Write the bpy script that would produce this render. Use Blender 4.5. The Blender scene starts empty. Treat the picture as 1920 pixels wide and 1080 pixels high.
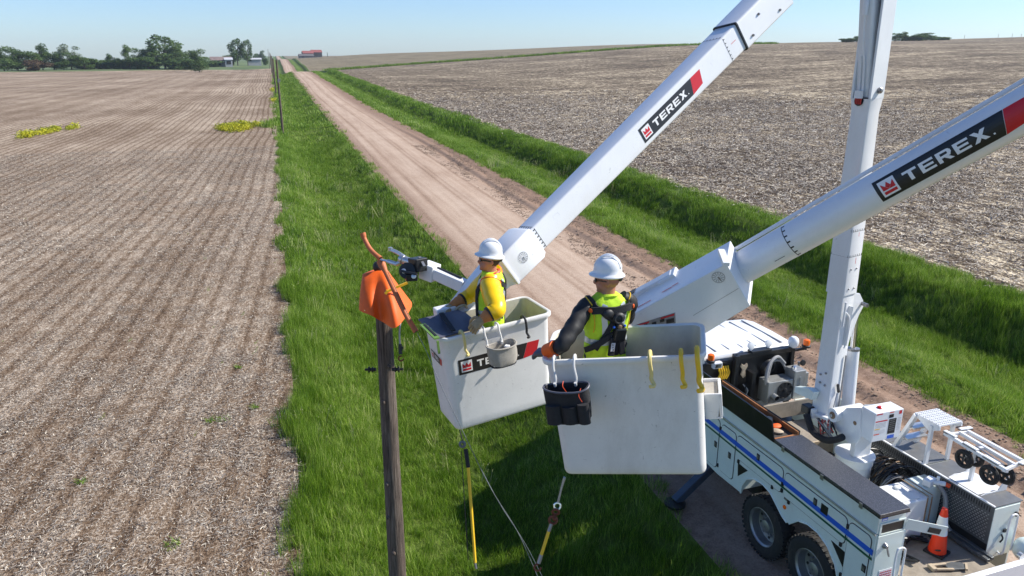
import bpy, bmesh, math, random
import numpy as np
from mathutils import Vector, Matrix, Euler, noise as mnoise
random.seed(7); rng = np.random.default_rng(11)
S = bpy.context.scene
R = math.radians

# ------------------------------------------------------------------ camera, world, sun
FOC, HC = 1400.0, 8.0
TILT = math.atan(435 / 1400)
PSI = math.atan(448 / (1400 * math.cos(TILT) + 435 * math.sin(TILT)))
cam = bpy.data.cameras.new('camera'); camo = bpy.data.objects.new('camera', cam); S.collection.objects.link(camo)
cam.sensor_width = 36; cam.lens = FOC / 1920 * 36; cam.clip_start = 0.1; cam.clip_end = 9000
camo.location = (0, 0, HC); camo.rotation_euler = (R(90) - TILT, 0, -PSI)
S.camera = camo
SUN_AZ, SUN_EL = 97.0, 41.0           # compass degrees clockwise from +Y (the road's direction)
w = bpy.data.worlds.new('World'); S.world = w; w.use_nodes = True
nt = w.node_tree; bg = nt.nodes['Background']
sky = nt.nodes.new('ShaderNodeTexSky'); sky.sky_type = 'NISHITA'; sky.sun_disc = False
sky.sun_elevation = R(SUN_EL); sky.sun_rotation = R(SUN_AZ); sky.altitude = 500; sky.air_density = 1.0; sky.dust_density = 0.45; sky.ozone_density = 3.0
tint = nt.nodes.new('ShaderNodeMix'); tint.data_type = 'RGBA'; tint.blend_type = 'MULTIPLY'; tint.inputs[0].default_value = 1; tint.inputs[7].default_value = (.80, .95, 1.20, 1)
nt.links.new(sky.outputs[0], tint.inputs[6]); nt.links.new(tint.outputs[2], bg.inputs[0]); bg.inputs[1].default_value = 0.096
sl = bpy.data.lights.new('sun', 'SUN'); so = bpy.data.objects.new('sun', sl); S.collection.objects.link(so)
sl.energy = 5.0; sl.angle = R(0.5); sl.color = (1.0, 0.95, 0.86)
sd = Vector((math.sin(R(SUN_AZ)) * math.cos(R(SUN_EL)), math.cos(R(SUN_AZ)) * math.cos(R(SUN_EL)), math.sin(R(SUN_EL))))
so.rotation_euler = sd.to_track_quat('Z', 'Y').to_euler()
S.view_settings.view_transform = 'Standard'; S.view_settings.look = 'None'; S.view_settings.gamma = 1
S.view_settings.exposure = 0.54; S.view_settings.use_curve_mapping = False
S.render.engine = 'CYCLES'; S.cycles.max_bounces = 6; S.cycles.transparent_max_bounces = 6; S.cycles.volume_bounces = 0
try:
    S.cycles.use_denoising = True
except Exception: pass

# camera maths, only used to turn places read off the photograph into places in the world
CF = Vector((math.sin(PSI) * math.cos(TILT), math.cos(PSI) * math.cos(TILT), -math.sin(TILT)))
CR = Vector((math.cos(PSI), -math.sin(PSI), 0)); CU = CR.cross(CF); CC = Vector((0, 0, HC))
def ray(px, py): return CF + CR * ((px - 960) / FOC) - CU * ((py - 540) / FOC)
def at(px, py, d): return CC + ray(px, py) * d
def on_plane(px, py, nrm, c):
    r = ray(px, py); n = Vector(nrm); return CC + r * ((c - n.dot(CC)) / n.dot(r))

# ------------------------------------------------------------------ materials
def new_mat(name):
    m = bpy.data.materials.new(name); m.use_nodes = True
    return m, m.node_tree, m.node_tree.nodes['Principled BSDF']
def ramp(nt, stops, interp='LINEAR'):
    r = nt.nodes.new('ShaderNodeValToRGB'); r.color_ramp.interpolation = interp
    el = r.color_ramp.elements
    while len(el) < len(stops): el.new(0.5)
    for e, (p, c) in zip(el, stops):
        e.position = p; e.color = (*c, 1) if len(c) == 3 else c
    return r
def tex(nt, kind, scale, coord='Object', detail=4, rough=.6, stretch=None, rot=None, dist=0):
    tc = nt.nodes.new('ShaderNodeTexCoord') if coord != 'World' else nt.nodes.new('ShaderNodeNewGeometry')
    out = tc.outputs[coord] if coord != 'World' else tc.outputs['Position']
    if stretch or rot:
        mp = nt.nodes.new('ShaderNodeMapping'); nt.links.new(out, mp.inputs[0]); out = mp.outputs[0]
        if stretch: mp.inputs['Scale'].default_value = stretch
        if rot: mp.inputs['Rotation'].default_value = rot
    t = nt.nodes.new('ShaderNodeTexNoise' if kind == 'noise' else 'ShaderNodeTexVoronoi')
    nt.links.new(out, t.inputs['Vector']); t.inputs['Scale'].default_value = scale
    if kind == 'noise':
        t.inputs['Detail'].default_value = detail; t.inputs['Roughness'].default_value = rough; t.inputs['Distortion'].default_value = dist
    return t
def mixc(nt, fac, a, b, mode='MIX'):
    m = nt.nodes.new('ShaderNodeMix'); m.data_type = 'RGBA'; m.blend_type = mode
    for s, v in ((m.inputs[0], fac), (m.inputs[6], a), (m.inputs[7], b)):
        if hasattr(v, 'is_output') or isinstance(v, bpy.types.NodeSocket): nt.links.new(v, s)
        elif isinstance(v, (int, float)): s.default_value = v
        else: s.default_value = (*v, 1)
    return m.outputs[2]
def math_n(nt, op, a, b=None, c=None, clamp=False):
    m = nt.nodes.new('ShaderNodeMath'); m.operation = op; m.use_clamp = clamp
    for s, v in zip(m.inputs, (a, b, c)):
        if v is None: continue
        if isinstance(v, bpy.types.NodeSocket): nt.links.new(v, s)
        else: s.default_value = v
    return m.outputs[0]
def bump(nt, b, h, strength=.3, dist=.01):
    n = nt.nodes.new('ShaderNodeBump'); n.inputs['Strength'].default_value = strength; n.inputs['Distance'].default_value = dist
    nt.links.new(h, n.inputs['Height']); nt.links.new(n.outputs[0], b.inputs['Normal'])
def simple(name, col, rough=.5, metal=0, var=.15, scale=8, dirt=None, bmp=0, bscale=60, spec=.5, coat=0, stretch=None, scuff=0):
    """base colour broken up by grain and, if asked, by patches of dirt"""
    m, nt, b = new_mat(name)
    n1 = tex(nt, 'noise', scale, 'World', 5, .65, stretch)
    dark = tuple(c * (1 - var) for c in col)
    r = ramp(nt, [(.3, dark), (.7, col)]); nt.links.new(n1.outputs[0], r.inputs[0]); out = r.outputs[0]
    if dirt:
        n2 = tex(nt, 'noise', scale * .45, 'World', 8, .75, (1, 1, .35))
        r2 = ramp(nt, [(.5, (0, 0, 0)), (.72, (1, 1, 1))]); nt.links.new(n2.outputs[0], r2.inputs[0])
        n3 = tex(nt, 'noise', scale * 9, 'World', 3, .6)
        r3 = ramp(nt, [(.66, (0, 0, 0)), (.74, (1, 1, 1))]); nt.links.new(n3.outputs[0], r3.inputs[0])
        f = math_n(nt, 'MULTIPLY', r2.outputs[0], dirt[1]); f = math_n(nt, 'MAXIMUM', f, math_n(nt, 'MULTIPLY', r3.outputs[0], dirt[1] * .6))
        out = mixc(nt, f, out, dirt[0])
    if scuff:
        for st_, rt_, th_ in (((.6, .6, 9), (.2, .1, 0), .70), ((7, 1, 1.2), (0, .5, .4), .71), ((1, 1, 1), (0, 0, 0), .69)):
            n5 = tex(nt, 'noise', 9, 'World', 5, .75, st_, rt_, 1.2); r5 = ramp(nt, [(th_ - .05, (0, 0, 0)), (th_ + .02, (1, 1, 1))]); nt.links.new(n5.outputs[0], r5.inputs[0])
            out = mixc(nt, math_n(nt, 'MULTIPLY', r5.outputs[0], scuff), out, (.17, .155, .14))
    nt.links.new(out, b.inputs['Base Color'])
    b.inputs['Roughness'].default_value = rough; b.inputs['Metallic'].default_value = metal
    b.inputs['Specular IOR Level'].default_value = spec; b.inputs['Coat Weight'].default_value = coat
    if bmp:
        n4 = tex(nt, 'noise', bscale, 'World', 3); bump(nt, b, n4.outputs[0], bmp, .004)
    return m
M = {}
M['white'] = simple('white_paint', (.78, .79, .80), .32, 0, .05, 3, ((.42, .38, .32), .18), spec=.5, coat=.25, scuff=.28)
M['bucket'] = simple('white_fibreglass', (.76, .75, .73), .42, 0, .08, 5, ((.36, .33, .29), .30), .12, 25, scuff=.7)
M['liner'] = simple('bucket_liner', (.62, .58, .50), .6, 0, .18, 6, ((.34, .29, .22), .45), .1)
M['body'] = simple('body_paint', (.69, .77, .72), .32, 0, .07, 2, ((.34, .30, .25), .30), coat=.3, scuff=.35)
M['blue'] = simple('blue_stripe', (.02, .12, .62), .35, 0, .08, 4)
M['dgreen'] = simple('green_stripe', (.01, .10, .05), .35, 0, .1, 4)
M['black'] = simple('black_paint', (.012, .013, .015), .38, 0, .3, 12, ((.09, .08, .07), .3))
M['blackp'] = simple('black_plastic', (.02, .02, .022), .55, 0, .3, 20)
M['rubber'] = simple('tyre_rubber', (.018, .018, .018), .8, 0, .3, 14, ((.10, .075, .055), .55), .3, 40)
M['alu'] = simple('aluminium', (.62, .63, .64), .36, .85, .2, 9, ((.2, .17, .14), .2))
M['steel'] = simple('steel_hardware', (.35, .35, .36), .4, .8, .3, 15, ((.12, .08, .05), .4))
M['chrome'] = simple('polished_rod', (.75, .76, .78), .12, 1, .05, 10)
M['galv'] = simple('grey_mesh_steel', (.16, .17, .18), .45, .5, .3, 10, ((.10, .08, .06), .4))
M['silver'] = simple('cooler_silver', (.42, .43, .42), .4, .5, .15, 9, ((.20, .15, .09), .55))
M['orange'] = simple('orange_rubber', (.88, .125, .004), .6, 0, .14, 6, ((.35, .10, .05), .2))
M['hose'] = simple('orange_hose', (.56, .155, .05), .6, 0, .2, 12, ((.30, .12, .07), .4))
M['lens'] = simple('amber_lens', (.95, .16, .01), .2, 0, .1, 20)
M['redlens'] = simple('red_lens', (.6, .01, .01), .2, 0, .1, 20)
M['yellow'] = simple('yellow_plastic', (.85, .52, .02), .45, 0, .12, 15)
M['pale_yellow'] = simple('pale_yellow_plastic', (.75, .60, .22), .5, 0, .15, 15)
M['offwhite'] = simple('offwhite_plastic', (.70, .69, .66), .5, 0, .1, 15)
M['red'] = simple('red_print', (.60, .01, .02), .4, 0, .1, 20)
M['ink'] = simple('black_print', (.012, .012, .014), .42, 0, .2, 10)
M['print'] = simple('white_print', (.8, .8, .8), .45, 0, .03, 10)
M['canvas'] = simple('canvas_cloth', (.42, .39, .34), .9, 0, .25, 14, ((.22, .19, .15), .4), .4, 90)
M['blackcloth'] = simple('black_cloth', (.022, .022, .026), .85, 0, .35, 18, None, .5, 80)
M['sleeve_black'] = simple('black_rubber_sleeve', (.010, .010, .011), .62, 0, .3, 9)
M['sleeve_yellow'] = simple('yellow_rubber_sleeve', (.95, .58, .004), .34, 0, .06, 5)
M['vest'] = simple('lime_vest', (.58, .85, .03), .8, 0, .22, 14, None, .8, 34)
M['reflect'] = simple('reflective_tape', (.50, .54, .55), .35, .3, .1, 25)
M['redtrim'] = simple('orange_red_trim', (.85, .09, .02), .55, 0, .1, 25)
M['skin'] = simple('sunburnt_skin', (.48, .20, .125), .5, 0, .2, 22)
M['hair'] = simple('short_hair', (.07, .04, .025), .8, 0, .4, 90)
M['denim'] = simple('dark_work_trousers', (.045, .050, .065), .85, 0, .3, 22, None, .4, 90)
M['leather'] = simple('orange_brown_leather', (.58, .21, .055), .6, 0, .3, 16, None, .4, 50)
M['glove_tan'] = simple('tan_leather_glove', (.45, .32, .17), .7, 0, .35, 25, None, .4, 60)
M['helmet'] = simple('white_helmet', (.80, .81, .82), .28, 0, .03, 10, ((.35, .33, .3), .15), coat=.3)
M['darkplate'] = simple('dull_grey_plate', (.16, .165, .17), .5, .3, .25, 8, ((.22, .17, .12), .4))
M['wood'] = simple('plywood', (.42, .17, .06), .7, 0, .35, 8, None, .3, 30)
M['floorm'] = simple('dusty_bed_floor', (.33, .28, .22), .75, .0, .3, 7, ((.14, .11, .08), .6), .25, 40)
M['darkfloor'] = simple('greasy_floor', (.07, .06, .05), .6, 0, .4, 9, ((.2, .16, .12), .4))
M['cable'] = simple('black_cable', (.015, .015, .016), .45, 0, .3, 30)
M['cable_grey'] = simple('grey_cable', (.30, .30, .30), .45, 0, .3, 30)
M['cable_red'] = simple('red_cable', (.6, .03, .02), .45, 0, .2, 30)
M['rope'] = simple('grey_rope', (.45, .44, .42), .8, 0, .3, 60)
M['rope_dark'] = simple('dark_grey_rope', (.17, .19, .20), .8, 0, .3, 60)
M['leg_shade'] = simple('outrigger_shade_blue', (.035, .06, .10), .5, 0, .3, 8, ((.1, .08, .06), .4))  # dark blue of the outrigger leg's shadow put into its base colour
M['rimm'] = simple('dull_wheel_aluminium', (.36, .37, .38), .42, .75, .25, 9, ((.10, .08, .06), .45))
M['rust'] = simple('rusty_iron', (.22, .07, .035), .7, .4, .5, 30)
M['glass'] = simple('dark_glass', (.015, .02, .025), .08, 0, .1, 3, spec=.8)
M['tan'] = simple('tan_tool', (.5, .40, .28), .7, 0, .25, 18)
M['green_plastic'] = simple('green_plastic', (.16, .30, .06), .5, 0, .3, 14)
M['greycloth'] = simple('grey_vinyl', (.10, .10, .13), .5, 0, .2, 8)
M['brass'] = simple('label_brown', (.25, .15, .08), .6, 0, .2, 8)

def mat_tread():
    m, nt, b = new_mat('dark_tread_plate')
    t = tex(nt, 'noise', 26, 'Object', 0, .5, (1, 1, 1), (0, 0, R(45)))
    ck = nt.nodes.new('ShaderNodeTexVoronoi'); ck.inputs['Scale'].default_value = 62
    tc = nt.nodes.new('ShaderNodeTexCoord'); nt.links.new(tc.outputs['Object'], ck.inputs['Vector'])
    r = ramp(nt, [(.12, (.20, .20, .215)), (.45, (.085, .087, .095))]); nt.links.new(ck.outputs['Distance'], r.inputs[0])
    nt.links.new(r.outputs[0], b.inputs['Base Color']); b.inputs['Roughness'].default_value = .38; b.inputs['Metallic'].default_value = .55
    bump(nt, b, ck.outputs['Distance'], -.6, .004)
    return m
M['tread'] = mat_tread()
def mat_polewood():
    m, nt, b = new_mat('weathered_pole_wood')
    a = tex(nt, 'noise', 9, 'World', 8, .7, (5, 5, .22)); c = tex(nt, 'noise', 34, 'World', 6, .7, (3, 3, .10)); k = tex(nt, 'noise', 1.3, 'World', 3, .5)
    r = ramp(nt, [(.30, (.035, .027, .021)), (.46, (.12, .092, .072)), (.60, (.21, .168, .135)), (.78, (.33, .275, .225))]); nt.links.new(a.outputs[0], r.inputs[0])
    r2 = ramp(nt, [(.36, (.10, .09, .08)), (.52, (1, 1, 1))]); nt.links.new(c.outputs[0], r2.inputs[0])
    o = mixc(nt, .8, r.outputs[0], r2.outputs[0], 'MULTIPLY')
    r3 = ramp(nt, [(.35, (.7, .62, .6)), (.65, (1, 1, 1))]); nt.links.new(k.outputs[0], r3.inputs[0])
    o = mixc(nt, 1, o, r3.outputs[0], 'MULTIPLY')
    nt.links.new(o, b.inputs['Base Color']); b.inputs['Roughness'].default_value = .85
    bump(nt, b, c.outputs[0], .8, .02)
    return m
M['polewood'] = mat_polewood()
def mat_leaf(name, cols, trans=.35):
    m, nt, b = new_mat(name)
    n = tex(nt, 'noise', .35, 'World', 3, .6); oi = nt.nodes.new('ShaderNodeObjectInfo')
    g = nt.nodes.new('ShaderNodeNewGeometry')
    f = math_n(nt, 'ADD', math_n(nt, 'MULTIPLY', n.outputs[0], .75), math_n(nt, 'MULTIPLY', g.outputs['Random Per Island'], .35))
    f = math_n(nt, 'ADD', f, math_n(nt, 'MULTIPLY', math_n(nt, 'SUBTRACT', oi.outputs['Random'], .5), .25))
    r = ramp(nt, [(.25, cols[0]), (.5, cols[1]), (.8, cols[2])]); nt.links.new(f, r.inputs[0])
    nt.links.new(r.outputs[0], b.inputs['Base Color']); b.inputs['Roughness'].default_value = .65; b.inputs['Specular IOR Level'].default_value = .25
    tr = nt.nodes.new('ShaderNodeBsdfTranslucent'); nt.links.new(r.outputs[0], tr.inputs[0])
    mx = nt.nodes.new('ShaderNodeMixShader'); mx.inputs[0].default_value = trans
    nt.links.new(b.outputs[0], mx.inputs[1]); nt.links.new(tr.outputs[0], mx.inputs[2])
    nt.links.new(mx.outputs[0], nt.nodes['Material Output'].inputs[0])
    return m
M['leaf'] = mat_leaf('tree_leaves', [(.045, .085, .024), (.085, .15, .038), (.16, .235, .07)])
M['leaf_grey'] = mat_leaf('grey_green_leaves', [(.09, .12, .07), (.15, .19, .11), (.22, .27, .17)])
M['leaf_brown'] = mat_leaf('brown_leaves', [(.07, .05, .03), (.13, .085, .05), (.18, .12, .07)])
M['bark'] = simple('tree_bark', (.12, .09, .07), .9, 0, .4, 2)
M['mustard'] = mat_leaf('mustard_flowers', [(.13, .18, .02), (.36, .37, .02), (.66, .60, .04)], .2)

def mat_grass():
    m, nt, b = new_mat('grass_blades')
    n = tex(nt, 'noise', .16, 'World', 4, .6); n2 = tex(nt, 'noise', 1.1, 'World', 3, .6)
    oi = nt.nodes.new('ShaderNodeObjectInfo'); g = nt.nodes.new('ShaderNodeNewGeometry')
    f = math_n(nt, 'ADD', math_n(nt, 'MULTIPLY', n.outputs[0], .55), math_n(nt, 'MULTIPLY', n2.outputs[0], .4))
    f = math_n(nt, 'ADD', f, math_n(nt, 'MULTIPLY', math_n(nt, 'SUBTRACT', g.outputs['Random Per Island'], .5), .52))
    gg = nt.nodes.new('ShaderNodeNewGeometry'); sp_ = nt.nodes.new('ShaderNodeSeparateXYZ'); nt.links.new(gg.outputs['Position'], sp_.inputs[0])
    for xc, wd, am in ((16.6, .8, .10), (5.0, .5, .04), (1.1, .8, .05), (21.3, 1.1, -.06), (3.2, .5, -.04), (19.0, .5, .04)):      # pale seed-head strips and darker strips along the ditches
        q_ = math_n(nt, 'DIVIDE', math_n(nt, 'SUBTRACT', sp_.outputs[0], xc), wd)
        f = math_n(nt, 'ADD', f, math_n(nt, 'MULTIPLY', math_n(nt, 'EXPONENT', math_n(nt, 'MULTIPLY', math_n(nt, 'MULTIPLY', q_, q_), -1.0)), am))
    r = ramp(nt, [(.25, (.040, .098, .007)), (.42, (.125, .245, .012)), (.57, (.24, .385, .032)), (.72, (.42, .51, .13)), (.90, (.64, .61, .34))]); nt.links.new(f, r.inputs[0])
    nt.links.new(r.outputs[0], b.inputs['Base Color']); b.inputs['Roughness'].default_value = .5; b.inputs['Specular IOR Level'].default_value = .3
    tr = nt.nodes.new('ShaderNodeBsdfTranslucent'); nt.links.new(r.outputs[0], tr.inputs[0])
    mx = nt.nodes.new('ShaderNodeMixShader'); mx.inputs[0].default_value = .38
    nt.links.new(b.outputs[0], mx.inputs[1]); nt.links.new(tr.outputs[0], mx.inputs[2])
    nt.links.new(mx.outputs[0], nt.nodes['Material Output'].inputs[0])
    return m
M['grass'] = mat_grass()
def mat_verge():
    m, nt, b = new_mat('verge_ground')
    n = tex(nt, 'noise', .22, 'World', 6, .65); n2 = tex(nt, 'noise', 5, 'World', 5, .75, (1, .5, 1))
    f = math_n(nt, 'ADD', math_n(nt, 'MULTIPLY', n.outputs[0], .6), math_n(nt, 'MULTIPLY', n2.outputs[0], .4))
    r = ramp(nt, [(.30, (.025, .040, .008)), (.5, (.08, .125, .018)), (.66, (.15, .20, .045)), (.8, (.24, .27, .10))]); nt.links.new(f, r.inputs[0])
    nt.links.new(r.outputs[0], b.inputs['Base Color']); b.inputs['Roughness'].default_value = .9; b.inputs['Specular IOR Level'].default_value = .1
    bump(nt, b, n2.outputs[0], .9, .25)
    return m
M['verge'] = mat_verge()
def mat_pasture():
    m, nt, b = new_mat('pasture')
    n = tex(nt, 'noise', .03, 'World', 6, .65)
    r = ramp(nt, [(.35, (.06, .095, .025)), (.6, (.12, .16, .05)), (.8, (.20, .20, .10))]); nt.links.new(n.outputs[0], r.inputs[0])
    nt.links.new(r.outputs[0], b.inputs['Base Color']); b.inputs['Roughness'].default_value = .9
    return m
M['pasture'] = mat_pasture()

def mat_field(name, soil, mid, straw, rows, amount, fleck, bend=0.0, wide=0):
    """tilled ground under chopped stalks: planter rows, clods, pale flecks at several sizes"""
    m, nt, b = new_mat(name); L = nt.links
    geo = nt.nodes.new('ShaderNodeNewGeometry'); sep = nt.nodes.new('ShaderNodeSeparateXYZ'); L.new(geo.outputs['Position'], sep.inputs[0])
    X, Y = sep.outputs[0], sep.outputs[1]
    # row coordinate, leaning and curving slightly away from the road
    lean = math_n(nt, 'MULTIPLY', math_n(nt, 'SUBTRACT', 1.0, math_n(nt, 'EXPONENT', math_n(nt, 'MULTIPLY', Y, -.02))), bend)
    wob = tex(nt, 'noise', .012, 'World', 2)
    u = math_n(nt, 'ADD', math_n(nt, 'SUBTRACT', X, lean), math_n(nt, 'MULTIPLY', wob.outputs[0], 5.0 if bend else 9.0))
    row = math_n(nt, 'SINE', math_n(nt, 'MULTIPLY', u, 2 * math.pi / .76))
    row2 = math_n(nt, 'SINE', math_n(nt, 'MULTIPLY', u, 2 * math.pi / 4.56))
    row3 = math_n(nt, 'SINE', math_n(nt, 'MULTIPLY', u, 2 * math.pi / 18.3))
    comb = nt.nodes.new('ShaderNodeCombineXYZ'); L.new(u, comb.inputs[0]); L.new(math_n(nt, 'MULTIPLY', Y, .28), comb.inputs[1])
    def nz(vec, sc, det=3, ro=.6):
        t = nt.nodes.new('ShaderNodeTexNoise'); L.new(vec, t.inputs[0]); t.inputs['Scale'].default_value = sc; t.inputs['Detail'].default_value = det; t.inputs['Roughness'].default_value = ro; return t.outputs[0]
    big = nz(geo.outputs['Position'], .035, 4); streak = nz(comb.outputs[0], .6, 4, .7)
    f1 = nz(geo.outputs['Position'], fleck, 2, .6); f2 = nz(comb.outputs[0], fleck * .45, 3, .75); f3 = nz(geo.outputs['Position'], fleck * .16, 4, .8)
    f4 = nz(geo.outputs['Position'], fleck * 2.7, 1, .5)
    s = math_n(nt, 'ADD', math_n(nt, 'MULTIPLY', f1, .8), math_n(nt, 'MULTIPLY', f2, .65))
    s = math_n(nt, 'ADD', s, math_n(nt, 'MULTIPLY', f3, .45)); s = math_n(nt, 'ADD', s, math_n(nt, 'MULTIPLY', f4, .75))
    s = math_n(nt, 'ADD', s, math_n(nt, 'MULTIPLY', math_n(nt, 'SUBTRACT', .42, math_n(nt, 'POWER', math_n(nt, 'MAXIMUM', row, 0.0), 1.6)), rows * 1.9)); s = math_n(nt, 'ADD', s, math_n(nt, 'MULTIPLY', row2, rows * .35))
    s = math_n(nt, 'ADD', s, math_n(nt, 'MULTIPLY', row3, rows * .25))
    s = math_n(nt, 'ADD', s, math_n(nt, 'MULTIPLY', math_n(nt, 'SUBTRACT', big, .5), .35))
    s = math_n(nt, 'ADD', s, math_n(nt, 'MULTIPLY', math_n(nt, 'SUBTRACT', streak, .5), .30))
    if wide:      # clumped windrows that stay readable far off
        cw = nt.nodes.new('ShaderNodeCombineXYZ'); L.new(math_n(nt, 'MULTIPLY', X, .35), cw.inputs[0]); L.new(Y, cw.inputs[1])
        s = math_n(nt, 'ADD', s, math_n(nt, 'MULTIPLY', math_n(nt, 'SUBTRACT', nz(cw.outputs[0], .8, 5, .75), .5), .6))
        cv = nt.nodes.new('ShaderNodeCombineXYZ'); L.new(X, cv.inputs[0]); L.new(math_n(nt, 'MULTIPLY', Y, .25), cv.inputs[1])
        s = math_n(nt, 'ADD', s, math_n(nt, 'MULTIPLY', math_n(nt, 'SUBTRACT', nz(cv.outputs[0], 1.5, 4, .8), .5), 1.3))
        s = math_n(nt, 'ADD', s, math_n(nt, 'MULTIPLY', math_n(nt, 'SUBTRACT', nz(cw.outputs[0], .13, 3, .6), .5), .45))
    s = math_n(nt, 'ADD', math_n(nt, 'MULTIPLY', math_n(nt, 'SUBTRACT', s, 1.33), 1.0), .5 + amount)
    r = ramp(nt, [(.22, tuple(c * .45 for c in soil)), (.40, soil), (.58, mid), (.74, straw), (.92, tuple(min(1, c * 1.35) for c in straw))])
    L.new(s, r.inputs[0])
    # a little sprouting green along the rows
    gn = nz(comb.outputs[0], 2.2, 3, .7)
    gm = math_n(nt, 'MULTIPLY', math_n(nt, 'GREATER_THAN', gn, .66), math_n(nt, 'LESS_THAN', row, -.8))
    col = mixc(nt, math_n(nt, 'MULTIPLY', gm, .55), r.outputs[0], (.13, .17, .035))
    tint = ramp(nt, [(.35, (.92, .90, .88)), (.65, (1.05, 1.03, 1.0))]); L.new(big, tint.inputs[0])
    col = mixc(nt, 1.0, col, tint.outputs[0], 'MULTIPLY')
    L.new(col, b.inputs['Base Color']); b.inputs['Roughness'].default_value = .92; b.inputs['Specular IOR Level'].default_value = .12
    bump(nt, b, s, .55, .05)
    return m
M['field_left'] = mat_field('stubble_field', (.140, .092, .058), (.24, .178, .124), (.45, .38, .305), .08, .035, 14, 7.0)
M['field_right'] = mat_field('stalk_field', (.078, .056, .037), (.160, .125, .087), (.58, .50, .365), .05, -.015, 6, wide=1)
M['far_field'] = mat_field('sprouting_field', (.13, .105, .06), (.20, .165, .105), (.30, .26, .18), .05, .02, 6)

def mat_road():
    m, nt, b = new_mat('dirt_road'); L = nt.links
    geo = nt.nodes.new('ShaderNodeNewGeometry'); sep = nt.nodes.new('ShaderNodeSeparateXYZ'); L.new(geo.outputs['Position'], sep.inputs[0])
    mp = nt.nodes.new('ShaderNodeMapping'); L.new(geo.outputs['Position'], mp.inputs[0]); mp.inputs['Scale'].default_value = (1, .04, 1)
    def nz(vec, sc, det=4, ro=.65):
        t = nt.nodes.new('ShaderNodeTexNoise'); L.new(vec, t.inputs[0]); t.inputs['Scale'].default_value = sc; t.inputs['Detail'].default_value = det; t.inputs['Roughness'].default_value = ro; return t.outputs[0]
    tr = nz(mp.outputs[0], 1.1, 6, .7); tr2 = nz(mp.outputs[0], 3.8, 4, .6); pat = nz(geo.outputs['Position'], .25, 5); gr = nz(geo.outputs['Position'], 26, 3, .8); g2 = nz(geo.outputs['Position'], 6, 5, .75)
    s = math_n(nt, 'ADD', math_n(nt, 'MULTIPLY', tr, .42), math_n(nt, 'MULTIPLY', tr2, .22)); s = math_n(nt, 'ADD', s, math_n(nt, 'MULTIPLY', pat, .25))
    s = math_n(nt, 'ADD', s, math_n(nt, 'MULTIPLY', gr, .55)); s = math_n(nt, 'ADD', s, math_n(nt, 'MULTIPLY', g2, .32))
    wx = math_n(nt, 'ADD', sep.outputs[0], math_n(nt, 'MULTIPLY', math_n(nt, 'SINE', math_n(nt, 'MULTIPLY', sep.outputs[1], .045)), .22))
    for xc, wd, am in ((8.1, .16, -.16), (9.3, .55, .07), (9.95, .10, -.16), (10.3, .07, -.12), (11.0, .45, .06), (11.75, .13, -.18), (7.2, .12, -.12)):
        dxx = math_n(nt, 'DIVIDE', math_n(nt, 'SUBTRACT', wx, xc), wd); gss = math_n(nt, 'EXPONENT', math_n(nt, 'MULTIPLY', math_n(nt, 'MULTIPLY', dxx, dxx), -1.0))
        s = math_n(nt, 'ADD', s, math_n(nt, 'MULTIPLY', math_n(nt, 'MULTIPLY', gss, am), math_n(nt, 'MULTIPLY', tr2, 1.6)))
    s = math_n(nt, 'SUBTRACT', s, .365)
    r = ramp(nt, [(.26, (.19, .124, .084)), (.42, (.33, .232, .168)), (.55, (.425, .318, .24)), (.75, (.52, .405, .315))]); L.new(s, r.inputs[0])
    # churned darker soil near the right shoulder and, thinner, on the left one
    sh = nt.nodes.new('ShaderNodeMapRange'); L.new(sep.outputs[0], sh.inputs[0]); sh.inputs[1].default_value = 11.6; sh.inputs[2].default_value = 13.6; sh.interpolation_type = 'SMOOTHSTEP'
    shl = nt.nodes.new('ShaderNodeMapRange'); L.new(sep.outputs[0], shl.inputs[0]); shl.inputs[1].default_value = 7.6; shl.inputs[2].default_value = 6.4
    f = math_n(nt, 'MULTIPLY', math_n(nt, 'MAXIMUM', sh.outputs[0], shl.outputs[0]), .85, clamp=True)
    r2 = ramp(nt, [(.30, (.085, .050, .034)), (.5, (.21, .135, .095)), (.75, (.35, .25, .185))]); L.new(math_n(nt, 'ADD', math_n(nt, 'MULTIPLY', g2, .7), math_n(nt, 'MULTIPLY', gr, .3)), r2.inputs[0])
    col = mixc(nt, f, r.outputs[0], r2.outputs[0])
    L.new(col, b.inputs['Base Color']); b.inputs['Roughness'].default_value = .95; b.inputs['Specular IOR Level'].default_value = .1
    bump(nt, b, math_n(nt, 'ADD', g2, math_n(nt, 'MULTIPLY', gr, .4)), .6, .04)
    return m
M['road'] = mat_road()

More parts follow.
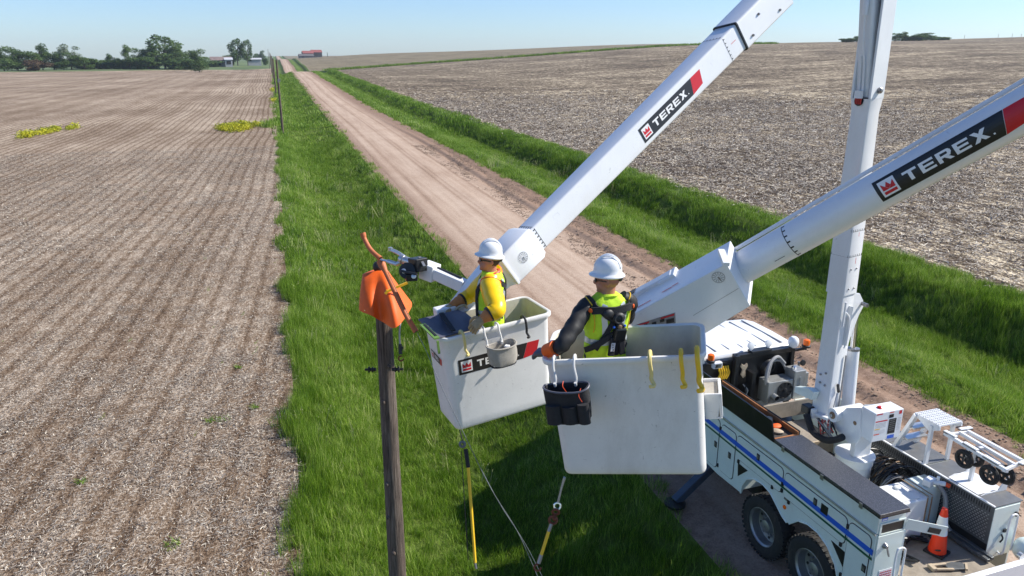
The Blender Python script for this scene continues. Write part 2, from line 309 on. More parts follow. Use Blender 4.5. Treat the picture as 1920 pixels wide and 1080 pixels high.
# ------------------------------------------------------------------ mesh builder and scene helpers
COL = S.collection
class MB:
    def __init__(s): s.v = []; s.f = []; s.m = []; s.s = []
    def add(s, vs, fs, mi=0, smooth=False):
        o = len(s.v); s.v += [tuple(v) for v in vs]
        for f in fs: s.f.append(tuple(i + o for i in f)); s.m.append(mi); s.s.append(smooth)
        return s
    def box(s, c, d, rot=None, mi=0):
        q = rot.to_matrix() if isinstance(rot, Euler) else rot
        vs = []
        for x in (-.5, .5):
            for y in (-.5, .5):
                for z in (-.5, .5):
                    p = Vector((x * d[0], y * d[1], z * d[2]))
                    if q is not None: p = q @ p
                    vs.append(p + Vector(c))
        return s.add(vs, [(0, 1, 3, 2), (4, 6, 7, 5), (0, 4, 5, 1), (2, 3, 7, 6), (0, 2, 6, 4), (1, 5, 7, 3)], mi)
    def bx(s, x0, x1, y0, y1, z0, z1, mi=0): return s.box(((x0 + x1) / 2, (y0 + y1) / 2, (z0 + z1) / 2), (x1 - x0, y1 - y0, z1 - z0), None, mi)
    def bar(s, a, b, w, h, up=(0, 0, 1), mi=0, w2=None, h2=None):
        a, b = Vector(a), Vector(b); d = (b - a).normalized(); u = Vector(up); sx = d.cross(u)
        if sx.length < 1e-4: sx = d.cross(Vector((1, 0, 0)))
        sx.normalize(); uu = sx.cross(d); w2 = w2 or w; h2 = h2 or h
        vs = []
        for p, ww, hh in ((a, w, h), (b, w2, h2)):
            for i, j in ((-1, -1), (1, -1), (1, 1), (-1, 1)): vs.append(p + sx * (i * ww / 2) + uu * (j * hh / 2))
        return s.add(vs, [(3, 2, 1, 0), (4, 5, 6, 7), (0, 1, 5, 4), (1, 2, 6, 5), (2, 3, 7, 6), (3, 0, 4, 7)], mi)
    def tube(s, pts, r, n=8, mi=0, cap=True, smooth=True, flat=1.0, up=(0, 0, 1)):
        pts = [Vector(p) for p in pts]; rs = r if isinstance(r, (list, tuple)) else [r] * len(pts); rings = []
        prev = None
        for i, p in enumerate(pts):
            d = (pts[min(i + 1, len(pts) - 1)] - pts[max(i - 1, 0)]).normalized()
            if prev is None:
                x = d.cross(Vector(up));
                if x.length < 1e-3: x = d.cross(Vector((1, 0, 0)))
            else: x = prev - d * prev.dot(d)
            x.normalize(); prev = x; y = x.cross(d)
            rings.append([p + x * (math.cos(2 * math.pi * k / n) * rs[i]) + y * (math.sin(2 * math.pi * k / n) * rs[i] * flat) for k in range(n)])
        return s.loft(rings, mi, cap, smooth)
    def loft(s, rings, mi=0, cap=True, smooth=True):
        n = len(rings[0]); vs = [p for r in rings for p in r]; fs = []
        for i in range(len(rings) - 1):
            for k in range(n): fs.append((i * n + k, i * n + (k + 1) % n, (i + 1) * n + (k + 1) % n, (i + 1) * n + k))
        s.add(vs, fs, mi, smooth)
        if cap:
            o = len(s.v) - len(vs)
            s.f.append(tuple(o + k for k in reversed(range(n)))); s.m.append(mi); s.s.append(False)
            s.f.append(tuple(o + (len(rings) - 1) * n + k for k in range(n))); s.m.append(mi); s.s.append(False)
        return s
    def lathe(s, c, axis, prof, n=24, mi=0, cap=True, smooth=True):
        ax = Vector(axis).normalized(); x = ax.cross(Vector((0, 0, 1)))
        if x.length < 1e-3: x = Vector((1, 0, 0))
        x.normalize(); y = ax.cross(x)
        return s.loft([[Vector(c) + ax * h + x * (math.cos(2 * math.pi * k / n) * r) + y * (math.sin(2 * math.pi * k / n) * r) for k in range(n)] for r, h in prof], mi, cap, smooth)
    def prism(s, poly, o, ex, ey, ez, depth, mi=0):
        o, ex, ey, ez = Vector(o), Vector(ex), Vector(ey), Vector(ez); n = len(poly)
        vs = [o + ex * a + ey * b for a, b in poly] + [o + ex * a + ey * b + ez * depth for a, b in poly]
        fs = [tuple(reversed(range(n))), tuple(range(n, 2 * n))] + [(k, (k + 1) % n, n + (k + 1) % n, n + k) for k in range(n)]
        return s.add(vs, fs, mi)
    def ball(s, c, r, n=12, mi=0, sc=(1, 1, 1), rot=None):
        rings = []
        for i in range(n // 2 + 1):
            a = math.pi * i / (n // 2); a = min(max(a, .02), math.pi - .02)
            ring = []
            for k in range(n):
                p = Vector((math.sin(a) * math.cos(2 * math.pi * k / n) * sc[0], math.sin(a) * math.sin(2 * math.pi * k / n) * sc[1], math.cos(a) * sc[2])) * r
                if rot: p = rot @ p
                ring.append(p + Vector(c))
            rings.append(ring)
        return s.loft(rings, mi, True, True)
    def torus(s, c, axis, Rr, r, n=20, m=8, mi=0, a0=0, a1=2 * math.pi):
        ax = Vector(axis).normalized(); x = ax.cross(Vector((0, 0, 1)))
        if x.length < 1e-3: x = Vector((1, 0, 0))
        x.normalize(); y = ax.cross(x)
        return s.tube([Vector(c) + x * (math.cos(a0 + (a1 - a0) * k / n) * Rr) + y * (math.sin(a0 + (a1 - a0) * k / n) * Rr) for k in range(n + 1)], r, m, mi, True, True, 1, ax)
    def build(s, name, mats, parent=None, bevel=0, sharp=35, kind=None):
        me = bpy.data.meshes.new(name); me.from_pydata(s.v, [], s.f)
        for m_ in (mats if isinstance(mats, (list, tuple)) else [mats]): me.materials.append(M[m_] if isinstance(m_, str) else m_)
        me.polygons.foreach_set('material_index', s.m); me.polygons.foreach_set('use_smooth', s.s)
        bm = bmesh.new(); bm.from_mesh(me); bmesh.ops.recalc_face_normals(bm, faces=bm.faces); bm.to_mesh(me); bm.free()
        if any(s.s):
            try: me.set_sharp_from_angle(angle=R(sharp))
            except Exception: pass
        o = bpy.data.objects.new(name, me); COL.objects.link(o)
        if parent: o.parent = parent
        if bevel:
            md = o.modifiers.new('bevel', 'BEVEL'); md.width = bevel; md.segments = 2; md.limit_method = 'ANGLE'; md.angle_limit = R(40)
        if kind: o['kind'] = kind
        return o
def smoothcurve(ctrl, per=6):
    """Catmull-Rom through control points"""
    P = [Vector(p) for p in ctrl]; P = [P[0] * 2 - P[1]] + P + [P[-1] * 2 - P[-2]]; out = []
    for i in range(1, len(P) - 2):
        for k in range(per):
            t = k / per; a, b, c, d = P[i - 1], P[i], P[i + 1], P[i + 2]
            out.append(.5 * ((2 * b) + (c - a) * t + (2 * a - 5 * b + 4 * c - d) * t * t + (3 * b - a - 3 * c + d) * t ** 3))
    out.append(P[-2]); return out
def tag(o, label, cat, group=None):
    o['label'] = label; o['category'] = cat
    if group: o['group'] = group
    return o
def thing(name, label, cat, loc=(0, 0, 0), rot=(0, 0, 0), group=None):
    o = bpy.data.objects.new(name, None); COL.objects.link(o); o.location = loc; o.rotation_euler = rot; o.empty_display_size = .2
    return tag(o, label, cat, group)
def rrect(a, b, r, n=4):
    pts = []
    for cx, cy, s0 in ((a - r, b - r, 0), (-a + r, b - r, 90), (-a + r, -b + r, 180), (a - r, -b + r, 270)):
        for k in range(n + 1):
            t = R(s0 + 90 * k / n); pts.append((cx + r * math.cos(t), cy + r * math.sin(t)))
    return pts

# ------------------------------------------------------------------ the land
def pt(px, py, y): p = on_plane(px, py, (0, 1, 0), y); return (p.x, p.y, p.z)
CP = []
for y in (-20, 60, 130): CP += [(x, y, 0) for x in (-150, -60, 0, 25, 60)]
CP += [(x, y, 0) for x in (-60, -140) for y in (260, 400)] + [(-400, 100, 0), (-400, 400, 0)]
for y, z in ((220, 1.0), (325, 2.0), (380, .6), (480, -1.8), (583, -1.8), (700, 1.0), (810, 3.4), (1100, 1.6), (1420, 3.0), (2020, 8.0), (3200, 5)):
    CP += [(2, y, z), (22, y, z)]
CP += [(-90, 483, .1), (-137, 470, 0), (-46, 525, 0), (-5, 600, .6), (-200, 470, 0), (-60, 720, 1), (-160, 700, -1), (-60, 1200, 2), (-400, 1200, -6), (-900, 700, -8), (-700, 2500, -8)]
for q in ((1290, 85), (1100, 98), (900, 113), (740, 123)): CP.append(pt(*q, 400))
for q in ((1920, 71), (1760, 74.5), (1600, 79), (1450, 81)): CP.append(pt(*q, 500))
for q in ((1920, 74), (1760, 77.5), (1600, 81.5), (1450, 83)): CP.append(pt(*q, 400))
for q in ((1300, 82.5), (1100, 86.5), (900, 95), (760, 99), (690, 101.5)): CP.append(pt(*q, 900))
CP += [(767, 900, 8), (600, 800, 9), (620, 640, 13), (1300, 900, 18), (1200, 400, 32), (900, 480, 30), (200, 1500, 5), (700, 1600, 10), (1500, 2500, 10), (60, 1250, 3), (110, 1300, 4.5), (60, 900, 7.0)]
CP += [(60, 250, 1.4), (120, 250, 4.8), (200, 250, 8.6), (330, 250, 12.0), (500, 250, 17.0), (120, 120, 2.0), (220, 120, 5.5), (420, 120, 12), (150, 0, 3), (500, 0, 16), (900, 100, 28)]
CP = np.array(CP, float)
def mq(P, Q): return np.sqrt(((P[:, None, :2] - Q[None, :, :2]) ** 2).sum(-1) + 45.0 ** 2)
_A = np.zeros((len(CP) + 3,) * 2); _A[:len(CP), :len(CP)] = mq(CP, CP) + np.eye(len(CP)) * -4.0
_A[:len(CP), -3:] = np.c_[np.ones(len(CP)), CP[:, :2] * .001]; _A[-3:, :len(CP)] = _A[:len(CP), -3:].T
_W = np.linalg.solve(_A, np.r_[CP[:, 2], 0, 0, 0])
def far_h(x, y):
    x = np.asarray(x, float); y = np.asarray(y, float); sh = x.shape
    Q = np.c_[x.ravel(), y.ravel()]; out = np.zeros(len(Q))
    for i in range(0, len(Q), 20000):
        q = Q[i:i + 20000]; out[i:i + 20000] = mq(q, CP) @ _W[:len(CP)] + np.c_[np.ones(len(q)), q * .001] @ _W[-3:]
    out = out.reshape(sh)
    f = np.clip((np.hypot(np.maximum(x - 5, 0) * .8, y) - 70) / 90, 0, 1); f = f * f * (3 - 2 * f)
    return out * f
XS = [-3.0, -.25, .6, 1.8, 3.0, 4.2, 5.4, 6.3, 7.2, 10.5, 13.6, 14.8, 16.0, 17.3, 18.6, 20.5, 21.9, 23.5, 26.0]
ZS = [-.15, -.15, -.35, -.95, -1.2, -1.15, -.62, -.05, 0, .07, 0, -.03, .02, -.40, -.85, -.95, .18, .30, .15]
def cross_h(x, y):
    yy = np.clip((y - 20) / 120, 0, 1)
    z = np.interp(x, XS, ZS)
    bumpf = np.exp(-((y - 95) / 4.5) ** 2)              # the field access that crosses the left ditch
    left = (x > -3) & (x < 6.3)
    return np.where(left, z * (1 - .92 * bumpf), z) + 0 * yy
def H(x, y):
    x = np.asarray(x, float); y = np.asarray(y, float)
    return far_h(x, y) + cross_h(x, y)
def Hs(x, y): return float(H(np.array([x]), np.array([y]))[0])
def nz2(x, y, s, seed=0):
    """cheap smooth noise from summed sines"""
    r = np.random.default_rng(seed); o = np.zeros_like(x, dtype=float)
    for k in range(7):
        a = r.uniform(0, 2 * math.pi); f = s * (1 + k * .55); o += np.sin((x * math.cos(a) + y * math.sin(a)) * f + r.uniform(0, 6)) / (1 + k * .5)
    return o / 3
def ys_geo(a, b, d0, g):
    y = [a]; d = d0
    while y[-1] < b: y.append(y[-1] + d); d = d0 + (y[-1] - a) * g
    y[-1] = b; return np.array(y)
def sheet(name, xs, ys, mat, extra=None, warp=None):
    X, Y = np.meshgrid(xs, ys)
    if warp is not None: X, Y = warp(X, Y)
    Z = H(X, Y)
    if extra is not None: Z = Z + extra(X, Y)
    ny, nx = X.shape; me = bpy.data.meshes.new(name)
    idx = np.arange(nx * ny).reshape(ny, nx)
    f = np.stack([idx[:-1, :-1], idx[:-1, 1:], idx[1:, 1:], idx[1:, :-1]], -1).reshape(-1, 4)
    me.from_pydata(np.stack([X, Y, Z], -1).reshape(-1, 3).tolist(), [], f.tolist())
    me.materials.append(M[mat]); me.polygons.foreach_set('use_smooth', [True] * len(f))
    o = bpy.data.objects.new(name, me); COL.objects.link(o); o['kind'] = 'structure'; return o
YN = ys_geo(-12, 3400, .35, .012)
XR = np.unique(np.r_[np.arange(6.3, 14.81, .17), 14.8])
XL = np.array([-.25, .2, .6, 1.2, 1.8, 2.4, 3, 3.6, 4.2, 4.8, 5.4, 5.9, 6.3]); XV = np.array([14.8, 15.4, 16, 16.7, 17.3, 18, 18.6, 19.5, 20.5, 21.0, 21.5, 21.9, 22.8, 23.5])
def road_relief(X, Y):
    near = np.clip((120 - Y) / 60, 0, 1)
    edge = np.clip((X - 11.8) / 1.2, 0, 1) * np.clip((14.8 - X) / .5, 0, 1)
    rut = nz2(X * 3, Y * 1.6, 1.8, 3) * nz2(X, Y, 4.2, 5)
    groove = -.07 * np.exp(-((X - 12.9 - .2 * np.sin(Y * .11)) / .16) ** 2) - .05 * np.exp(-((X - 13.9 - .2 * np.sin(Y * .11)) / .16) ** 2) + .05 * np.exp(-((X - 13.3 - .2 * np.sin(Y * .11)) / .2) ** 2)
    m = np.clip((X - 6.3) / .01, 0, 1) * np.clip((14.8 - X) / .01, 0, 1)
    return (edge * (rut * .11 + groove * 1.5) + nz2(X, Y * .3, 1.4, 9) * .012) * near * m
sheet('road', XR, ys_geo(-12, 3400, .25, .011), 'road', road_relief)
sheet('verge_left', XL, YN, 'verge'); sheet('verge_right', XV, YN, 'verge')
def fl_edge(x):   # far edge of the left field
    return np.interp(x, [-900, -200, -137, -90, -46, -5, 0], [470, 470, 470, 484, 522, 590, 600])
xl = -.25 - np.r_[0, np.cumsum(np.geomspace(.6, 60, 46))]; xl = xl[xl > -900][::-1]
def warpL(X, Y): return X, -12 + (Y + 12) * (fl_edge(X) + 12) / 612
sheet('field_left', xl, ys_geo(-12, 600, .8, .012), 'field_left', warp=warpL)
def warpP(X, Y): return X, fl_edge(X) + Y * (3400 - fl_edge(X)) / 3400
sheet('pasture', xl, np.r_[0, np.geomspace(8, 3400, 60)], 'pasture', warp=warpP)
xr = 23.5 + np.r_[0, np.cumsum(np.geomspace(.6, 42, 62))]; xr = xr[xr < 1500]
def fr_edge(x): return np.interp(x, [23, 230, 300, 1500], [400, 400, 420, 760])
def warpR(X, Y): return X, -12 + (Y + 12) * (fr_edge(X) + 12) / 412
sheet('field_right', xr, ys_geo(-12, 400, .6, .01), 'field_right', warp=warpR)
def warpF(X, Y): return X, fr_edge(X) + Y * (3400 - fr_edge(X)) / 3400
sheet('far_field', xr, np.r_[0, np.geomspace(6, 3400, 70)], 'far_field', warp=warpF)
# land beyond the modelled fields, to the horizon
mb = MB(); mb.add([(-9000, 3390, -14), (9000, 3390, -14), (9000, 9000, -30), (-9000, 9000, -30)], [(0, 1, 2, 3)])
mb.add([(-9000, -400, -10), (-880, -400, -10), (-880, 3400, -12), (-9000, 3400, -12)], [(0, 1, 2, 3)])
mb.add([(-9000, -9000, -.6), (9000, -9000, -.6), (9000, -11, -.6), (-9000, -11, -.6)], [(0, 1, 2, 3)])
mb.build('far_land', 'pasture', kind='structure')

# ------------------------------------------------------------------ scattered ground cover (uncountable, instanced points)
def hidden_collection(name, objs):
    c = bpy.data.collections.new(name)
    for o in objs:
        c.objects.link(o)
        if o.name in COL.objects: COL.objects.unlink(o)
    return c
def scatter(name, pts, scale, srcs, mat, tilt=.12):
    """one object: a cloud of points carrying instances of small source meshes"""
    n = len(pts); me = bpy.data.meshes.new(name); me.from_pydata(pts.tolist(), [], [])
    a = me.attributes.new('sc', 'FLOAT_VECTOR', 'POINT'); a.data.foreach_set('vector', scale.astype(np.float32).ravel())
    rot = np.c_[rng.normal(0, tilt, n), rng.normal(0, tilt, n), rng.uniform(0, 6.283, n)]
    a = me.attributes.new('ro', 'FLOAT_VECTOR', 'POINT'); a.data.foreach_set('vector', rot.astype(np.float32).ravel())
    a = me.attributes.new('ix', 'INT', 'POINT'); a.data.foreach_set('value', rng.integers(0, len(srcs), n).astype(np.int32))
    o = bpy.data.objects.new(name, me); COL.objects.link(o); o['kind'] = 'stuff'
    coll = hidden_collection(name + '_sources', srcs)
    ng = bpy.data.node_groups.new(name, 'GeometryNodeTree')
    ng.interface.new_socket('Geometry', in_out='INPUT', socket_type='NodeSocketGeometry'); ng.interface.new_socket('Geometry', in_out='OUTPUT', socket_type='NodeSocketGeometry')
    N, L = ng.nodes, ng.links
    gi, go = N.new('NodeGroupInput'), N.new('NodeGroupOutput'); ci = N.new('GeometryNodeCollectionInfo'); ci.inputs[0].default_value = coll
    ci.inputs['Separate Children'].default_value = True; ci.inputs['Reset Children'].default_value = True
    mp = N.new('GeometryNodeMeshToPoints'); ip = N.new('GeometryNodeInstanceOnPoints')
    def attr(nm, ty):
        q = N.new('GeometryNodeInputNamedAttribute'); q.data_type = ty; q.inputs[0].default_value = nm; return q.outputs[0]
    L.new(gi.outputs[0], mp.inputs[0]); L.new(mp.outputs[0], ip.inputs['Points']); L.new(ci.outputs[0], ip.inputs['Instance'])
    ip.inputs['Pick Instance'].default_value = True
    L.new(attr('ix', 'INT'), ip.inputs['Instance Index']); L.new(attr('ro', 'FLOAT_VECTOR'), ip.inputs['Rotation']); L.new(attr('sc', 'FLOAT_VECTOR'), ip.inputs['Scale'])
    L.new(ip.outputs[0], go.inputs[0])
    md = o.modifiers.new('scatter', 'NODES'); md.node_group = ng
    me.materials.append(M[mat])
    return o
def clump(seed, n, rad, h, wd, lean=.35, mat='grass', seg=3):
    r = random.Random(seed); mb = MB()
    for i in range(n):
        a, q = r.uniform(0, 6.28), rad * math.sqrt(r.random()); b = Vector((math.cos(a) * q, math.sin(a) * q, -.04))
        hh = h * r.uniform(.55, 1.1); la = r.gauss(2.7, 1.3); ln = r.uniform(.1, 1) * lean * hh; ww = wd * r.uniform(.6, 1.2); fa = r.uniform(0, 3.14)
        side = Vector((math.cos(fa), math.sin(fa), 0)) * ww / 2; ld = Vector((math.cos(la), math.sin(la), 0)) * ln
        vs = []
        for k in range(seg):
            t = k / seg; c = b + Vector((0, 0, hh * t * (1 - .12 * t))) + ld * t * t; vs += [c - side * (1 - t * .6), c + side * (1 - t * .6)]
        vs.append(b + Vector((0, 0, hh * .9)) + ld * 1.15)
        fs = [(2 * k, 2 * k + 1, 2 * k + 3, 2 * k + 2) for k in range(seg - 1)] + [(2 * seg - 2, 2 * seg - 1, 2 * seg)]
        mb.add(vs, fs, 0, True)
    return mb.build('grass_clump_source', mat)
def left_edge(y):
    j = nz2(np.zeros_like(y), y, 1.1, 21) * .5 + nz2(np.zeros_like(y), y, .25, 22) * .3
    return -.35 + j - 2.6 * np.exp(-((y - 97) / 4.0) ** 2)
def verge_pts(dens, y0, y1):
    """points on both verges between y0 and y1"""
    P = []
    for (a, b_, side) in ((-3.2, 6.9, 0), (14.3, 24.2, 1)):
        n = int(dens * (b_ - a) * (y1 - y0)); x = rng.uniform(a, b_, n); y = rng.uniform(y0, y1, n)
        if side == 0:
            re = 6.35 + nz2(x * 0, y, 1.3, 31) * .3 + rng.normal(0, .12, n); k = (x > left_edge(y) + np.abs(rng.normal(0, .12, n))) & (x < re)
        else:
            k = (x > 14.75 + nz2(x * 0, y, 1.1, 33) * .28 + rng.normal(0, .15, n)) & (x < 23.6 + nz2(x * 0, y, .7, 34) * .3)
        P.append(np.c_[x[k], y[k], H(x[k], y[k])])
    return np.vstack(P)
def vis(P, m=120, f=FOC):
    """keep what the camera, or one a step beside it, could see"""
    v = P - np.array([0, 0, HC]); z = v @ np.array(CF); x = 960 + f * (v @ np.array(CR)) / np.maximum(z, .1); y = 540 - f * (v @ np.array(CU)) / np.maximum(z, .1)
    return (z > 1) & (x > -m) & (x < 1920 + m) & (y > -200) & (y < 1080 + m * 1.4)
def grass_scale(P, base):
    n = len(P); s = base * rng.uniform(.7, 1.25, n)
    patch = 1 + .45 * nz2(P[:, 0], P[:, 1], .55, 41) + .2 * nz2(P[:, 0], P[:, 1], 1.9, 42)
    edge = 1 + .75 * np.exp(-((P[:, 0] - left_edge(P[:, 1]) - .3) / .40) ** 2) + .35 * np.exp(-((P[:, 0] - 21.6) / 1.0) ** 2)
    z = s * np.clip(patch, .4, 1.7) * edge
    return np.c_[s, s, z]
A = verge_pts(50, 7.5, 30); A = A[vis(A)]
scA = grass_scale(A, 1.0)
srcA = [clump(i, 40, .15, .29, .0085, .45) for i in range(6)]
tag(scatter('tall_grass', A, scA, srcA, 'grass'), 'bright green roadside grass, tall and uneven, lining both ditches nearest the truck', 'grass')
B = verge_pts(14, 30, 85); B = B[vis(B)]
srcB = [clump(10 + i, 40, .30, .30, .016, .5) for i in range(4)]
tag(scatter('ditch_grass', B, grass_scale(B, 1.0), srcB, 'grass'), 'green ditch grass further along both sides of the dirt road', 'grass')
Cc = verge_pts(1.7, 85, 330); Cc = Cc[vis(Cc)]
srcC = [clump(20 + i, 38, .75, .38, .05, .5) for i in range(3)]
tag(scatter('distant_grass', Cc, grass_scale(Cc, 1.0), srcC, 'grass'), 'paler distant grass strips running up to the first crest of the road', 'grass')
# weeds growing on the churned shoulder to the right of the truck
n = 900; x = rng.uniform(13.6, 15.0, n); y = rng.uniform(8, 45, n); k = (nz2(x, y, 1.3, 51) + (x - 14.3) * .9 > .55)
W = np.c_[x[k], y[k], H(x[k], y[k])]
tag(scatter('shoulder_weeds', W, np.c_[[rng.uniform(.3, .75, len(W))] * 3].T, [clump(60 + i, 18, .14, .24, .02, .8) for i in range(3)], 'grass'), 'low green weeds creeping over the muddy right shoulder of the road', 'weeds')

# chopped stalks lying on the fields
def mat_straw():
    m, nt, b = new_mat('dry_stalks'); g = nt.nodes.new('ShaderNodeNewGeometry'); oi = nt.nodes.new('ShaderNodeObjectInfo')
    r = ramp(nt, [(0, (.06, .045, .036)), (.25, (.19, .148, .112)), (.5, (.32, .275, .23)), (.75, (.49, .43, .36)), (1, (.76, .69, .56))]); nt.links.new(g.outputs['Random Per Island'], r.inputs[0])
    nt.links.new(r.outputs[0], b.inputs['Base Color']); b.inputs['Roughness'].default_value = .7; b.inputs['Specular IOR Level'].default_value = .25
    return m
M['straw'] = mat_straw()
def straw_patch(seed, n, rad, ln, wd):
    r = random.Random(seed); mb = MB()
    for i in range(n):
        c = Vector((r.uniform(-rad, rad), r.uniform(-rad, rad), r.uniform(.0, .035))); a = r.uniform(0, 6.28); l = ln * r.uniform(.25, 1) ** 1.4; t = r.gauss(0, .22)
        d = Vector((math.cos(a), math.sin(a), t)) * l / 2; sd_ = Vector((-math.sin(a), math.cos(a), r.uniform(-.6, .6))) * wd * r.uniform(.5, 1.3) / 2; bow = Vector((0, 0, r.uniform(0, .015)))
        mb.add([c - d - sd_, c - d + sd_, c + bow + sd_, c + bow - sd_, c + d + sd_ * .5, c + d - sd_ * .5], [(0, 1, 2, 3), (3, 2, 4, 5)])
    return mb.build('stalk_patch_source', 'straw')
def straw_pts(x0, x1, y0, y1, dens):
    n = int(dens * (x1 - x0) * (y1 - y0)); x = rng.uniform(x0, x1, n); y = rng.uniform(y0, y1, n)
    P = np.c_[x, y, H(x, y) + .005]; return P[vis(P)]
P1 = np.vstack([straw_pts(-9, -.3, 9.5, 22, 24), straw_pts(-14, -.3, 22, 34, 11)])
u = P1[:, 0] - 7 * (1 - np.exp(-P1[:, 1] * .02)); keep = rng.uniform(0, 1, len(P1)) < .62 + .38 * np.sin(u * 2 * math.pi / .76 + 1.2)
P1 = P1[keep]; P2 = straw_pts(-28, -.3, 34, 75, 3.2)
st = [straw_patch(80 + i, 38, .30, .12, .009) for i in range(5)]
Pn = np.vstack([P1, P2]); s_ = np.where(Pn[:, 1] < 34, 1.0, 1.7) * rng.uniform(.8, 1.2, len(Pn))
tag(scatter('stalk_litter', Pn, np.c_[s_, s_, s_ * .8], st, 'straw', .03), 'pale chopped stalks littering the soil of the left field', 'crop residue')
P3 = straw_pts(23.6, 150, 12, 190, 4.4); d3 = np.hypot(P3[:, 0], P3[:, 1]); P3 = P3[rng.uniform(0, 1, len(P3)) < np.clip(1.15 - d3 / 165, 0, 1) ** 2.2]; s_ = (1.2 + np.hypot(P3[:, 0] - 20, P3[:, 1]) * .022) * rng.uniform(.7, 1.2, len(P3))
st2 = [straw_patch(90 + i, 26, .34, .15, .018) for i in range(4)]
tag(scatter('stalk_residue', P3, np.c_[s_, s_, s_], st2, 'straw', .05), 'coarse broken stalks covering the dark soil of the right field', 'crop residue')
# soil clods on the churned shoulder
def clod(seed):
    r = random.Random(seed); mb = MB()
    for i in range(9):
        mb.ball((r.uniform(-.18, .18), r.uniform(-.18, .18), r.uniform(-.005, .01)), r.uniform(.012, .05), 6, 0, (1, r.uniform(.6, 1.2), r.uniform(.4, .8)))
    o = mb.build('clod_source', 'clod'); return o
M['clod'] = simple('dry_soil_clods', (.36, .26, .185), .95, 0, .5, 9)
n = 9000; x = rng.uniform(11.6, 14.9, n); y = rng.uniform(8, 70, n); k = nz2(x * 2, y * .7, 1.0, 61) + rng.normal(0, .25, n) > .05
W = np.c_[x[k], y[k], H(x[k], y[k]) + road_relief(x[k], y[k])]
sc_ = rng.uniform(.3, .8, len(W)); tag(scatter('soil_clods', W, np.c_[sc_, sc_, sc_], [clod(i) for i in range(3)], 'clod'), 'crumbled brown clods along the rutted right shoulder', 'soil')
# yellow flowering weeds
def flower_patch(name, label, spots):
    P = []
    for cx, cy, rx, ry, n in spots:
        a = rng.uniform(0, 6.28, n); q = np.sqrt(rng.uniform(0, 1, n)); x = cx + np.cos(a) * q * rx * (1 + .3 * np.sin(3 * a)); y = cy + np.sin(a) * q * ry * (1 + .25 * np.cos(4 * a))
        P.append(np.c_[x, y, H(x, y)])
    P = np.vstack(P); s = rng.uniform(.6, 1.3, len(P))
    src = []
    for i in range(3):
        r = random.Random(200 + i); mb = MB()
        for j in range(30):
            c = Vector((r.gauss(0, .22), r.gauss(0, .22), r.uniform(.05, .5))); e = .05
            u1 = Vector((r.gauss(0, 1), r.gauss(0, 1), r.gauss(0, 1))).normalized() * e; v1 = Vector((r.gauss(0, 1), r.gauss(0, 1), r.gauss(0, 1))).normalized() * e
            mb.add([c - u1 - v1, c + u1 - v1, c + u1 + v1, c - u1 + v1], [(0, 1, 2, 3)])
        src.append(mb.build('mustard_source', 'mustard'))
    return tag(scatter(name, P, np.c_[s, s, s], src, 'mustard'), label, 'wildflowers')
flower_patch('mustard_patch', 'yellow flowering weeds in a mound beside the grass field access', [(-4.7, 95, 1.9, 4.6, 190), (-6.0, 94, .9, 2.4, 34)])
flower_patch('mustard_patch', 'narrow yellow flowering weeds alone out in the left field', [(-25.6, 91.5, .55, 2.6, 40), (-24.6, 96, .8, 3.4, 60), (-23.2, 100, .6, 1.6, 26)])
flower_patch('mustard_sprigs', 'sparse yellow sprigs dotted along the field side of the grass edge', [(-.6, 150, .3, 4, 12), (-.8, 185, .4, 5, 14)])

# ------------------------------------------------------------------ far things: trees, farm buildings, poles
def crown_mesh(name, seed, lobes, leaf, n, spread=1.0, mat='leaf', solid=.6):
    """unit-height tree crown made of leaf clumps spread over a set of lobes; x,y in units of height"""
    r = random.Random(seed); mb = MB()
    for lx, ly, lz, lr, lh in lobes:
        k = int(n * lr * lh / .0045)
        for i in range(k):
            a, b_ = r.uniform(0, 6.28), math.acos(r.uniform(-1, 1)); q = r.uniform(solid, 1.0) if r.random() < .8 else r.uniform(.2, 1)
            q *= 1 + .25 * math.sin(a * 3 + lx * 20) * math.sin(b_ * 4)
            c = Vector((lx + math.sin(b_) * math.cos(a) * lr * q, ly + math.sin(b_) * math.sin(a) * lr * q, lz + math.cos(b_) * lh * q))
            e = leaf * r.uniform(.5, 1.3); u1 = Vector((r.gauss(0, 1), r.gauss(0, 1), r.gauss(0, .7))).normalized() * e; v1 = u1.cross(Vector((r.gauss(0, 1), r.gauss(0, 1), r.gauss(0, 1)))).normalized() * e * .7
            mb.add([c - u1, c - v1 * .8, c + u1, c + v1], [(0, 1, 2, 3)])
    me = bpy.data.meshes.new(name); me.from_pydata(mb.v, [], mb.f); me.materials.append(M[mat]); return me
def trunk_mesh(name, seed, lobes, base_r=.02):
    r = random.Random(seed); mb = MB(); top = max(l[2] for l in lobes) * .8
    mb.tube([(0, 0, -.05), (r.uniform(-.01, .01), 0, top * .4), (r.uniform(-.03, .03), .01, top)], [base_r, base_r * .75, base_r * .25], 7)
    for lx, ly, lz, lr, lh in lobes: mb.tube([(0, 0, lz * .35), (lx * .5, ly * .5, lz * .7), (lx, ly, lz)], [base_r * .5, base_r * .35, base_r * .12], 5)
    me = bpy.data.meshes.new(name); me.from_pydata(mb.v, [], mb.f); me.materials.append(M['bark']); return me
def rl(seed, n, w_, z0, z1, rr):
    r = random.Random(seed); out = []
    for i in range(n):
        z = z0 + (z1 - z0) * (i + .5) / n; ww = w_ * (1 - .55 * abs((z - .5) * 1.5)); out.append((r.uniform(-ww, ww), r.uniform(-ww, ww), z, rr * r.uniform(.7, 1.25), rr * r.uniform(.6, 1.05)))
    return out
KIND = {}
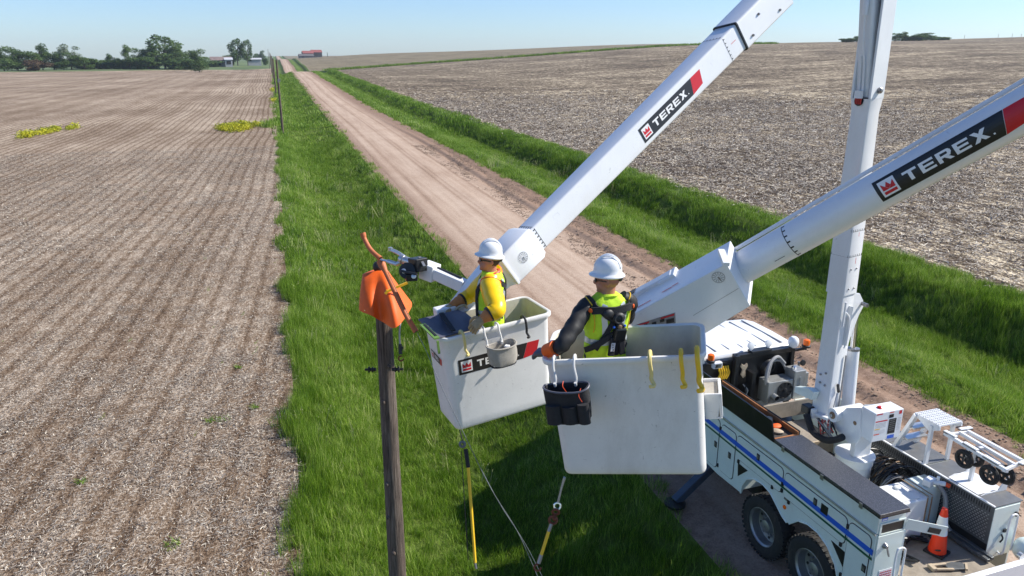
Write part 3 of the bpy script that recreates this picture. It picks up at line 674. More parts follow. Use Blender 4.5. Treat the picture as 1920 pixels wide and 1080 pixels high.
for nm, (mat_, lob, leaf, n) in dict(
        round=('leaf', rl(1, 15, .27, .12, .88, .16), .022, 75), tall=('leaf', rl(2, 15, .16, .14, .92, .12), .020, 80),
        broad=('leaf', rl(3, 15, .42, .16, .84, .17), .024, 65), cotton=('leaf', [(-.16, 0, .45, .15, .16), (-.2, .05, .66, .14, .17), (-.1, -.05, .84, .12, .12), (.04, .1, .35, .17, .12), (.17, 0, .52, .12, .15), (.2, 0, .72, .11, .15), (.12, 0, .9, .08, .09), (-.02, 0, .28, .2, .1), (.28, .05, .42, .08, .08)], .024, 85),
        loose=('leaf_grey', rl(5, 12, .26, .25, .92, .12), .022, 60), bush=('leaf', rl(6, 8, .42, .12, .7, .28), .045, 45),
        brown=('leaf_brown', rl(7, 8, .42, .12, .75, .26), .045, 40), slim=('leaf', rl(8, 9, .07, .15, .92, .10), .025, 90)).items():
    KIND[nm] = (crown_mesh(nm + '_crown', hash(nm) % 97 if False else len(nm) * 7, lob, leaf, n, mat=mat_), trunk_mesh(nm + '_trunk', 4, lob))
def tree(name, label, kind, px, ytop, y, wpx=None, group=None, sink=0, cat='tree'):
    base = on_plane(px, 120, (0, 1, 0), y); x = base.x; z = Hs(x, y) - sink; top = on_plane(px, ytop, (0, 1, 0), y).z; h = max((top - z) * 1.06, 2)
    t = thing(name, label, cat, (x, y, z), (0, 0, random.uniform(0, 6.28)), group)
    sx = 1.0 if wpx is None else (wpx * (Vector((x, y, z)) - CC).dot(CF) / FOC) / (h * .75)
    for part, me in zip(('crown', 'trunk'), KIND[kind]):
        o = bpy.data.objects.new(part, me); COL.objects.link(o); o.parent = t; o.scale = (h * sx, h * sx, h) if part == 'crown' else (h * sx, h * sx, h)
    return t
TL = [  # px, top y, distance, kind, width px, what sets it apart
    (6, 88, 500, 'round', 44, 'dark green tree cut by the left edge of the photo'),
    (32, 92, 505, 'round', 40, 'rounded dark tree second from the left end of the belt'),
    (54, 96, 512, 'broad', 40, 'low broad dark tree just left of the rusty brown bush'),
    (79, 84, 520, 'tall', 34, 'tall dark tree poking above the belt over the brown bush'),
    (100, 97, 520, 'round', 34, 'rounded dark tree between the tall belt tree and the pale loose one'),
    (118, 99, 515, 'round', 30, 'dark bushy tree directly left of the pale grey loose tree'),
    (133, 85, 522, 'loose', 44, 'pale grey green open crowned tree rising from the belt'),
    (158, 104, 520, 'broad', 32, 'short tree directly right of the pale grey loose tree'),
    (184, 107, 530, 'bush', 34, 'small pale green tree beyond the field before the gap'),
    (208, 102, 524, 'tall', 22, 'narrow dark spruce like tree beside the small pale one'),
    (218, 108, 528, 'round', 20, 'small dark tree at the foot of the narrow spruce like one'),
    (231, 110, 528, 'bush', 22, 'little round bushy tree just left of the upright poplar like one'),
    (243, 86, 524, 'tall', 30, 'upright dense tree standing clear between belt and farm clump'),
    (264, 91, 530, 'round', 34, 'dark rounded tree at the left side of the tallest clump'),
    (279, 104, 524, 'bush', 34, 'low wide bush in front of the tallest clump'),
    (287, 88, 540, 'tall', 32, 'tall tree leaning into the left side of the tallest crown'),
    (309, 68, 532, 'cotton', 66, 'tallest and darkest tree of the farm clump'),
    (322, 84, 530, 'round', 34, 'dense tree forming the right shoulder of the tallest one'),
    (334, 107, 526, 'bush', 30, 'low bush right of the tallest tree'),
    (351, 90, 545, 'broad', 44, 'wide flat topped tree with gaps beyond the lone field edge tree'),
    (388, 110, 600, 'bush', 30, 'low bush between the field edge tree and the farmhouse'),
    (180, 112, 560, 'bush', 40, 'faint bushes in the gap right of the belt'),
]
for px, yt, y, kd, wp, lb in TL: tree('farm_tree', lb, kd, px, yt, y, wp * 1.22, 'trees of the farm shelter belt')
tree('rusty_bush', 'rusty brown leaved bush at the foot of the left tree belt', 'brown', 70, 111, 496, 30, cat='bush')
tree('field_edge_tree', 'single round green tree standing in front, on the edge of the left field', 'round', 372, 93, 478, 36)
tree('cottonwood', 'big two headed cottonwood left crown beside the white farm shed', 'cotton', 446, 74, 640, 40, 'twin cottonwoods by the shed')
tree('cottonwood', 'slimmer right hand cottonwood crown nearest the white farm shed', 'cotton', 465, 76, 642, 30, 'twin cottonwoods by the shed')
tree('bush', 'dark low bush at the left foot of the twin cottonwoods', 'bush', 433, 103, 650, 18, cat='bush')
tree('bush', 'small round dark bush right behind the white farm shed', 'bush', 481, 107, 700, 9, cat='bush')
tree('bush', 'small pointed bush in the pasture closest to the utility poles', 'bush', 499, 108, 690, 8, cat='bush')
tree('distant_tree', 'hazy tree on the skyline left of the utility poles, the larger of two', 'round', 493, 95, 1150, 12, 'hazy skyline trees')
tree('distant_tree', 'hazy low tree on the skyline, the smaller left one of two', 'bush', 482, 99, 1150, 12, 'hazy skyline trees')
tree('distant_tree', 'hazy low tree on the skyline left of the twin cottonwoods', 'bush', 430, 101, 1000, 16, 'hazy skyline trees')
tree('lone_tree', 'tiny lone conifer on the ridge right of the red barns', 'slim', 615, 98, 1000, 4)
wood = ['leftmost clump of the far wood, left of the raised mast', 'low crown of the far wood touching the mast from its left', 'crown of the far wood hidden behind the mast', 'first crown of the far wood right of the mast', 'crown with a spiky top in the far wood', 'rounded crown left of the middle of the far wood', 'dark crown at the middle of the far wood', 'broad high crown right of the middle of the far wood', 'smooth crown where the far wood starts to drop', 'crown low on the right shoulder of the far wood', 'small crown near the right end of the far wood', 'last tiny crown at the right end of the far wood']
for (px, yt, kd, wp), lb in zip([(1587, 72, 'bush', 16), (1601, 69, 'round', 18), (1625, 66, 'round', 24), (1672, 63, 'round', 24), (1690, 61, 'tall', 18), (1703, 65, 'bush', 24), (1717, 64, 'round', 24), (1728, 62.5, 'round', 26), (1742, 66, 'broad', 22), (1752, 69, 'bush', 16), (1760, 69, 'bush', 13), (1766, 71, 'bush', 8)], wood):
    t = tree('woodland_tree', 'dark ' + lb, kd, px, yt - 1, 440, wp * 1.35, 'trees of the far wood on the ridge')

def building(name, label, px, ybase, y, L_, W_, hw, hr, rot, wall, roof, doors=(), wins=(), cat='building', group=None, sink=0):
    """gabled building: walls, two roof slopes, doors and windows"""
    b0 = on_plane(px, ybase, (0, 1, 0), y); z = b0.z
    t = thing(name, label, cat, (b0.x, y, z - sink), (0, 0, rot), group)
    mb = MB(); mb.bx(-L_ / 2, L_ / 2, -W_ / 2, W_ / 2, -4, hw)
    mb.prism([(-W_ / 2, hw), (W_ / 2, hw), (0, hw + hr)], (-L_ / 2, 0, 0), (0, 1, 0), (0, 0, 1), (1, 0, 0), L_); mb.build('wall', wall, t)
    for s_ in (-1, 1):
        mb = MB(); a = Vector((0, s_ * (W_ / 2 + .5), hw - .3 * hr / W_ * 2)); c = Vector((0, 0, hw + hr + .12)); d = (c - a)
        mb.add([(-L_ / 2 - .5, a.y, a.z), (L_ / 2 + .5, a.y, a.z), (L_ / 2 + .5, c.y, c.z), (-L_ / 2 - .5, c.y, c.z), (-L_ / 2 - .5, a.y, a.z - .15), (L_ / 2 + .5, a.y, a.z - .15), (L_ / 2 + .5, c.y, c.z - .15), (-L_ / 2 - .5, c.y, c.z - .15)],
               [(0, 1, 2, 3), (7, 6, 5, 4), (0, 4, 5, 1), (1, 5, 6, 2), (2, 6, 7, 3), (3, 7, 4, 0)]); mb.build('roof', roof, t)
    for x_, w_, h_ in doors:
        mb = MB(); mb.bx(x_ - w_ / 2, x_ + w_ / 2, -W_ / 2 - .12, -W_ / 2 - .02, 0, h_); mb.build('door', 'barn_dark', t)
    for x_, z_, w_, h_ in wins:
        mb = MB(); mb.bx(x_ - w_ / 2, x_ + w_ / 2, -W_ / 2 - .1, -W_ / 2 - .02, z_, z_ + h_); mb.build('window', 'glass', t)
    return t
M['barn_red'] = simple('red_barn_boards', (.16, .035, .03), .8, 0, .3, .5); M['barn_roof'] = simple('rusty_red_roof', (.30, .075, .06), .6, 0, .3, .5); M['barn_dark'] = simple('dark_barn_opening', (.03, .025, .025), .8, 0, .3, .5)
M['house_wall'] = simple('white_siding', (.42, .42, .43), .7, 0, .15, .6); M['house_roof'] = simple('brown_shingle_roof', (.23, .17, .155), .8, 0, .3, .5); M['shed_roof'] = simple('white_metal_roof', (.50, .51, .53), .5, 0, .1, .5); M['grey_barn'] = simple('weathered_grey_boards', (.12, .11, .11), .8, 0, .3, .5)
bh = building('farmhouse', 'long white farmhouse with brown roof between the farm trees', 415, 121, 610, 14, 8, 3.2, 2.2, R(6), 'house_wall', 'house_roof', [(-1, 1.2, 2.2)], [(-5, 1, 1.4, 1.2), (-3, 1, 1.4, 1.2), (2, 1, 1.4, 1.2), (5, 1, 1.8, 1.2)])
building('farm_garage', 'small white garage at the right end of the farmhouse', 429, 120.5, 604, 5, 6, 3.4, 1.2, R(6), 'house_wall', 'shed_roof', [(0, 3, 2.4)])
building('farm_shed', 'low long white shed right of the twin cottonwoods', 477, 114.5, 650, 10, 5, 1.4, .9, R(4), 'house_wall', 'shed_roof', [(-3, 1.5, 1.3)])
building('red_barn', 'left one of two red roofed barns on the ridge', 577, 104.5, 1180, 15, 10, 3.6, 3.2, R(10), 'barn_dark', 'barn_roof', [(0, 3, 3)], (), 'barn', 'red roofed barns on the ridge')
building('red_barn', 'right one of two red roofed barns on the ridge, set further back', 593, 103, 1190, 15, 10, 3.9, 3.2, R(10), 'barn_dark', 'barn_roof', [(0, 3, 3)], (), 'barn', 'red roofed barns on the ridge')
building('grey_barn', 'low dark grey barn in front of the red roofed pair', 574, 108, 1150, 20, 9, 2.5, 2.4, R(8), 'grey_barn', 'grey_barn', [(-5, 3, 2.2)], (), 'barn')

# utility poles along the left ditch
def wood_pole(label, x, y, h, r0=.13, r1=.1, grp='wooden utility poles along the left ditch'):
    t = thing('utility_pole', label, 'utility pole', (x, y, Hs(x, y) - .05), (0, 0, 0), grp)
    mb = MB(); n = 9; mb.lathe((0, 0, 0), (0, 0, 1), [(r0 + (r1 - r0) * k / n + .002 * math.sin(k * 2.3), h * k / n) for k in range(n + 1)], 14); mb.build('shaft', 'polewood', t)
    return t
p2 = wood_pole('bare utility pole standing in the grass by the field access', .3, 89, 7.9, .14, .10)
mb = MB(); mb.bx(-.05, .05, -.2, -.13, 5.5, 5.9); mb.bx(.1, .24, -.05, .05, 5.6, 5.9); mb.build('bracket', 'steel', p2)
for (px, yb, y, yt), lb in zip([(517, 169, 172, 109), (512.5, 145, 255, 104), (509.5, 134, 330, 100), (505, 122, 590, 92), (507, 118, 680, 98)], ['second utility pole beyond the field access, paired on its left', 'third utility pole up the line, halfway to the crest', 'utility pole at the crest of the road', 'thin far utility pole rising above the horizon left of the road', 'shorter far utility pole right beside the thin one']):
    b0 = on_plane(px, yb, (0, 1, 0), y); top = on_plane(px, yt, (0, 1, 0), y).z; z = Hs(b0.x, y)
    wood_pole(lb, b0.x, y, max(4, top - z), .17, .13)
for (px, yt), lb in zip([(1808, 66), (1871, 64), (1897, 63), (1914, 63.5)], ['leftmost of the four tiny poles on the right ridge', 'second from left of the tiny ridge poles', 'third from left of the tiny ridge poles', 'rightmost of the tiny poles on the ridge, at the photo edge']):
    b0 = on_plane(px, 72, (0, 1, 0), 620); z = Hs(b0.x, 620); top = on_plane(px, yt, (0, 1, 0), 620).z
    t = thing('ridge_pole', lb, 'utility pole', (b0.x, 620, z - 1), (0, 0, 0), 'tiny poles on the right ridge'); hh = top - z + 1
    MB().tube([(0, 0, 0), (0, 0, hh)], .14, 6).build('shaft', 'polewood', t); MB().bar((-.9, 0, hh - .5), (.9, 0, hh - .5), .12, .12).build('crossarm', 'polewood', t)

# ------------------------------------------------------------------ lettering and decals
LET = {  # strokes as quads in a 1 x 1 box
    'T': [[(0, .78), (1, .78), (1, 1), (0, 1)], [(.37, 0), (.63, 0), (.63, .78), (.37, .78)]],
    'E': [[(0, 0), (.26, 0), (.26, 1), (0, 1)], [(.26, .79), (1, .79), (1, 1), (.26, 1)], [(.26, .40), (.93, .40), (.93, .60), (.26, .60)], [(.26, 0), (1, 0), (1, .21), (.26, .21)]],
    'R': [[(0, 0), (.26, 0), (.26, 1), (0, 1)], [(.26, .80), (.82, .80), (.74, 1), (.26, 1)], [(.74, .80), (.74, .55), (1, .60), (1, .84)], [(.74, 1), (.74, .80), (1, .80), (.90, .96)], [(.26, .36), (.86, .36), (.98, .60), (.26, .56)], [(.45, .36), (.74, .36), (1.02, 0), (.72, 0)]],
    'X': [[(0, 0), (.32, 0), (1, 1), (.68, 1)], [(0, 1), (.32, 1), (.50, .73), (.34, .50)], [(.50, .27), (.66, .50), (1, 0), (.68, 0)]],
}
CROWN = [[(.12, .12), (.88, .12), (.88, .30), (.12, .30)], [(.12, .38), (.5, .38), (.30, .62), (.12, .82)], [(.5, .38), (.88, .38), (.88, .82), (.70, .62)], [(.34, .58), (.5, .40), (.66, .58), (.5, .84)]]
def quad_grid(mb, q, fn, off, mi, nu=3, nv=3):
    a, b, c, d = [Vector((*p, 0)) for p in q]; vs = []
    for j in range(nv + 1):
        for i in range(nu + 1):
            s, t = i / nu, j / nv; p = a.lerp(b, s).lerp(d.lerp(c, s), t); vs.append(fn(p.x, p.y, off))
    mb.add(vs, [(j * (nu + 1) + i, j * (nu + 1) + i + 1, (j + 1) * (nu + 1) + i + 1, (j + 1) * (nu + 1) + i) for j in range(nv) for i in range(nu)], mi)
def brand_panel(name, parent, fn, Lm, Hm, flip_stripe=True, letters='TEREX', gap=.0012, label=None):
    """black panel with crown badge, white lettering and a slanted red end; fn(u, v, off) gives the surface point"""
    mb = MB(); k = Hm * .35
    for i in range(12): quad_grid(mb, [(Lm * .82 * i / 12, 0), (Lm * .82 * (i + 1) / 12, 0), (Lm * .82 * (i + 1) / 12, Hm), (Lm * .82 * i / 12, Hm)], fn, gap, 0, 1, 8)
    sx = Lm * .82
    quad_grid(mb, [(sx, 0), (sx + .001, 0), (sx + k, Hm), (sx, Hm)], fn, gap, 0, 1, 8)
    quad_grid(mb, [(sx + .004, 0), (Lm, Hm * .12), (Lm + k * .75, Hm), (sx + k + .004, Hm)], fn, gap, 2, 3, 8)
    bx_, by_ = Hm * .17, Hm * .14; bs = Hm * .72
    quad_grid(mb, [(bx_, by_), (bx_ + bs, by_), (bx_ + bs, by_ + bs), (bx_, by_ + bs)], fn, gap * 2, 1, 4, 6)
    for q in CROWN: quad_grid(mb, [(bx_ + bs * x, by_ + bs * y) for x, y in q], fn, gap * 3, 2, 2, 3)
    lh = Hm * .46; x = bx_ + bs + Hm * .32; wl = (sx - x - Hm * .35) / len(letters)
    for ch in letters:
        for q in LET[ch]: quad_grid(mb, [(x + wl * .84 * p[0] + lh * .0 * p[1], Hm * .27 + lh * p[1]) for p in q], fn, gap * 2, 1, 2, 4)
        x += wl
    d = Hm * .035; cx = x + d * 1.5; cy = Hm * .30
    quad_grid(mb, [(cx - d, cy - d), (cx + d, cy - d), (cx + d, cy + d), (cx - d, cy + d)], fn, gap * 2, 1, 1, 1)
    o = mb.build(name, ['ink', 'print', 'red'], parent)
    return o
def flat_fn(o, ex, ey):
    o, ex, ey = Vector(o), Vector(ex).normalized(), Vector(ey).normalized(); n = ex.cross(ey).normalized()
    return lambda u, v, off: o + ex * u + ey * v + n * off
def rect_print(mb, fn, u0, v0, u1, v1, off, mi): quad_grid(mb, [(u0, v0), (u1, v0), (u1, v1), (u0, v1)], fn, off, mi, 1, 3)
def angle_dial(name, parent, fn, r=.06):
    mb = MB()
    for k in range(24):
        a0, a1 = 2 * math.pi * k / 24, 2 * math.pi * (k + 1) / 24
        quad_grid(mb, [(r * .93 * math.cos(a0), r * .93 * math.sin(a0)), (r * math.cos(a0), r * math.sin(a0)), (r * math.cos(a1), r * math.sin(a1)), (r * .93 * math.cos(a1), r * .93 * math.sin(a1))], fn, .0015, 0, 1, 1)
    for k in range(12):
        a = 2 * math.pi * k / 12; d = Vector((math.cos(a), math.sin(a))); n = Vector((-d.y, d.x)) * r * .03
        p, q = d * r * .35, d * r * .9
        quad_grid(mb, [tuple(p - n), tuple(q - n * 1.6), tuple(q + n * 1.6), tuple(p + n)], fn, .002, 0, 1, 1)
    quad_grid(mb, [(-r * .07, -r * .75), (r * .07, -r * .75), (r * .16, r * .1), (-r * .16, r * .1)], fn, .0025, 0, 1, 2)
    return mb.build(name, 'cable_grey' if False else 'steel', parent)

# ------------------------------------------------------------------ the bucket truck (local axes: x across from its left side, y forward, z up)
TO = Vector((7.114, 6.711, 0)); TROT = R(2.2)
truck = thing('bucket_truck', 'white bucket truck with blue and green stripes parked on the dirt road', 'truck', TO, (0, 0, TROT))
TM = Matrix.Translation(TO) @ Matrix.Rotation(TROT, 4, 'Z')
def loc(px, py, ax, val):
    """a place on the truck's own plane axis = val, read off the photograph"""
    nrm = TM.to_3x3() @ Vector([1 if ax == c else 0 for c in 'xyz']); c = nrm.dot(TO) + val
    return TM.inverted() @ on_plane(px, py, nrm, c)
def subs(name, mat, parent, fn, n=None, **kw):
    mb = MB(); fn(mb); return mb.build(name, mat, parent, **kw)

# left side pack: one outline with both wheel arches
def arch(cx, r, a0, a1, n=9): return [(cx + r * math.cos(R(a0 + (a1 - a0) * k / n)), .55 + r * .98 * math.sin(R(a0 + (a1 - a0) * k / n)) * 1.12) for k in range(n + 1)]
ol = [(0, 1.92), (0, .62), (.28, .62)]
ol += [(.50, .80), (.60, 1.02), (.78, 1.20), (1.00, 1.29), (1.22, 1.29), (1.42, 1.22), (1.60, 1.05), (1.66, 1.03), (1.78, 1.08), (1.95, 1.20), (2.10, 1.30), (2.30, 1.34), (2.52, 1.31), (2.70, 1.20), (2.80, 1.02), (2.82, .86), (3.5, .83), (3.9, .86), (4.22, .88), (4.22, 1.92)]
def side_panel(name, x0, sgn, parent=truck, top=1.92, mat='body'):
    mb = MB(); o2 = [(a, min(b, top)) for a, b in ol]
    mb.prism(o2, (x0, 0, 0), (0, 1, 0), (0, 0, 1), (sgn, 0, 0), .03); return mb.build(name, mat, parent, bevel=.006)
sp = side_panel('side_panel', 0, 1)
mb = MB(); mb.bx(.0, .46, 0, 4.22, 1.93, 2.21); mb.bx(.035, .46, 0.01, .5, .64, 1.915); mb.bx(.035, .46, 2.84, 4.2, .90, 1.915); mb.bx(.035, .46, .5, 2.84, 1.40, 1.915); mb.build('side_locker', 'body', truck, bevel=.008)
def rounded_door(y0, y1, z0, z1, r=.07, x=-.014, t=.012, low=None):
    mb = MB(); pts = [(y0 + (y1 - y0) / 2 + p[0], z0 + (z1 - z0) / 2 + p[1]) for p in rrect((y1 - y0) / 2, (z1 - z0) / 2, r, 4)]
    mb.prism(pts, (x, 0, 0), (0, 1, 0), (0, 0, 1), (1, 0, 0), t); return mb.build('locker_door', 'body', truck, bevel=.003)
mbs = MB()
doors = [(3.56, 4.14, .93, 1.86), (3.08, 3.49, .96, 1.84), (1.86, 3.03, 1.44, 1.86), (.50, 1.80, 1.43, 1.85), (.06, .45, .72, 1.84)]
D = [rounded_door(*q) for q in doors]
for q in doors:   # dark rubber joint round each door
    y0, y1, z0, z1 = q; mb = MB(); pts = [((y0 + y1) / 2 + p[0], (z0 + z1) / 2 + p[1]) for p in rrect((y1 - y0) / 2 + .012, (z1 - z0) / 2 + .012, .08, 4)]
    mb.prism(pts, (-.004, 0, 0), (0, 1, 0), (0, 0, 1), (1, 0, 0), .003); mb.build('door_seal', 'blackp', truck)
for (y, z), d in zip([(3.62, 1.38), (3.20, 1.38), (2.46, 1.75), (1.12, 1.74), (.10, 1.33)], D):
    mb = MB(); mb.bx(-.022, -.015, y - .035, y + .035, z - .055, z + .055); mb.bx(-.034, -.0225, y - .02, y + .02, z - .03, z + .035, 1); mb.build('paddle_latch', ['blackp', 'steel'], d)
mb = MB(); mb.bx(-.018, -.015, .86, 1.00, 1.66, 1.80); mb.build('notice_plate', 'black', D[3])
for y, z in [(3.52, 1.74), (3.50, 1.02), (1.84, 1.62), (1.84, 1.50), (2.95, 1.40), (2.06, 1.43), (.55, 1.40), (1.66, 1.40), (.47, 1.75), (.47, .95)]:
    MB().bx(-.028, -.003, y - .018, y + .018, z - .03, z + .03).build('hinge', 'blackp', truck)
mb = MB(); mb.bar((-.018, 4.2, 1.985), (-.018, 0.0, 1.925), .022, .022); mb.build('drip_rail', 'alu', truck)
mb = MB(); mb.bar((-.001, 4.21, 1.60), (-.001, -.0, 1.60), .004, .004); 
def stripe(name, mat, zf, zr, hgt):
    mb = MB(); n = 20
    for i in range(n):
        y0, y1 = 4.21 - 4.21 * i / n, 4.21 - 4.21 * (i + 1) / n; za, zb = zf + (zr - zf) * i / n, zf + (zr - zf) * (i + 1) / n
        mb.add([(-.0175, y0, za), (-.0175, y1, zb), (-.0175, y1, zb + hgt), (-.0175, y0, za + hgt), (-.0146, y0, za), (-.0146, y1, zb), (-.0146, y1, zb + hgt), (-.0146, y0, za + hgt)], [(0, 1, 2, 3), (7, 6, 5, 4), (3, 2, 6, 7), (0, 4, 5, 1)])
    return mb.build(name, mat, truck)
stripe('blue_stripe', 'blue', 1.66, 1.60, .085); stripe('green_stripe', 'dgreen', 1.585, 1.525, .035)
# triangular vents, step cut-out, side marker
for tri in ([(2.97, 1.36), (2.94, 1.12), (2.70, 1.36)], [(.74, 1.34), (.47, 1.33), (.44, 1.06)]):
    MB().prism(tri, (-.006, 0, 0), (0, 1, 0), (0, 0, 1), (1, 0, 0), .005).build('vent', 'ink', truck)
MB().lathe((-.002, 1.74, 1.26), (-1, 0, 0), [(.035, 0), (.033, .014), (.015, .02)], 14).build('side_marker', 'lens', truck)
MB().bx(-.006, -.001, 1.66, 1.78, 1.385, 1.42).build('name_strip', 'steel', truck)
mb = MB(); fn = flat_fn((-.0155, 4.08, 1.02), (0, -1, 0), (0, 0, 1)); rect_print(mb, fn, 0, .09, .15, .105, .001, 0); rect_print(mb, fn, .01, 0, .05, .07, .001, 1); rect_print(mb, fn, .08, .02, .10, .07, .001, 0); mb.build('warning_decal', ['red', 'steel'], D[0])
# fender lips
for cx, r0, a0, a1 in ((1.12, .62, 20, 165), (2.30, .62, 25, 175)):
    pts = [p for p in ol if (.45 < p[0] < 1.62 if cx < 2 else 1.62 < p[0] < 2.9)]
    mb = MB(); mb.tube([(-.004, a, b) for a, b in pts], .014, 6); mb.build('fender_lip', 'body', truck)
# lid with tread plate, open black lid and the locker behind it
lid = MB().bx(-.035, .47, -.04, 2.10, 2.215, 2.262).build('tread_lid', 'tread', truck, bevel=.004)
MB().bx(-.04, .475, -.045, 2.105, 2.205, 2.2145).build('lid_edge', 'black', truck)
for y in (.25, 1.0, 1.85): MB().bx(-.055, -.042, y, y + .06, 2.17, 2.25).build('lid_hinge', 'steel', truck)
ol2 = MB(); ol2.add([(-.03, 4.2, 2.19), (-.03, 2.13, 2.19), (-.09, 2.16, 2.57), (-.09, 4.2, 2.60), (.0, 4.2, 2.19), (.0, 2.13, 2.19), (-.06, 2.16, 2.57), (-.06, 4.2, 2.60)], [(0, 1, 2, 3), (7, 6, 5, 4), (0, 4, 5, 1), (1, 5, 6, 2), (2, 6, 7, 3), (3, 7, 4, 0)])
ol2 = ol2.build('open_lid', 'black', truck, bevel=.004)
mb = MB(); mb.bx(.42, .45, 2.13, 4.2, 2.21, 2.30); mb.bx(.0, .45, 2.13, 2.16, 2.21, 2.25); mb.build('locker_rim', 'wood', truck)
MB().bx(.452, .47, 2.13, 4.2, 2.21, 2.31).build('rim_trim', 'blackp', truck)
mb = MB(); mb.bx(.01, .42, 2.17, 4.19, 2.2105, 2.214); mb.build('locker_floor', 'darkfloor', truck)
r_ = random.Random(3)
for i, (mt, c) in enumerate((('tan', (.2, 2.35)), ('orange', (.3, 2.5)), ('canvas', (.18, 2.62)), ('tan', (.33, 2.75)), ('wood', (.22, 2.95)), ('canvas', (.28, 3.2)))):
    mb = MB(); mb.ball((c[0], c[1], 2.24), .075, 10, 0, (1, 1.5, .45), Euler((0, 0, r_.uniform(0, 3))).to_matrix()); o = mb.build('folded_cover', mt, truck)
# rear face of the left pack: open hatch, latch handle, stickers, grab handle
mb = MB(); mb.bx(.06, .44, -.004, .0, 1.93, 2.07); mb.build('hatch_opening', 'ink', truck)
mb = MB()
for a, b, c, d in ((.03, .06, 1.91, 2.09), (.44, .47, 1.91, 2.09), (.06, .44, 2.07, 2.09), (.06, .44, 1.91, 1.93)): mb.bx(a, b, -.014, -.0005, c, d)
mb.build('hatch_frame', 'body', truck)
mb = MB(); mb.bar((.47, -.015, 2.0), (1.10, -.12, 1.80), .012, .155); mb.build('hatch_door', 'body', truck, bevel=.003); MB().bar((.82, -.085, 1.875), (1.0, -.115, 1.818), .016, .075).build('hatch_latch', 'blackp', truck)
mb = MB(); mb.bx(.02, .49, -.02, -.001, .64, 1.90); mb.build('rear_door', 'body', truck, bevel=.004)
mb = MB(); mb.lathe((.15, -.02, 1.74), (0, -1, 0), [(.045, 0), (.04, .02), (.02, .05)], 12); mb.bar((.15, -.06, 1.74), (.21, -.06, 1.58), .02, .015); mb.build('rear_latch', 'steel', truck)
mb = MB(); mb.bx(.13, .36, -.024, -.0205, 1.16, 1.34); mb.build('notice_sign', 'print', truck)
mb = MB()
for k in range(4):
    for j in range(7): mb.bx(.145 + j * .03, .145 + j * .03 + .018, -.0265, -.0245, 1.18 + k * .038, 1.198 + k * .038)
mb.build('sign_lettering', 'red', truck, kind='stuff')
def grab(x, z0, z1, name='grab_handle', par=truck, y=-.03, s=1):
    mb = MB(); mb.tube(smoothcurve([(x, y, z0), (x, y - .09, z0 + .05), (x, y - .09, z1 - .08), (x + .05 * s, y - .09, z1), (x + .13 * s, y - .09, z1 - .02), (x + .15 * s, y - .09, z1 - .12), (x + .15 * s, y - .09, z0 + .05)], 5), .014, 8); return mb.build(name, 'white', par)
grab(.27, 1.0, 1.72); grab(2.32, 1.12, 1.78)
mb = MB(); fn = flat_fn((.05, -.0005, 2.12), (1, 0, 0), (0, 0, 1)); rect_print(mb, fn, 0, 0, .10, .07, .002, 0); rect_print(mb, fn, .01, .01, .09, .03, .003, 1); mb.build('flag_sticker', ['blue', 'print'], truck)

# wheels
def wheel(y, x, s, dual=False, r=.53, wd=.26):
    """tyre tread faces sideways along x; s is the outward direction"""
    t = bpy.data.objects.new('wheel', None); COL.objects.link(t); t.parent = truck; t.location = (x, y, r + .0)
    mb = MB(); pr = [(r * .62, 0), (r * .80, -.012), (r * .93, .004), (r * .985, .03), (r, .06), (r, wd - .06), (r * .985, wd - .03), (r * .93, wd), (r * .62, wd)]
    mb.lathe((0, 0, 0), (-s, 0, 0), pr, 48, 0, False)
    for k in range(40):   # lugs of the mud tread
        a = 2 * math.pi * k / 40
        for q in (0, 1):
            a2 = a + q * .08; c = Vector((-s * (wd * (.22 if q else .78)), math.cos(a2) * (r - .006), math.sin(a2) * (r - .006)))
            mb.box(c, (wd * .42, .045, .03), Euler((a2 - math.pi / 2, 0, 0)))
    mb.build('tyre', 'rubber', t)
    mb = MB(); pr = [(r * .60, .0), (r * .63, .006), (r * .60, .02), (r * .565, .04), (r * .54, .17), (r * .42, .19), (r * .26, .175), (r * .22, .12), (r * .20, .075), (r * .12, .06), (.01, .06)]
    mb.lathe((0, 0, 0), (-s, 0, 0), pr, 40, 0, False)
    mb.build('rim', 'rimm', t, sharp=25)
    mb = MB()
    for k in range(10):
        a = 2 * math.pi * k / 10; mb.lathe((-s * .175, math.cos(a) * r * .31, math.sin(a) * r * .31), (s, 0, 0), [(.016, 0), (.016, .03), (.008, .04)], 8)
    for k in range(10):
        a = 2 * math.pi * (k + .5) / 10; mb.lathe((-s * .178, math.cos(a) * r * .455, math.sin(a) * r * .455), (s, 0, 0), [(.024, 0), (.024, .006)], 10, 1)
    mb.build('wheel_nuts', ['steel', 'ink'], t, kind='stuff')
    return t
for y in (1.12, 2.27):
    wheel(y, .045, -1); wheel(y, 2.56, 1); 
wheel(5.9, .10, -1, r=.5); wheel(5.9, 2.46, 1, r=.5)
mb = MB()
for y in (1.12, 2.27): mb.tube([(.3, y, .53), (2.3, y, .53)], .07, 10); mb.ball((1.3, y, .53), .17, 12)
mb.tube([(.3, 5.9, .5), (2.3, 5.9, .5)], .05, 8); mb.bx(.85, .95, -.1, 7.4, .72, .95); mb.bx(1.65, 1.75, -.1, 7.4, .72, .95); mb.bx(.5, .8, 2.9, 4.0, .55, .9)
mb.bx(.46, 2.1, .3, 4.1, .96, 1.05); mb.bx(.2, 2.3, 4.0, 5.3, .55, 1.25); mb.build('chassis_and_light_block', 'black', truck)  # low box between cab and bed added to stop light through the gap
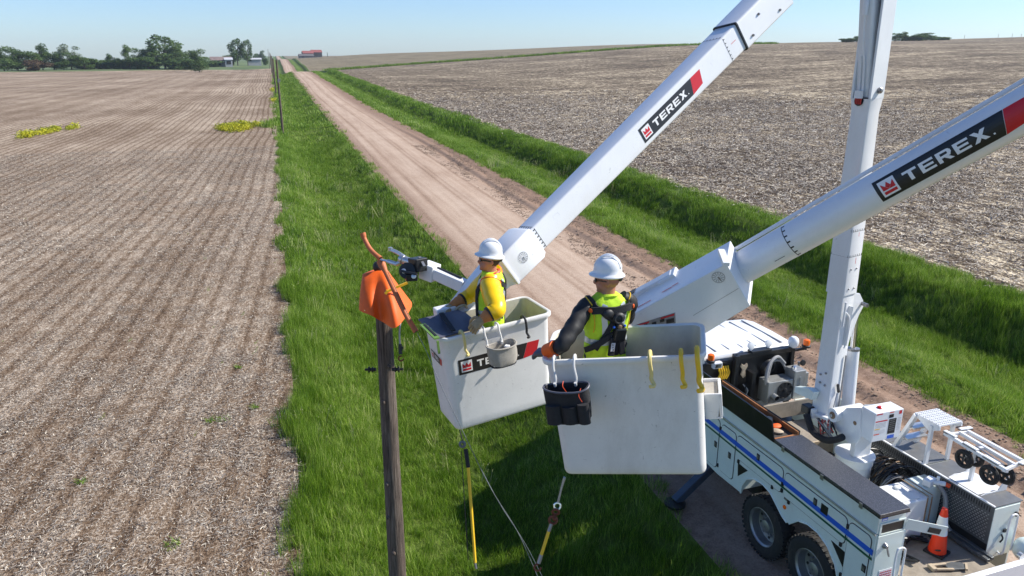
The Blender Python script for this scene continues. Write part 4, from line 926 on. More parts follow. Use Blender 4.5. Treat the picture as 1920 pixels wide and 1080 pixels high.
# cab
mb = MB()
cabp = [(4.78, .95), (4.78, 2.50), (4.84, 2.545), (6.15, 2.545), (6.35, 2.46), (6.72, 1.95), (6.78, 1.85), (7.75, 1.66), (7.86, 1.5), (7.90, .62), (6.5, .62), (6.45, 1.0), (6.2, 1.13), (5.7, 1.13), (5.4, .95), (5.35, .62), (4.85, .62)]
mb.prism(cabp, (.14, 0, 0), (0, 1, 0), (0, 0, 1), (1, 0, 0), 2.24); cab = mb.build('cab', 'white', truck, bevel=.04)
rf = MB()
rp = [(.12 + 2.28 * i / 14, 0) for i in range(15)]
rings = []
for y, dz, ins in ((4.70, -.02, .05), (4.76, .035, .0), (5.4, .06, -.0), (6.0, .055, .0), (6.28, .02, .06)):
    rings.append([(.12 + ins + (2.28 - 2 * ins) * i / 14, y, 2.55 + dz + .03 * math.sin(math.pi * i / 14)) for i in range(15)] + [(.12 + ins + (2.28 - 2 * ins) * i / 14, y, 2.50) for i in reversed(range(15))])
rf.loft(rings, 0, True, True); roof = rf.build('cab_roof', 'white', truck, sharp=50)
for k in range(7):
    x = .36 + k * .30; mb = MB(); mb.bar((x, 4.80, 2.613), (x, 6.1, 2.628), .016, .018); mb.build('roof_rib', 'steel', roof)
    mb = MB(); mb.bar((x + .035, 4.80, 2.612), (x + .035, 6.1, 2.628), .045, .022); mb.build('roof_rib', 'white', roof, bevel=.006)
MB().prism([(5.0, 1.75), (5.0, 2.38), (6.1, 2.38), (6.5, 1.80)], (.125, 0, 0), (0, 1, 0), (0, 0, 1), (1, 0, 0), .014).build('side_window', 'glass', cab)
MB().prism([(5.0, 1.75), (5.0, 2.38), (6.1, 2.38), (6.5, 1.80)], (2.381, 0, 0), (0, 1, 0), (0, 0, 1), (1, 0, 0), .014).build('side_window', 'glass', cab)
mb = MB(); mb.add([(.25, 6.40, 2.43), (2.27, 6.40, 2.43), (2.27, 6.73, 1.98), (.25, 6.73, 1.98), (.25, 6.38, 2.41), (2.27, 6.38, 2.41), (2.27, 6.70, 1.96), (.25, 6.70, 1.96)], [(0, 1, 2, 3), (7, 6, 5, 4), (0, 4, 5, 1), (2, 6, 7, 3)]); mb.build('windscreen', 'glass', cab)
MB().bx(.5, 2.0, 7.91, 7.94, .75, 1.45).build('grille', 'black', cab)
for x in (.2, 2.1): MB().bx(x, x + .22, 7.9, 7.95, 1.1, 1.3).build('headlight', 'print', cab)
for x, s in ((.05, -1), (2.52, 1)):
    mb = MB(); mb.tube([(x - s * .15, 6.2, 2.1), (x + s * .1, 6.25, 2.12), (x + s * .12, 6.25, 2.4)], .014, 6); mb.box((x + s * .14, 6.23, 2.22), (.16, .05, .36)); mb.build('mirror', 'blackp', cab)
MB().bx(.3, 2.2, 4.74, 4.77, 1.5, 2.4).build('rear_window', 'ink', cab)
# headboard frame behind the cab
hb = MB(); hb.bx(.95, 2.32, 4.56, 4.68, 2.50, 2.58); hb.bx(.93, 1.02, 4.52, 4.62, 1.2, 2.58); hb.bx(2.24, 2.32, 4.56, 4.66, 1.2, 2.54); hb.bx(1.02, 2.24, 4.63, 4.66, 1.5, 2.50); hb.bx(.12, .93, 4.64, 4.67, 1.2, 2.44); hb.bx(.10, .95, 4.55, 4.66, 1.75, 1.82)
hb.bx(1.30, 1.75, 4.54, 4.70, 2.585, 2.62); hb = hb.build('headboard', 'black', truck, bevel=.008)
mb = MB(); mb.bx(.15, .62, 3.0 + 1.2, 4.6, 1.80, 1.84); mb.build('white_shelf', 'body', truck)
for x in (1.32, 1.72): mb = MB(); mb.tube([(x, 4.62, 2.62), (x, 4.62, 2.67)], .02, 8); mb.lathe((x, 4.66, 2.70), (0, -1, .2), [(.02, -.05), (.06, .0), (.075, .05), (.06, .055)], 14); mb.build('work_lamp', 'white', hb)
def beacon(x, y, z):
    mb = MB(); mb.lathe((x, y, z), (0, 0, 1), [(.085, 0), (.085, .035), (.07, .045)], 18, 1); mb.lathe((x, y, z + .045), (0, 0, 1), [(.062, 0), (.066, .07), (.06, .10), (.035, .115)], 18, 0); return mb.build('amber_beacon', ['lens', 'blackp'], truck)
p = loc(1333, 672, 'y', 4.6); beacon(p.x, 4.6, p.z - .07)
p = loc(1512, 645, 'y', 4.6); beacon(p.x, 4.6, p.z - .06)
MB().bar((2.1, 4.6, 2.50), (p.x, 4.6, p.z - .09), .05, .04).build('beacon_arm', 'black', truck)
p = loc(1488, 640, 'y', 4.6); mb = MB(); mb.lathe((p.x, 4.6, p.z - .12), (0, 0, 1), [(.06, 0), (.095, .05), (.105, .12), (.09, .18), (.05, .215)], 18); mb.tube([(p.x, 4.6, p.z - .45), (p.x, 4.6, p.z - .1)], .02, 6, 1); mb.build('white_dome', ['white', 'steel'], truck)
p = loc(1347, 686, 'y', 4.5); mb = MB(); mb.box((p.x, 4.55, p.z), (.19, .1, .13)); mb.build('spot_lamp', 'white', truck, bevel=.02); MB().bx(p.x - .07, p.x + .07, 4.492, 4.499, p.z - .04, p.z + .04).build('lamp_glass', 'chrome', truck)
for k in range(5):
    x = .80 + k * .045 if False else .62 + k * .05; mb = MB(); z = 2.38
    mb.tube(smoothcurve([(x, 4.60, z), (x - .02, 4.56, z - .04), (x + .01, 4.56, z - .12), (x - .03, 4.55, z - .20), (x - .06, 4.55, z - .24)], 4), .017, 6); mb.build('plastic_hook', 'yellow', hb)
mb = MB(); mb.prism([(1.06, 2.42), (1.12, 2.38), (1.18, 2.42), (1.20, 2.36), (1.15, 2.27), (1.17, 2.16), (1.12, 2.12), (1.06, 2.2), (1.09, 2.3), (1.04, 2.36)], (0, 4.50, 0), (1, 0, 0), (0, 0, 1), (0, 1, 0), .03); mb.build('tan_bracket', 'tan', hb, bevel=.006)
mb = MB(); r_ = random.Random(5)
for k in range(16): x = r_.uniform(1.0, 1.35); z = r_.uniform(1.55, 2.05); mb.tube(smoothcurve([(x, 4.45, z), (x + r_.uniform(-.08, .08), 4.38, z - .12), (x + r_.uniform(-.06, .06), 4.42, z - .25)], 4), r_.uniform(.008, .016), 6, r_.choice((0, 0, 1, 2)))
mb.build('tangled_rigging', ['cable', 'tan', 'cable_grey'], hb)
MB().bx(1.22, 1.30, 4.36, 4.56, 1.60, 2.26).build('black_plate', 'black', hb)
# hydraulic cooler with fan, small tank, hoses
cool = MB().bx(1.50, 2.06, 4.22, 4.52, 1.64, 2.08).build('oil_cooler', 'silver', truck, bevel=.008)
mb = MB(); c = (1.88, 4.215, 1.88); mb.torus(c, (0, 1, 0), .165, .012, 24, 6)
for k in range(9):
    a = 2 * math.pi * k / 9; d = Vector((math.cos(a), 0, math.sin(a))); t_ = Vector((-d.z, 0, d.x)) * .028; o = Vector(c)
    mb.add([o + d * .03 - t_ * .6 + Vector((0, -.012, 0)), o + d * .155 - t_ * 1.4, o + d * .155 + t_ * 1.4 + Vector((0, -.02, 0)), o + d * .03 + t_ * .6], [(0, 1, 2, 3)])
mb.lathe(c, (0, -1, 0), [(.045, 0), (.042, .03), (.02, .035)], 12); mb.build('fan', 'blackp', cool)
MB().lathe((1.88, 4.2195, 1.88), (0, 1, 0), [(.17, 0), (.17, .004)], 24).build('fan_opening', 'ink', cool)
mb = MB(); mb.tube([(1.63, 4.22, 1.80), (1.63, 4.10, 1.79)], .055, 14, 0, False); mb.tube([(1.63, 4.22, 1.80), (1.63, 4.11, 1.79)], .045, 14, 1); mb.build('suction_pipe', ['silver', 'ink'], cool)
tk = MB(); tk.bx(2.07, 2.33, 4.2, 4.5, 1.66, 2.24); tk.bx(2.335, 2.43, 4.24, 4.46, 1.84, 2.16); tk = tk.build('oil_tank', 'silver', truck, bevel=.012)
mb = MB(); mb.lathe((2.14, 4.34, 2.24), (0, 0, 1), [(.045, 0), (.045, .04), (.03, .05)], 14); mb.build('filler_cap', 'chrome', tk)
MB().bx(2.19, 2.21, 4.19, 4.199, 1.95, 2.12).build('sight_gauge', 'chrome', tk)
mb = MB(); mb.tube(smoothcurve([(1.50, 4.3, 2.02), (1.50, 4.32, 2.2), (1.62, 4.4, 2.40), (1.85, 4.48, 2.47), (2.05, 4.5, 2.30)], 6), .032, 8); mb.tube(smoothcurve([(1.6, 4.4, 2.1), (1.75, 4.5, 2.36), (1.95, 4.5, 2.36), (2.1, 4.5, 2.15)], 6), .024, 8)
mb.build('suction_hose', 'cable_grey', truck)
mb = MB()
for k in range(5): mb.torus((1.72, 4.52 + k * .012, 2.24), (0, 1, .15), .11 + .012 * k, .014, 18, 5)
mb.build('small_hose_coil', 'cable', truck)
# right-hand manifold: valves, gauge
mb = MB(); p = loc(1497, 700, 'y', 4.6); x, z = p.x, p.z
for k in range(5): mb.tube([(x - .25 + k * .07, 4.6 - .02 * k, z + .10 - k * .06), (x - .02 + k * .05, 4.52, z + .02 - k * .05)], .018, 6)
mb.tube([(x - .02, 4.6, z + .25), (x - .02, 4.6, z - .4)], .025, 8); mb.tube([(x - .17, 4.6, z + .3), (x - .17, 4.6, z - .1)], .03, 8); mb.build('valve_stack', 'steel', truck)
mb = MB(); mb.lathe((x + .02, 4.55, z + .25), (0, -1, 0), [(.06, 0), (.06, .03), (.05, .032)], 16, 1); mb.build('pressure_gauge', ['steel', 'blackp'], truck)
mb = MB(); mb.torus((2.66, 4.0, 1.85), (.2, -1, .1), .15, .04, 20, 8); mb.build('spare_hose_reel', 'rubber', truck)
# bed, steps, wells
mb = MB(); mb.bx(.46, 2.05, -.42, 1.5, 1.055, 1.09); mb.build('bed_floor', 'floorm', truck)
mb = MB(); mb.bx(.46, 2.05, 1.5, 4.2, 1.10, 1.14); mb.build('mid_floor', 'darkfloor', truck)
mb = MB(); mb.bx(1.15, 2.4, 3.88, 3.92, 1.5, 1.80); mb.bx(.5, 1.15, 3.9, 3.94, 1.2, 1.62); mb.bx(2.36, 2.40, 3.2, 3.88, 1.4, 1.8); mb.build('step_riser', 'floorm', truck)
mb = MB(); mb.bx(1.0, 2.36, 3.1, 3.87, 1.36, 1.40); mb.build('step_plate', 'floorm', truck); MB().bx(.98, 2.36, 3.06, 3.098, 1.12, 1.40).build('step_front', 'tan', truck)
MB().bx(1.3, 1.62, 3.5, 3.75, 1.43, 1.46).build('pedal_plate', 'print' if False else 'tan', truck)

# pedestal, turntable, control box
ped = MB().lathe((1.33, 1.82, .9), (0, 0, 1), [(.27, 0), (.27, .86), (.285, .88), (.285, .98)], 28).build('pedestal', 'white', truck)
MB().lathe((1.33, 1.82, 1.885), (0, 0, 1), [(.29, 0), (.305, .01), (.305, .035), (.25, .04)], 28).build('turntable_ring', 'white', truck)
mb = MB(); mb.lathe((1.33 - .18, 1.82 - .19, 1.60), (-.68, -.73, 0), [(.07, 0), (.07, .014)], 16); mb.build('pedestal_hole', 'ink', truck)
TA = R(-12); TD = Vector((math.sin(-TA) * -1, 0, 0))
def tx(px, py, w_): return loc(px, py, 'x', w_)
def s2(x, y): return (1480 + x / 6, 700 + y / 6)
side = [s2(455, 550), s2(640, 390), s2(800, 385), s2(795, 740), s2(745, 800), s2(660, 785)]
for w_, nm in ((1.16, 'turret_plate'), (1.52, 'turret_plate')):
    P = [tx(*q, 1.16) for q in side]; mb = MB(); n = len(P); vs = [(w_, q.y, q.z) for q in P] + [(w_ + .035, q.y, q.z) for q in P]
    mb.add(vs, [tuple(range(n)), tuple(reversed(range(n, 2 * n)))] + [(k, n + k, n + (k + 1) % n, (k + 1) % n) for k in range(n)]); tp = mb.build(nm, 'white', truck, bevel=.006)
    if w_ < 1.3:
        c = tx(*s2(738, 560), 1.158); MB().lathe((1.158, c.y, c.z), (-1, 0, 0), [(.034, 0), (.034, .004)], 16).build('rust_spot', 'brass', tp)
mb = MB(); mb.bx(1.195, 1.52, 1.70, 1.80, 1.93, 2.70); mb.build('turret_back', 'white', truck, bevel=.006)
c = tx(*s2(520, 465), 1.12)
mb = MB(); mb.lathe((1.06, c.y, c.z), (1, 0, 0), [(.115, 0), (.115, .56)], 22); mb.lathe((1.052, c.y, c.z), (1, 0, 0), [(.06, 0), (.06, .01)], 16, 1); mb.lathe((1.03, c.y, c.z), (1, 0, 0), [(.026, 0), (.026, .03)], 10, 2); mb.build('pivot_pin', ['white', 'brass', 'chrome'], truck)
PIV = Vector((1.33, c.y, c.z))
# control box: left face and decal face read from the photo
cb = [loc(*s2(a, b), 'x', 1.18) for a, b in ((800, 400), (965, 470), (950, 803), (800, 740))]
y1, y0, zt, zb = cb[0].y - .02, cb[1].y, cb[1].z + .02, cb[2].z
box = MB().bx(1.19, 1.74, y0, y1, zb, zt).build('control_box', 'white', truck, bevel=.012)
fn = flat_fn((1.19, y0 - .0005, zb), (1, 0, 0), (0, 0, 1)); Hh = zt - zb; mb = MB()
def rp_(u0, v0, u1, v1, mi): rect_print(mb, fn, u0 * .55, v0 * Hh, u1 * .55, v1 * Hh, .0015, mi)
rp_(.04, .93, .26, .97, 0); rp_(.04, .68, .46, .72, 0); rp_(.04, .42, .24, .45, 3); rp_(.04, .24, .24, .27, 4); rp_(.52, .20, .78, .72, 1); rp_(.54, .03, .78, .15, 2); rp_(.50, .76, .66, .88, 1); rp_(.50, .93, .66, .96, 4); rp_(.84, .84, .94, .96, 0)
for k in range(8): rp_(.05, .62 - k * .045 if k < 4 else .38 - (k - 4) * .035, .42, .63 - k * .045 if k < 4 else .385 - (k - 4) * .035, 5)
for k in range(9): rp_(.82, .70 - k * .05, .94, .708 - k * .05, 5)
for k in range(6): rp_(.56, .66 - k * .07, .74, .675 - k * .07, 5)
mb.build('control_labels', ['red', 'ink', 'blue', 'yellow', 'redtrim', 'cable_grey'], box)
MB().lathe((1.40, (y0 + y1) / 2, zt), (0, 0, 1), [(.04, 0), (.045, .015), (.025, .03)], 14).build('stop_button', 'redlens', box)
# mast: square section boom standing almost upright
m0 = Vector((1.34, 2.58, 2.13)); m1 = Vector((1.36, 2.60, 8.0)); YM = R(14)
def mast_pt(z, dx=0): t_ = (z - 2.13) / 6; return Vector((1.33 + .03 * t_, 2.56 + .06 * t_, z))
def sq(c, a, b, yaw=YM, r=.025, n=2):
    o = []
    for x_, y_ in rrect(a, b, r, n): o.append((c.x + x_ * math.cos(yaw) - y_ * math.sin(yaw), c.y + x_ * math.sin(yaw) + y_ * math.cos(yaw), c.z))
    return o
mast = MB().loft([sq(mast_pt(2.16), .17, .15), sq(mast_pt(3.0), .172, .152), sq(mast_pt(4.62), .16, .145)], 0, True, True).build('mast', 'white', truck, sharp=30)
up = MB().loft([sq(mast_pt(4.40), .175, .165), sq(mast_pt(5.2), .172, .162), sq(mast_pt(7.2), .150, .142), sq(mast_pt(7.4), .168, .16)], 0, True, True).build('upper_mast', 'white', truck, sharp=30)
def mast_face(z, u, off, face='front'):
    """a point on the mast's rear (road side) or left face; u from -1 to 1 across"""
    c = mast_pt(z); k_ = min(max((z - 4.4) / 2.8, 0), 1); a, b = .177 - .024 * k_, .167 - .022 * k_
    x_, y_ = ((u * a, -(b + off)) if face == 'front' else (-(a + off), u * b))
    return Vector((c.x + x_ * math.cos(YM) - y_ * math.sin(YM), c.y + x_ * math.sin(YM) + y_ * math.cos(YM), z))
for zt_, red in ((5.02, False), (5.42, True)):
    mb = MB()
    for face in ('front', 'left'):
        mb.add([mast_face(zt_, -.93, .001, face), mast_face(zt_, .93, .001, face), mast_face(zt_ + .006, .93, .001, face), mast_face(zt_ + .006, -.93, .001, face)], [(0, 1, 2, 3)])
        for k in range(7): u = -.85 + k * 1.7 / 6; mb.add([mast_face(zt_, u - .035, .001, face), mast_face(zt_, u + .035, .001, face), mast_face(zt_ + .035, u + .035, .001, face), mast_face(zt_ + .035, u - .035, .001, face)], [(0, 1, 2, 3)])
    u = .1; mb.add([mast_face(zt_ - .12, u - .03, .001), mast_face(zt_ - .12, u + .03, .001), mast_face(zt_ - .02, u + .03, .001), mast_face(zt_ - .02, u - .03, .001)], [(0, 1, 2, 3)], 1)
    mb.build('tick_scale', ['ink', 'red'], up)
for z, u in ((4.82, -.45), (4.82, .35), (4.5, -.45), (4.5, .35)):
    p = mast_face(z, u, 0); MB().lathe(p, (math.sin(YM), -math.cos(YM), 0), [(.014, 0), (.014, .012), (.008, .018)], 8).build('bolt', 'steel', up)
for z, u in ((3.05, -.2), (3.0, .35), (2.86, .30), (2.84, -.25)):
    p = mast_face(z, u, -.004, 'left'); MB().lathe(p, (-math.cos(YM), -math.sin(YM), 0), [(.02, 0), (.02, .012), (.010, .018)], 8).build('bolt', 'steel', mast)
# side rib, cylinder lug and pin at the mast's right, lift cylinder
lug = [(.12, 4.42), (.34, 4.36), (.46, 4.22), (.50, 4.12), (.40, 3.98), (.24, 3.60), (.16, 3.2)]
for dy in (-.12, .10):
    MB().prism(lug, (1.33, 2.55 + dy, 0), (math.cos(YM), math.sin(YM), 0), (0, 0, 1), (-math.sin(YM), math.cos(YM), 0), .025).build('cylinder_lug', 'white', mast, bevel=.005)
MB().tube([(1.33 + .43, 2.42, 4.17), (1.33 + .40, 2.80, 4.20)], .032, 12).build('lug_pin', 'steel', mast)
cy0 = Vector((1.70, 2.45, 2.15)); cy1 = Vector((1.735, 2.62, 4.17)); dd = cy1 - cy0
MB().tube([cy0, cy0 + dd * .60], .105, 20).build('lift_cylinder', 'white', truck); MB().lathe(cy0 + dd * .60, dd, [(.108, 0), (.108, .035), (.06, .045)], 20).build('cylinder_gland', 'steel', truck)
MB().tube([cy0 + dd * .6, cy1], .045, 14).build('cylinder_rod', 'chrome', truck)
mb = MB(); p = lambda z, u, o=.012: mast_face(z, u, o)
mb.tube(smoothcurve([p(4.15, -.75), p(4.10, -.4, .03), p(4.02, -.05, .035), p(3.9, .05, .03), p(3.55, .0, .02), p(3.50, -.1, .02)], 5), .013, 6); mb.tube([p(4.3, -.72, .02), p(3.9, -.75, .02)], .018, 6); mb.build('hose_guide', 'white', mast)
mb = MB(); mb.tube([p(4.2, .25, .002), p(3.55, .0, .002)], .045, 10, 0, True, True, .3); mb.build('slot_cover', 'galv' if False else 'white', mast)
mb = MB(); mb.tube([p(3.35, .55, .006), p(2.35, .50, .006)], .012, 6); mb.tube([p(2.72, -.2, .02), p(2.40, -.55, .02)], .008, 6); mb.build('hydraulic_line', 'cable_grey', mast)
MB().box(p(2.80, -.1, .02), (.035, .03, .16), Euler((0, R(-20), YM))).build('rubber_latch', 'blackp', mast)
# boom rest arms beside the mast
mb = MB(); q = [loc(*s2(a, b), 'x', 1.0) for a, b in ((62, 150), (215, 170), (275, 215), (245, 300), (55, 215))]
mb.add([(1.0, v.y, v.z) for v in q] + [(1.12, v.y, v.z) for v in q], [(0, 1, 2, 3, 4), (9, 8, 7, 6, 5)] + [(k, 5 + k, 5 + (k + 1) % 5, (k + 1) % 5) for k in range(5)]); mb.build('boom_rest', 'body', truck, bevel=.006)
c = loc(*s2(215, 400), 'x', 1.1); mb = MB(); mb.box(c, (.16, .18, .14)); mb.box(c + Vector((.0, -.13, -.02)), (.10, .05, .17), None, 1); mb.build('boom_latch', ['blackp', 'white'], truck, bevel=.01)
# black sheathed hose bundle and red wires under the turret
q = [loc(*s2(a, b), 'x', 1.0) for a, b in ((190, 455), (225, 560), (260, 650), (340, 720), (430, 755), (530, 745), (600, 715))]
MB().tube(smoothcurve(q, 5), [.055] * 31, 10).build('hose_bundle', 'blackcloth', truck)
r_ = random.Random(9)
for mt, n in (('cable_red', 7), ('cable_grey', 6), ('cable', 8)):
    mb = MB()
    for k in range(n):
        a = loc(*s2(r_.uniform(310, 470), r_.uniform(500, 570)), 'x', 1.12); b = loc(*s2(r_.uniform(330, 560), r_.uniform(660, 730)), 'x', 1.05)
        m_ = (a + b) / 2 + Vector((r_.uniform(-.05, .02), r_.uniform(-.06, .06), r_.uniform(-.06, .04))); mb.tube(smoothcurve([a, m_, b], 5), .008 if mt == 'cable_red' else .012, 5)
    mb.build('wiring', mt, truck)
mb = MB(); a = loc(*s2(380, 490), 'x', 1.14); mb.box(a, (.08, .30, .05), Euler((R(-8), 0, 0))); mb.build('manifold_block', 'white', truck, bevel=.008)
# right side pack with punched inner wall
rp0, rp1, RZ = 2.08, 2.60, 1.90
mb = MB(); mb.bx(rp0 + .03, rp1, -.03, 2.6, 1.05, RZ - .002); mb.bx(rp0 + .03, rp1, 2.6, 4.2, 1.05, 1.66); mb.build('right_locker', 'body', truck, bevel=.008)
o2 = [(a, min(b, 1.88)) for a, b in ol]; MB().prism(o2, (rp1 + .002, 0, 0), (0, 1, 0), (0, 0, 1), (1, 0, 0), .03).build('right_panel', 'body', truck)
wall = MB().bx(rp0, rp0 + .026, -.03, 2.3, 1.30, RZ).build('punched_wall', 'galv', truck)
mb = MB()
for k in range(54): y = .02 + k * .0415; mb.bx(rp0 - .003, rp0 - .0005, y, y + .018, 1.80, 1.875)
mb.build('slots', 'ink', wall, kind='stuff')
mb = MB()
for j in range(13):
    for k in range(44): y = .02 + k * .051 + (j % 2) * .025; z = 1.34 + j * .034; mb.add([(rp0 - .002, y, z), (rp0 - .002, y + .022, z), (rp0 - .002, y + .022, z + .013), (rp0 - .002, y, z + .013)], [(0, 1, 2, 3)])
mb.build('punched_holes', 'alu', wall, kind='stuff')
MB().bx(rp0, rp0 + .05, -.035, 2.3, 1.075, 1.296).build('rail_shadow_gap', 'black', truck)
mb = MB()
for y0_, y1_ in ((1.92, 2.30), (1.18, 1.90), (.72, 1.16), (-.035, .40)): mb = MB(); mb.bx(rp0 - .01, rp1 + .03, y0_, y1_, RZ, RZ + .012); mb.build('top_plate', 'darkplate', truck)
MB().bx(rp0 - .015, rp0 + .012, -.04, 2.3, RZ + .0125, RZ + .03).build('top_rail', 'print', truck)
# white saddle tray
mb = MB(); mb.bx(rp0 + .05, rp1 + .02, .28, .78, RZ + .014, RZ + .022)
for y in (.24, .78): mb.prism([(0, 0), (.5, 0), (.5, .22), (.42, .16), (.33, .03), (.20, .02), (.1, .03)], (rp0 + .07, y, RZ + .014), (1, 0, 0), (0, 0, 1), (0, 1, 0), .014)
mb.build('saddle_tray', 'white', truck, bevel=.003)
# step stand
st_ = thing('step_stand', 'white folding step stand with grated top above the right locker', 'steps', TM @ Vector((2.36, 1.4, RZ)), (0, 0, TROT)); st_.rotation_euler = (0, 0, TROT)
def sv(w_, y, z): return Vector((w_ - 2.36, y - 1.4, z - RZ))
for w_ in (2.13, 2.57):
    MB().bar(sv(w_, 1.80, RZ + .01), sv(w_, 1.50, 2.62), .05, .09, (1, 0, 0)).build('side_rail', 'white', st_); MB().bar(sv(w_, 1.20, RZ + .01), sv(w_, 1.20, 2.58), .04, .06, (1, 0, 0)).build('leg', 'white', st_)
    MB().prism([(1.55, 2.62), (1.06, 2.62), (1.06, 2.56), (1.24, 2.47)], sv(w_ - .01, 1.4, 0) - Vector((0, 0, 0)) - Vector((0, 1.4, RZ)) + Vector((0, RZ * 0 + 1.4 * 0, RZ - 0)) if False else Vector((w_ - 2.36 - .01, -1.4, -RZ)), (0, 1, 0), (0, 0, 1), (1, 0, 0), .02).build('gusset', 'white', st_)
for j, (y_, z_) in enumerate(((1.68, 2.13), (1.60, 2.36))):
    mb = MB(); mb.box(sv(2.35, y_ - .02, z_), (.42, .15, .025)); mb.build('tread', 'alu', st_)
for j in range(4):
    mb = MB(); y0_ = 1.07 + j * .118; mb.box(sv(2.35, y0_ + .055, 2.628), (.46, .108, .022)); gp = mb.build('grate_plank', 'white', st_)
    mb = MB()
    for k in range(12):
        for i in range(2): mb.box(sv(2.14 + k * .038, y0_ + .033 + i * .045, 2.6405), (.016, .022, .002))
    mb.build('grate_hole', 'galv', gp, kind='stuff')
# rack with rubber wheels
rk = thing('roller_rack', 'white tube rack with grip pads and four black wheels, rear right of truck', 'rack', TM @ Vector((2.36, .5, 2.3)), (0, 0, TROT))
def rv(w_, y, z): return Vector((w_ - 2.36, y - .5, z - 2.3))
for a, b in (((2.24, 1.06), (2.13, -.06)), ((2.47, 1.0), (2.37, .0)), ((2.62, 1.0), (2.58, .08)),): MB().bar(rv(*a, 2.5), rv(*b, 2.5), .045, .05).build('rail', 'white', rk)
for a, b in (((2.22, 1.0), (2.62, .98)), ((2.10, -.03), (2.62, .06)), ((2.2, .55), (2.42, .53))): MB().bar(rv(*a, 2.496), rv(*b, 2.496), .04, .04).build('crossbar', 'white', rk)
for a, b in (((2.245, 1.07), (2.24, .86)), ((2.21, .70), (2.19, .46)), ((2.15, .32), (2.13, .07)), ((2.50, 1.03), (2.72, 1.01)), ((2.42, -.02), (2.66, .02))):
    o = MB().bar(rv(*a, 2.537), rv(*b, 2.537), .06, .02).build('pad', 'print', rk, bevel=.004); MB().bar(rv(*a, 2.523), rv(*b, 2.523), .066, .012).build('pad_base', 'blackp', rk)
for w_, y in ((2.17, .62), (2.36, .60), (2.12, .17), (2.34, .10)):
    t = bpy.data.objects.new('wheel', None); COL.objects.link(t); t.parent = rk; t.location = rv(w_, y, 2.31)
    MB().torus((0, 0, 0), (1, .05, 0), .112, .036, 26, 8).build('tyre', 'rubber', t)
    mb = MB(); mb.lathe((-.02, 0, 0), (1, .05, 0), [(.03, 0), (.03, .06)], 12)
    for k in range(5):
        a = 2 * math.pi * k / 5; mb.bar((0, 0, 0), (0, math.cos(a) * .10, math.sin(a) * .10), .03, .02, (1, 0, 0))
    mb.build('hub', 'blackp', t)
    MB().bar((.03, 0, 0), (.03, 0, .17), .02, .03, (1, 0, 0)).build('fork', 'white', t)
mb = MB(); mb.tube([rv(2.36, .60, 2.36), rv(2.36, .10, 2.40), ], .018, 8); mb.tube([rv(2.30, .58, 2.52), rv(2.20, .05, 2.52)], .012, 6); mb.build('axle', 'steel', rk)
MB().bar(rv(2.36, .6, 1.92), rv(2.36, .6, 2.48), .05, .05).build('post', 'white', rk)
# tank, straps, valve, hoses, coil
tank = MB().bx(1.06, 1.62, .62, 1.12, 1.10, 1.76).build('water_tank', 'white', truck, bevel=.02)
MB().bx(1.64, 2.06, .78, 1.12, 1.10, 1.80).build('side_tank', 'body', truck, bevel=.02)
MB().bx(1.08, 1.50, .66, 1.06, 1.7605, 1.776).build('tank_lid', 'bucket', tank, bevel=.004)
MB().lathe((1.36, .96, 1.776), (0, 0, 1), [(.05, 0), (.05, .03), (.03, .04)], 14).build('filler_cap', 'print', tank)
for x in (1.575, 1.66): mb = MB(); mb.bx(x, x + .018, .61, .6195, 1.12, 1.78); mb.bx(x, x + .018, .61, 1.13, 1.80, 1.806); mb.build('strap', 'brass', truck)
mb = MB(); mb.box((1.85, .85, 1.86), (.20, .12, .10), Euler((0, 0, .3))); mb.tube([(1.85, .85, 1.86), (2.0, .70, 1.87)], .04, 8); mb.tube([(1.93, .78, 1.90), (1.93, .78, 1.97)], .025, 8); mb.build('valve_body', 'white', truck, bevel=.01); MB().tube([(2.0, .70, 1.87), (2.04, .66, 1.85)], .035, 8).build('valve_knob', 'redtrim', truck)
mb = MB(); mb.tube(smoothcurve([(1.93, .76, 1.84), (1.98, .66, 1.70), (1.96, .60, 1.50), (2.0, .62, 1.30), (2.02, .50, 1.18)], 6), .035, 8); mb.build('drain_hose', 'cable_grey', truck)
r_ = random.Random(13); mb = MB()
for k in range(34):
    yy = 1.18 + r_.uniform(0, .75); c = (1.72 + r_.uniform(-.16, .14), yy, 1.48 + r_.uniform(-.05, .06)); rr = r_.uniform(.24, .37)
    mb.torus(c, (r_.uniform(-.3, .3), 1, r_.uniform(-.25, .25)), rr, r_.uniform(.008, .015), 26, 5, r_.choice((0, 0, 0, 1, 2)))
mb.build('hose_coil', ['cable', 'cable_grey', 'brass'], truck, kind='stuff')
mb = MB()
for k in range(10): a = Vector((r_.uniform(.7, 1.9), r_.uniform(.3, .6), 1.12)); mb.tube(smoothcurve([a, a + Vector((r_.uniform(-.3, .3), r_.uniform(-.2, .2), r_.uniform(.02, .16))), a + Vector((r_.uniform(-.5, .5), r_.uniform(-.2, .2), .0))], 5), r_.uniform(.01, .025), 6)
mb.build('floor_hoses', 'cable', truck, kind='stuff')
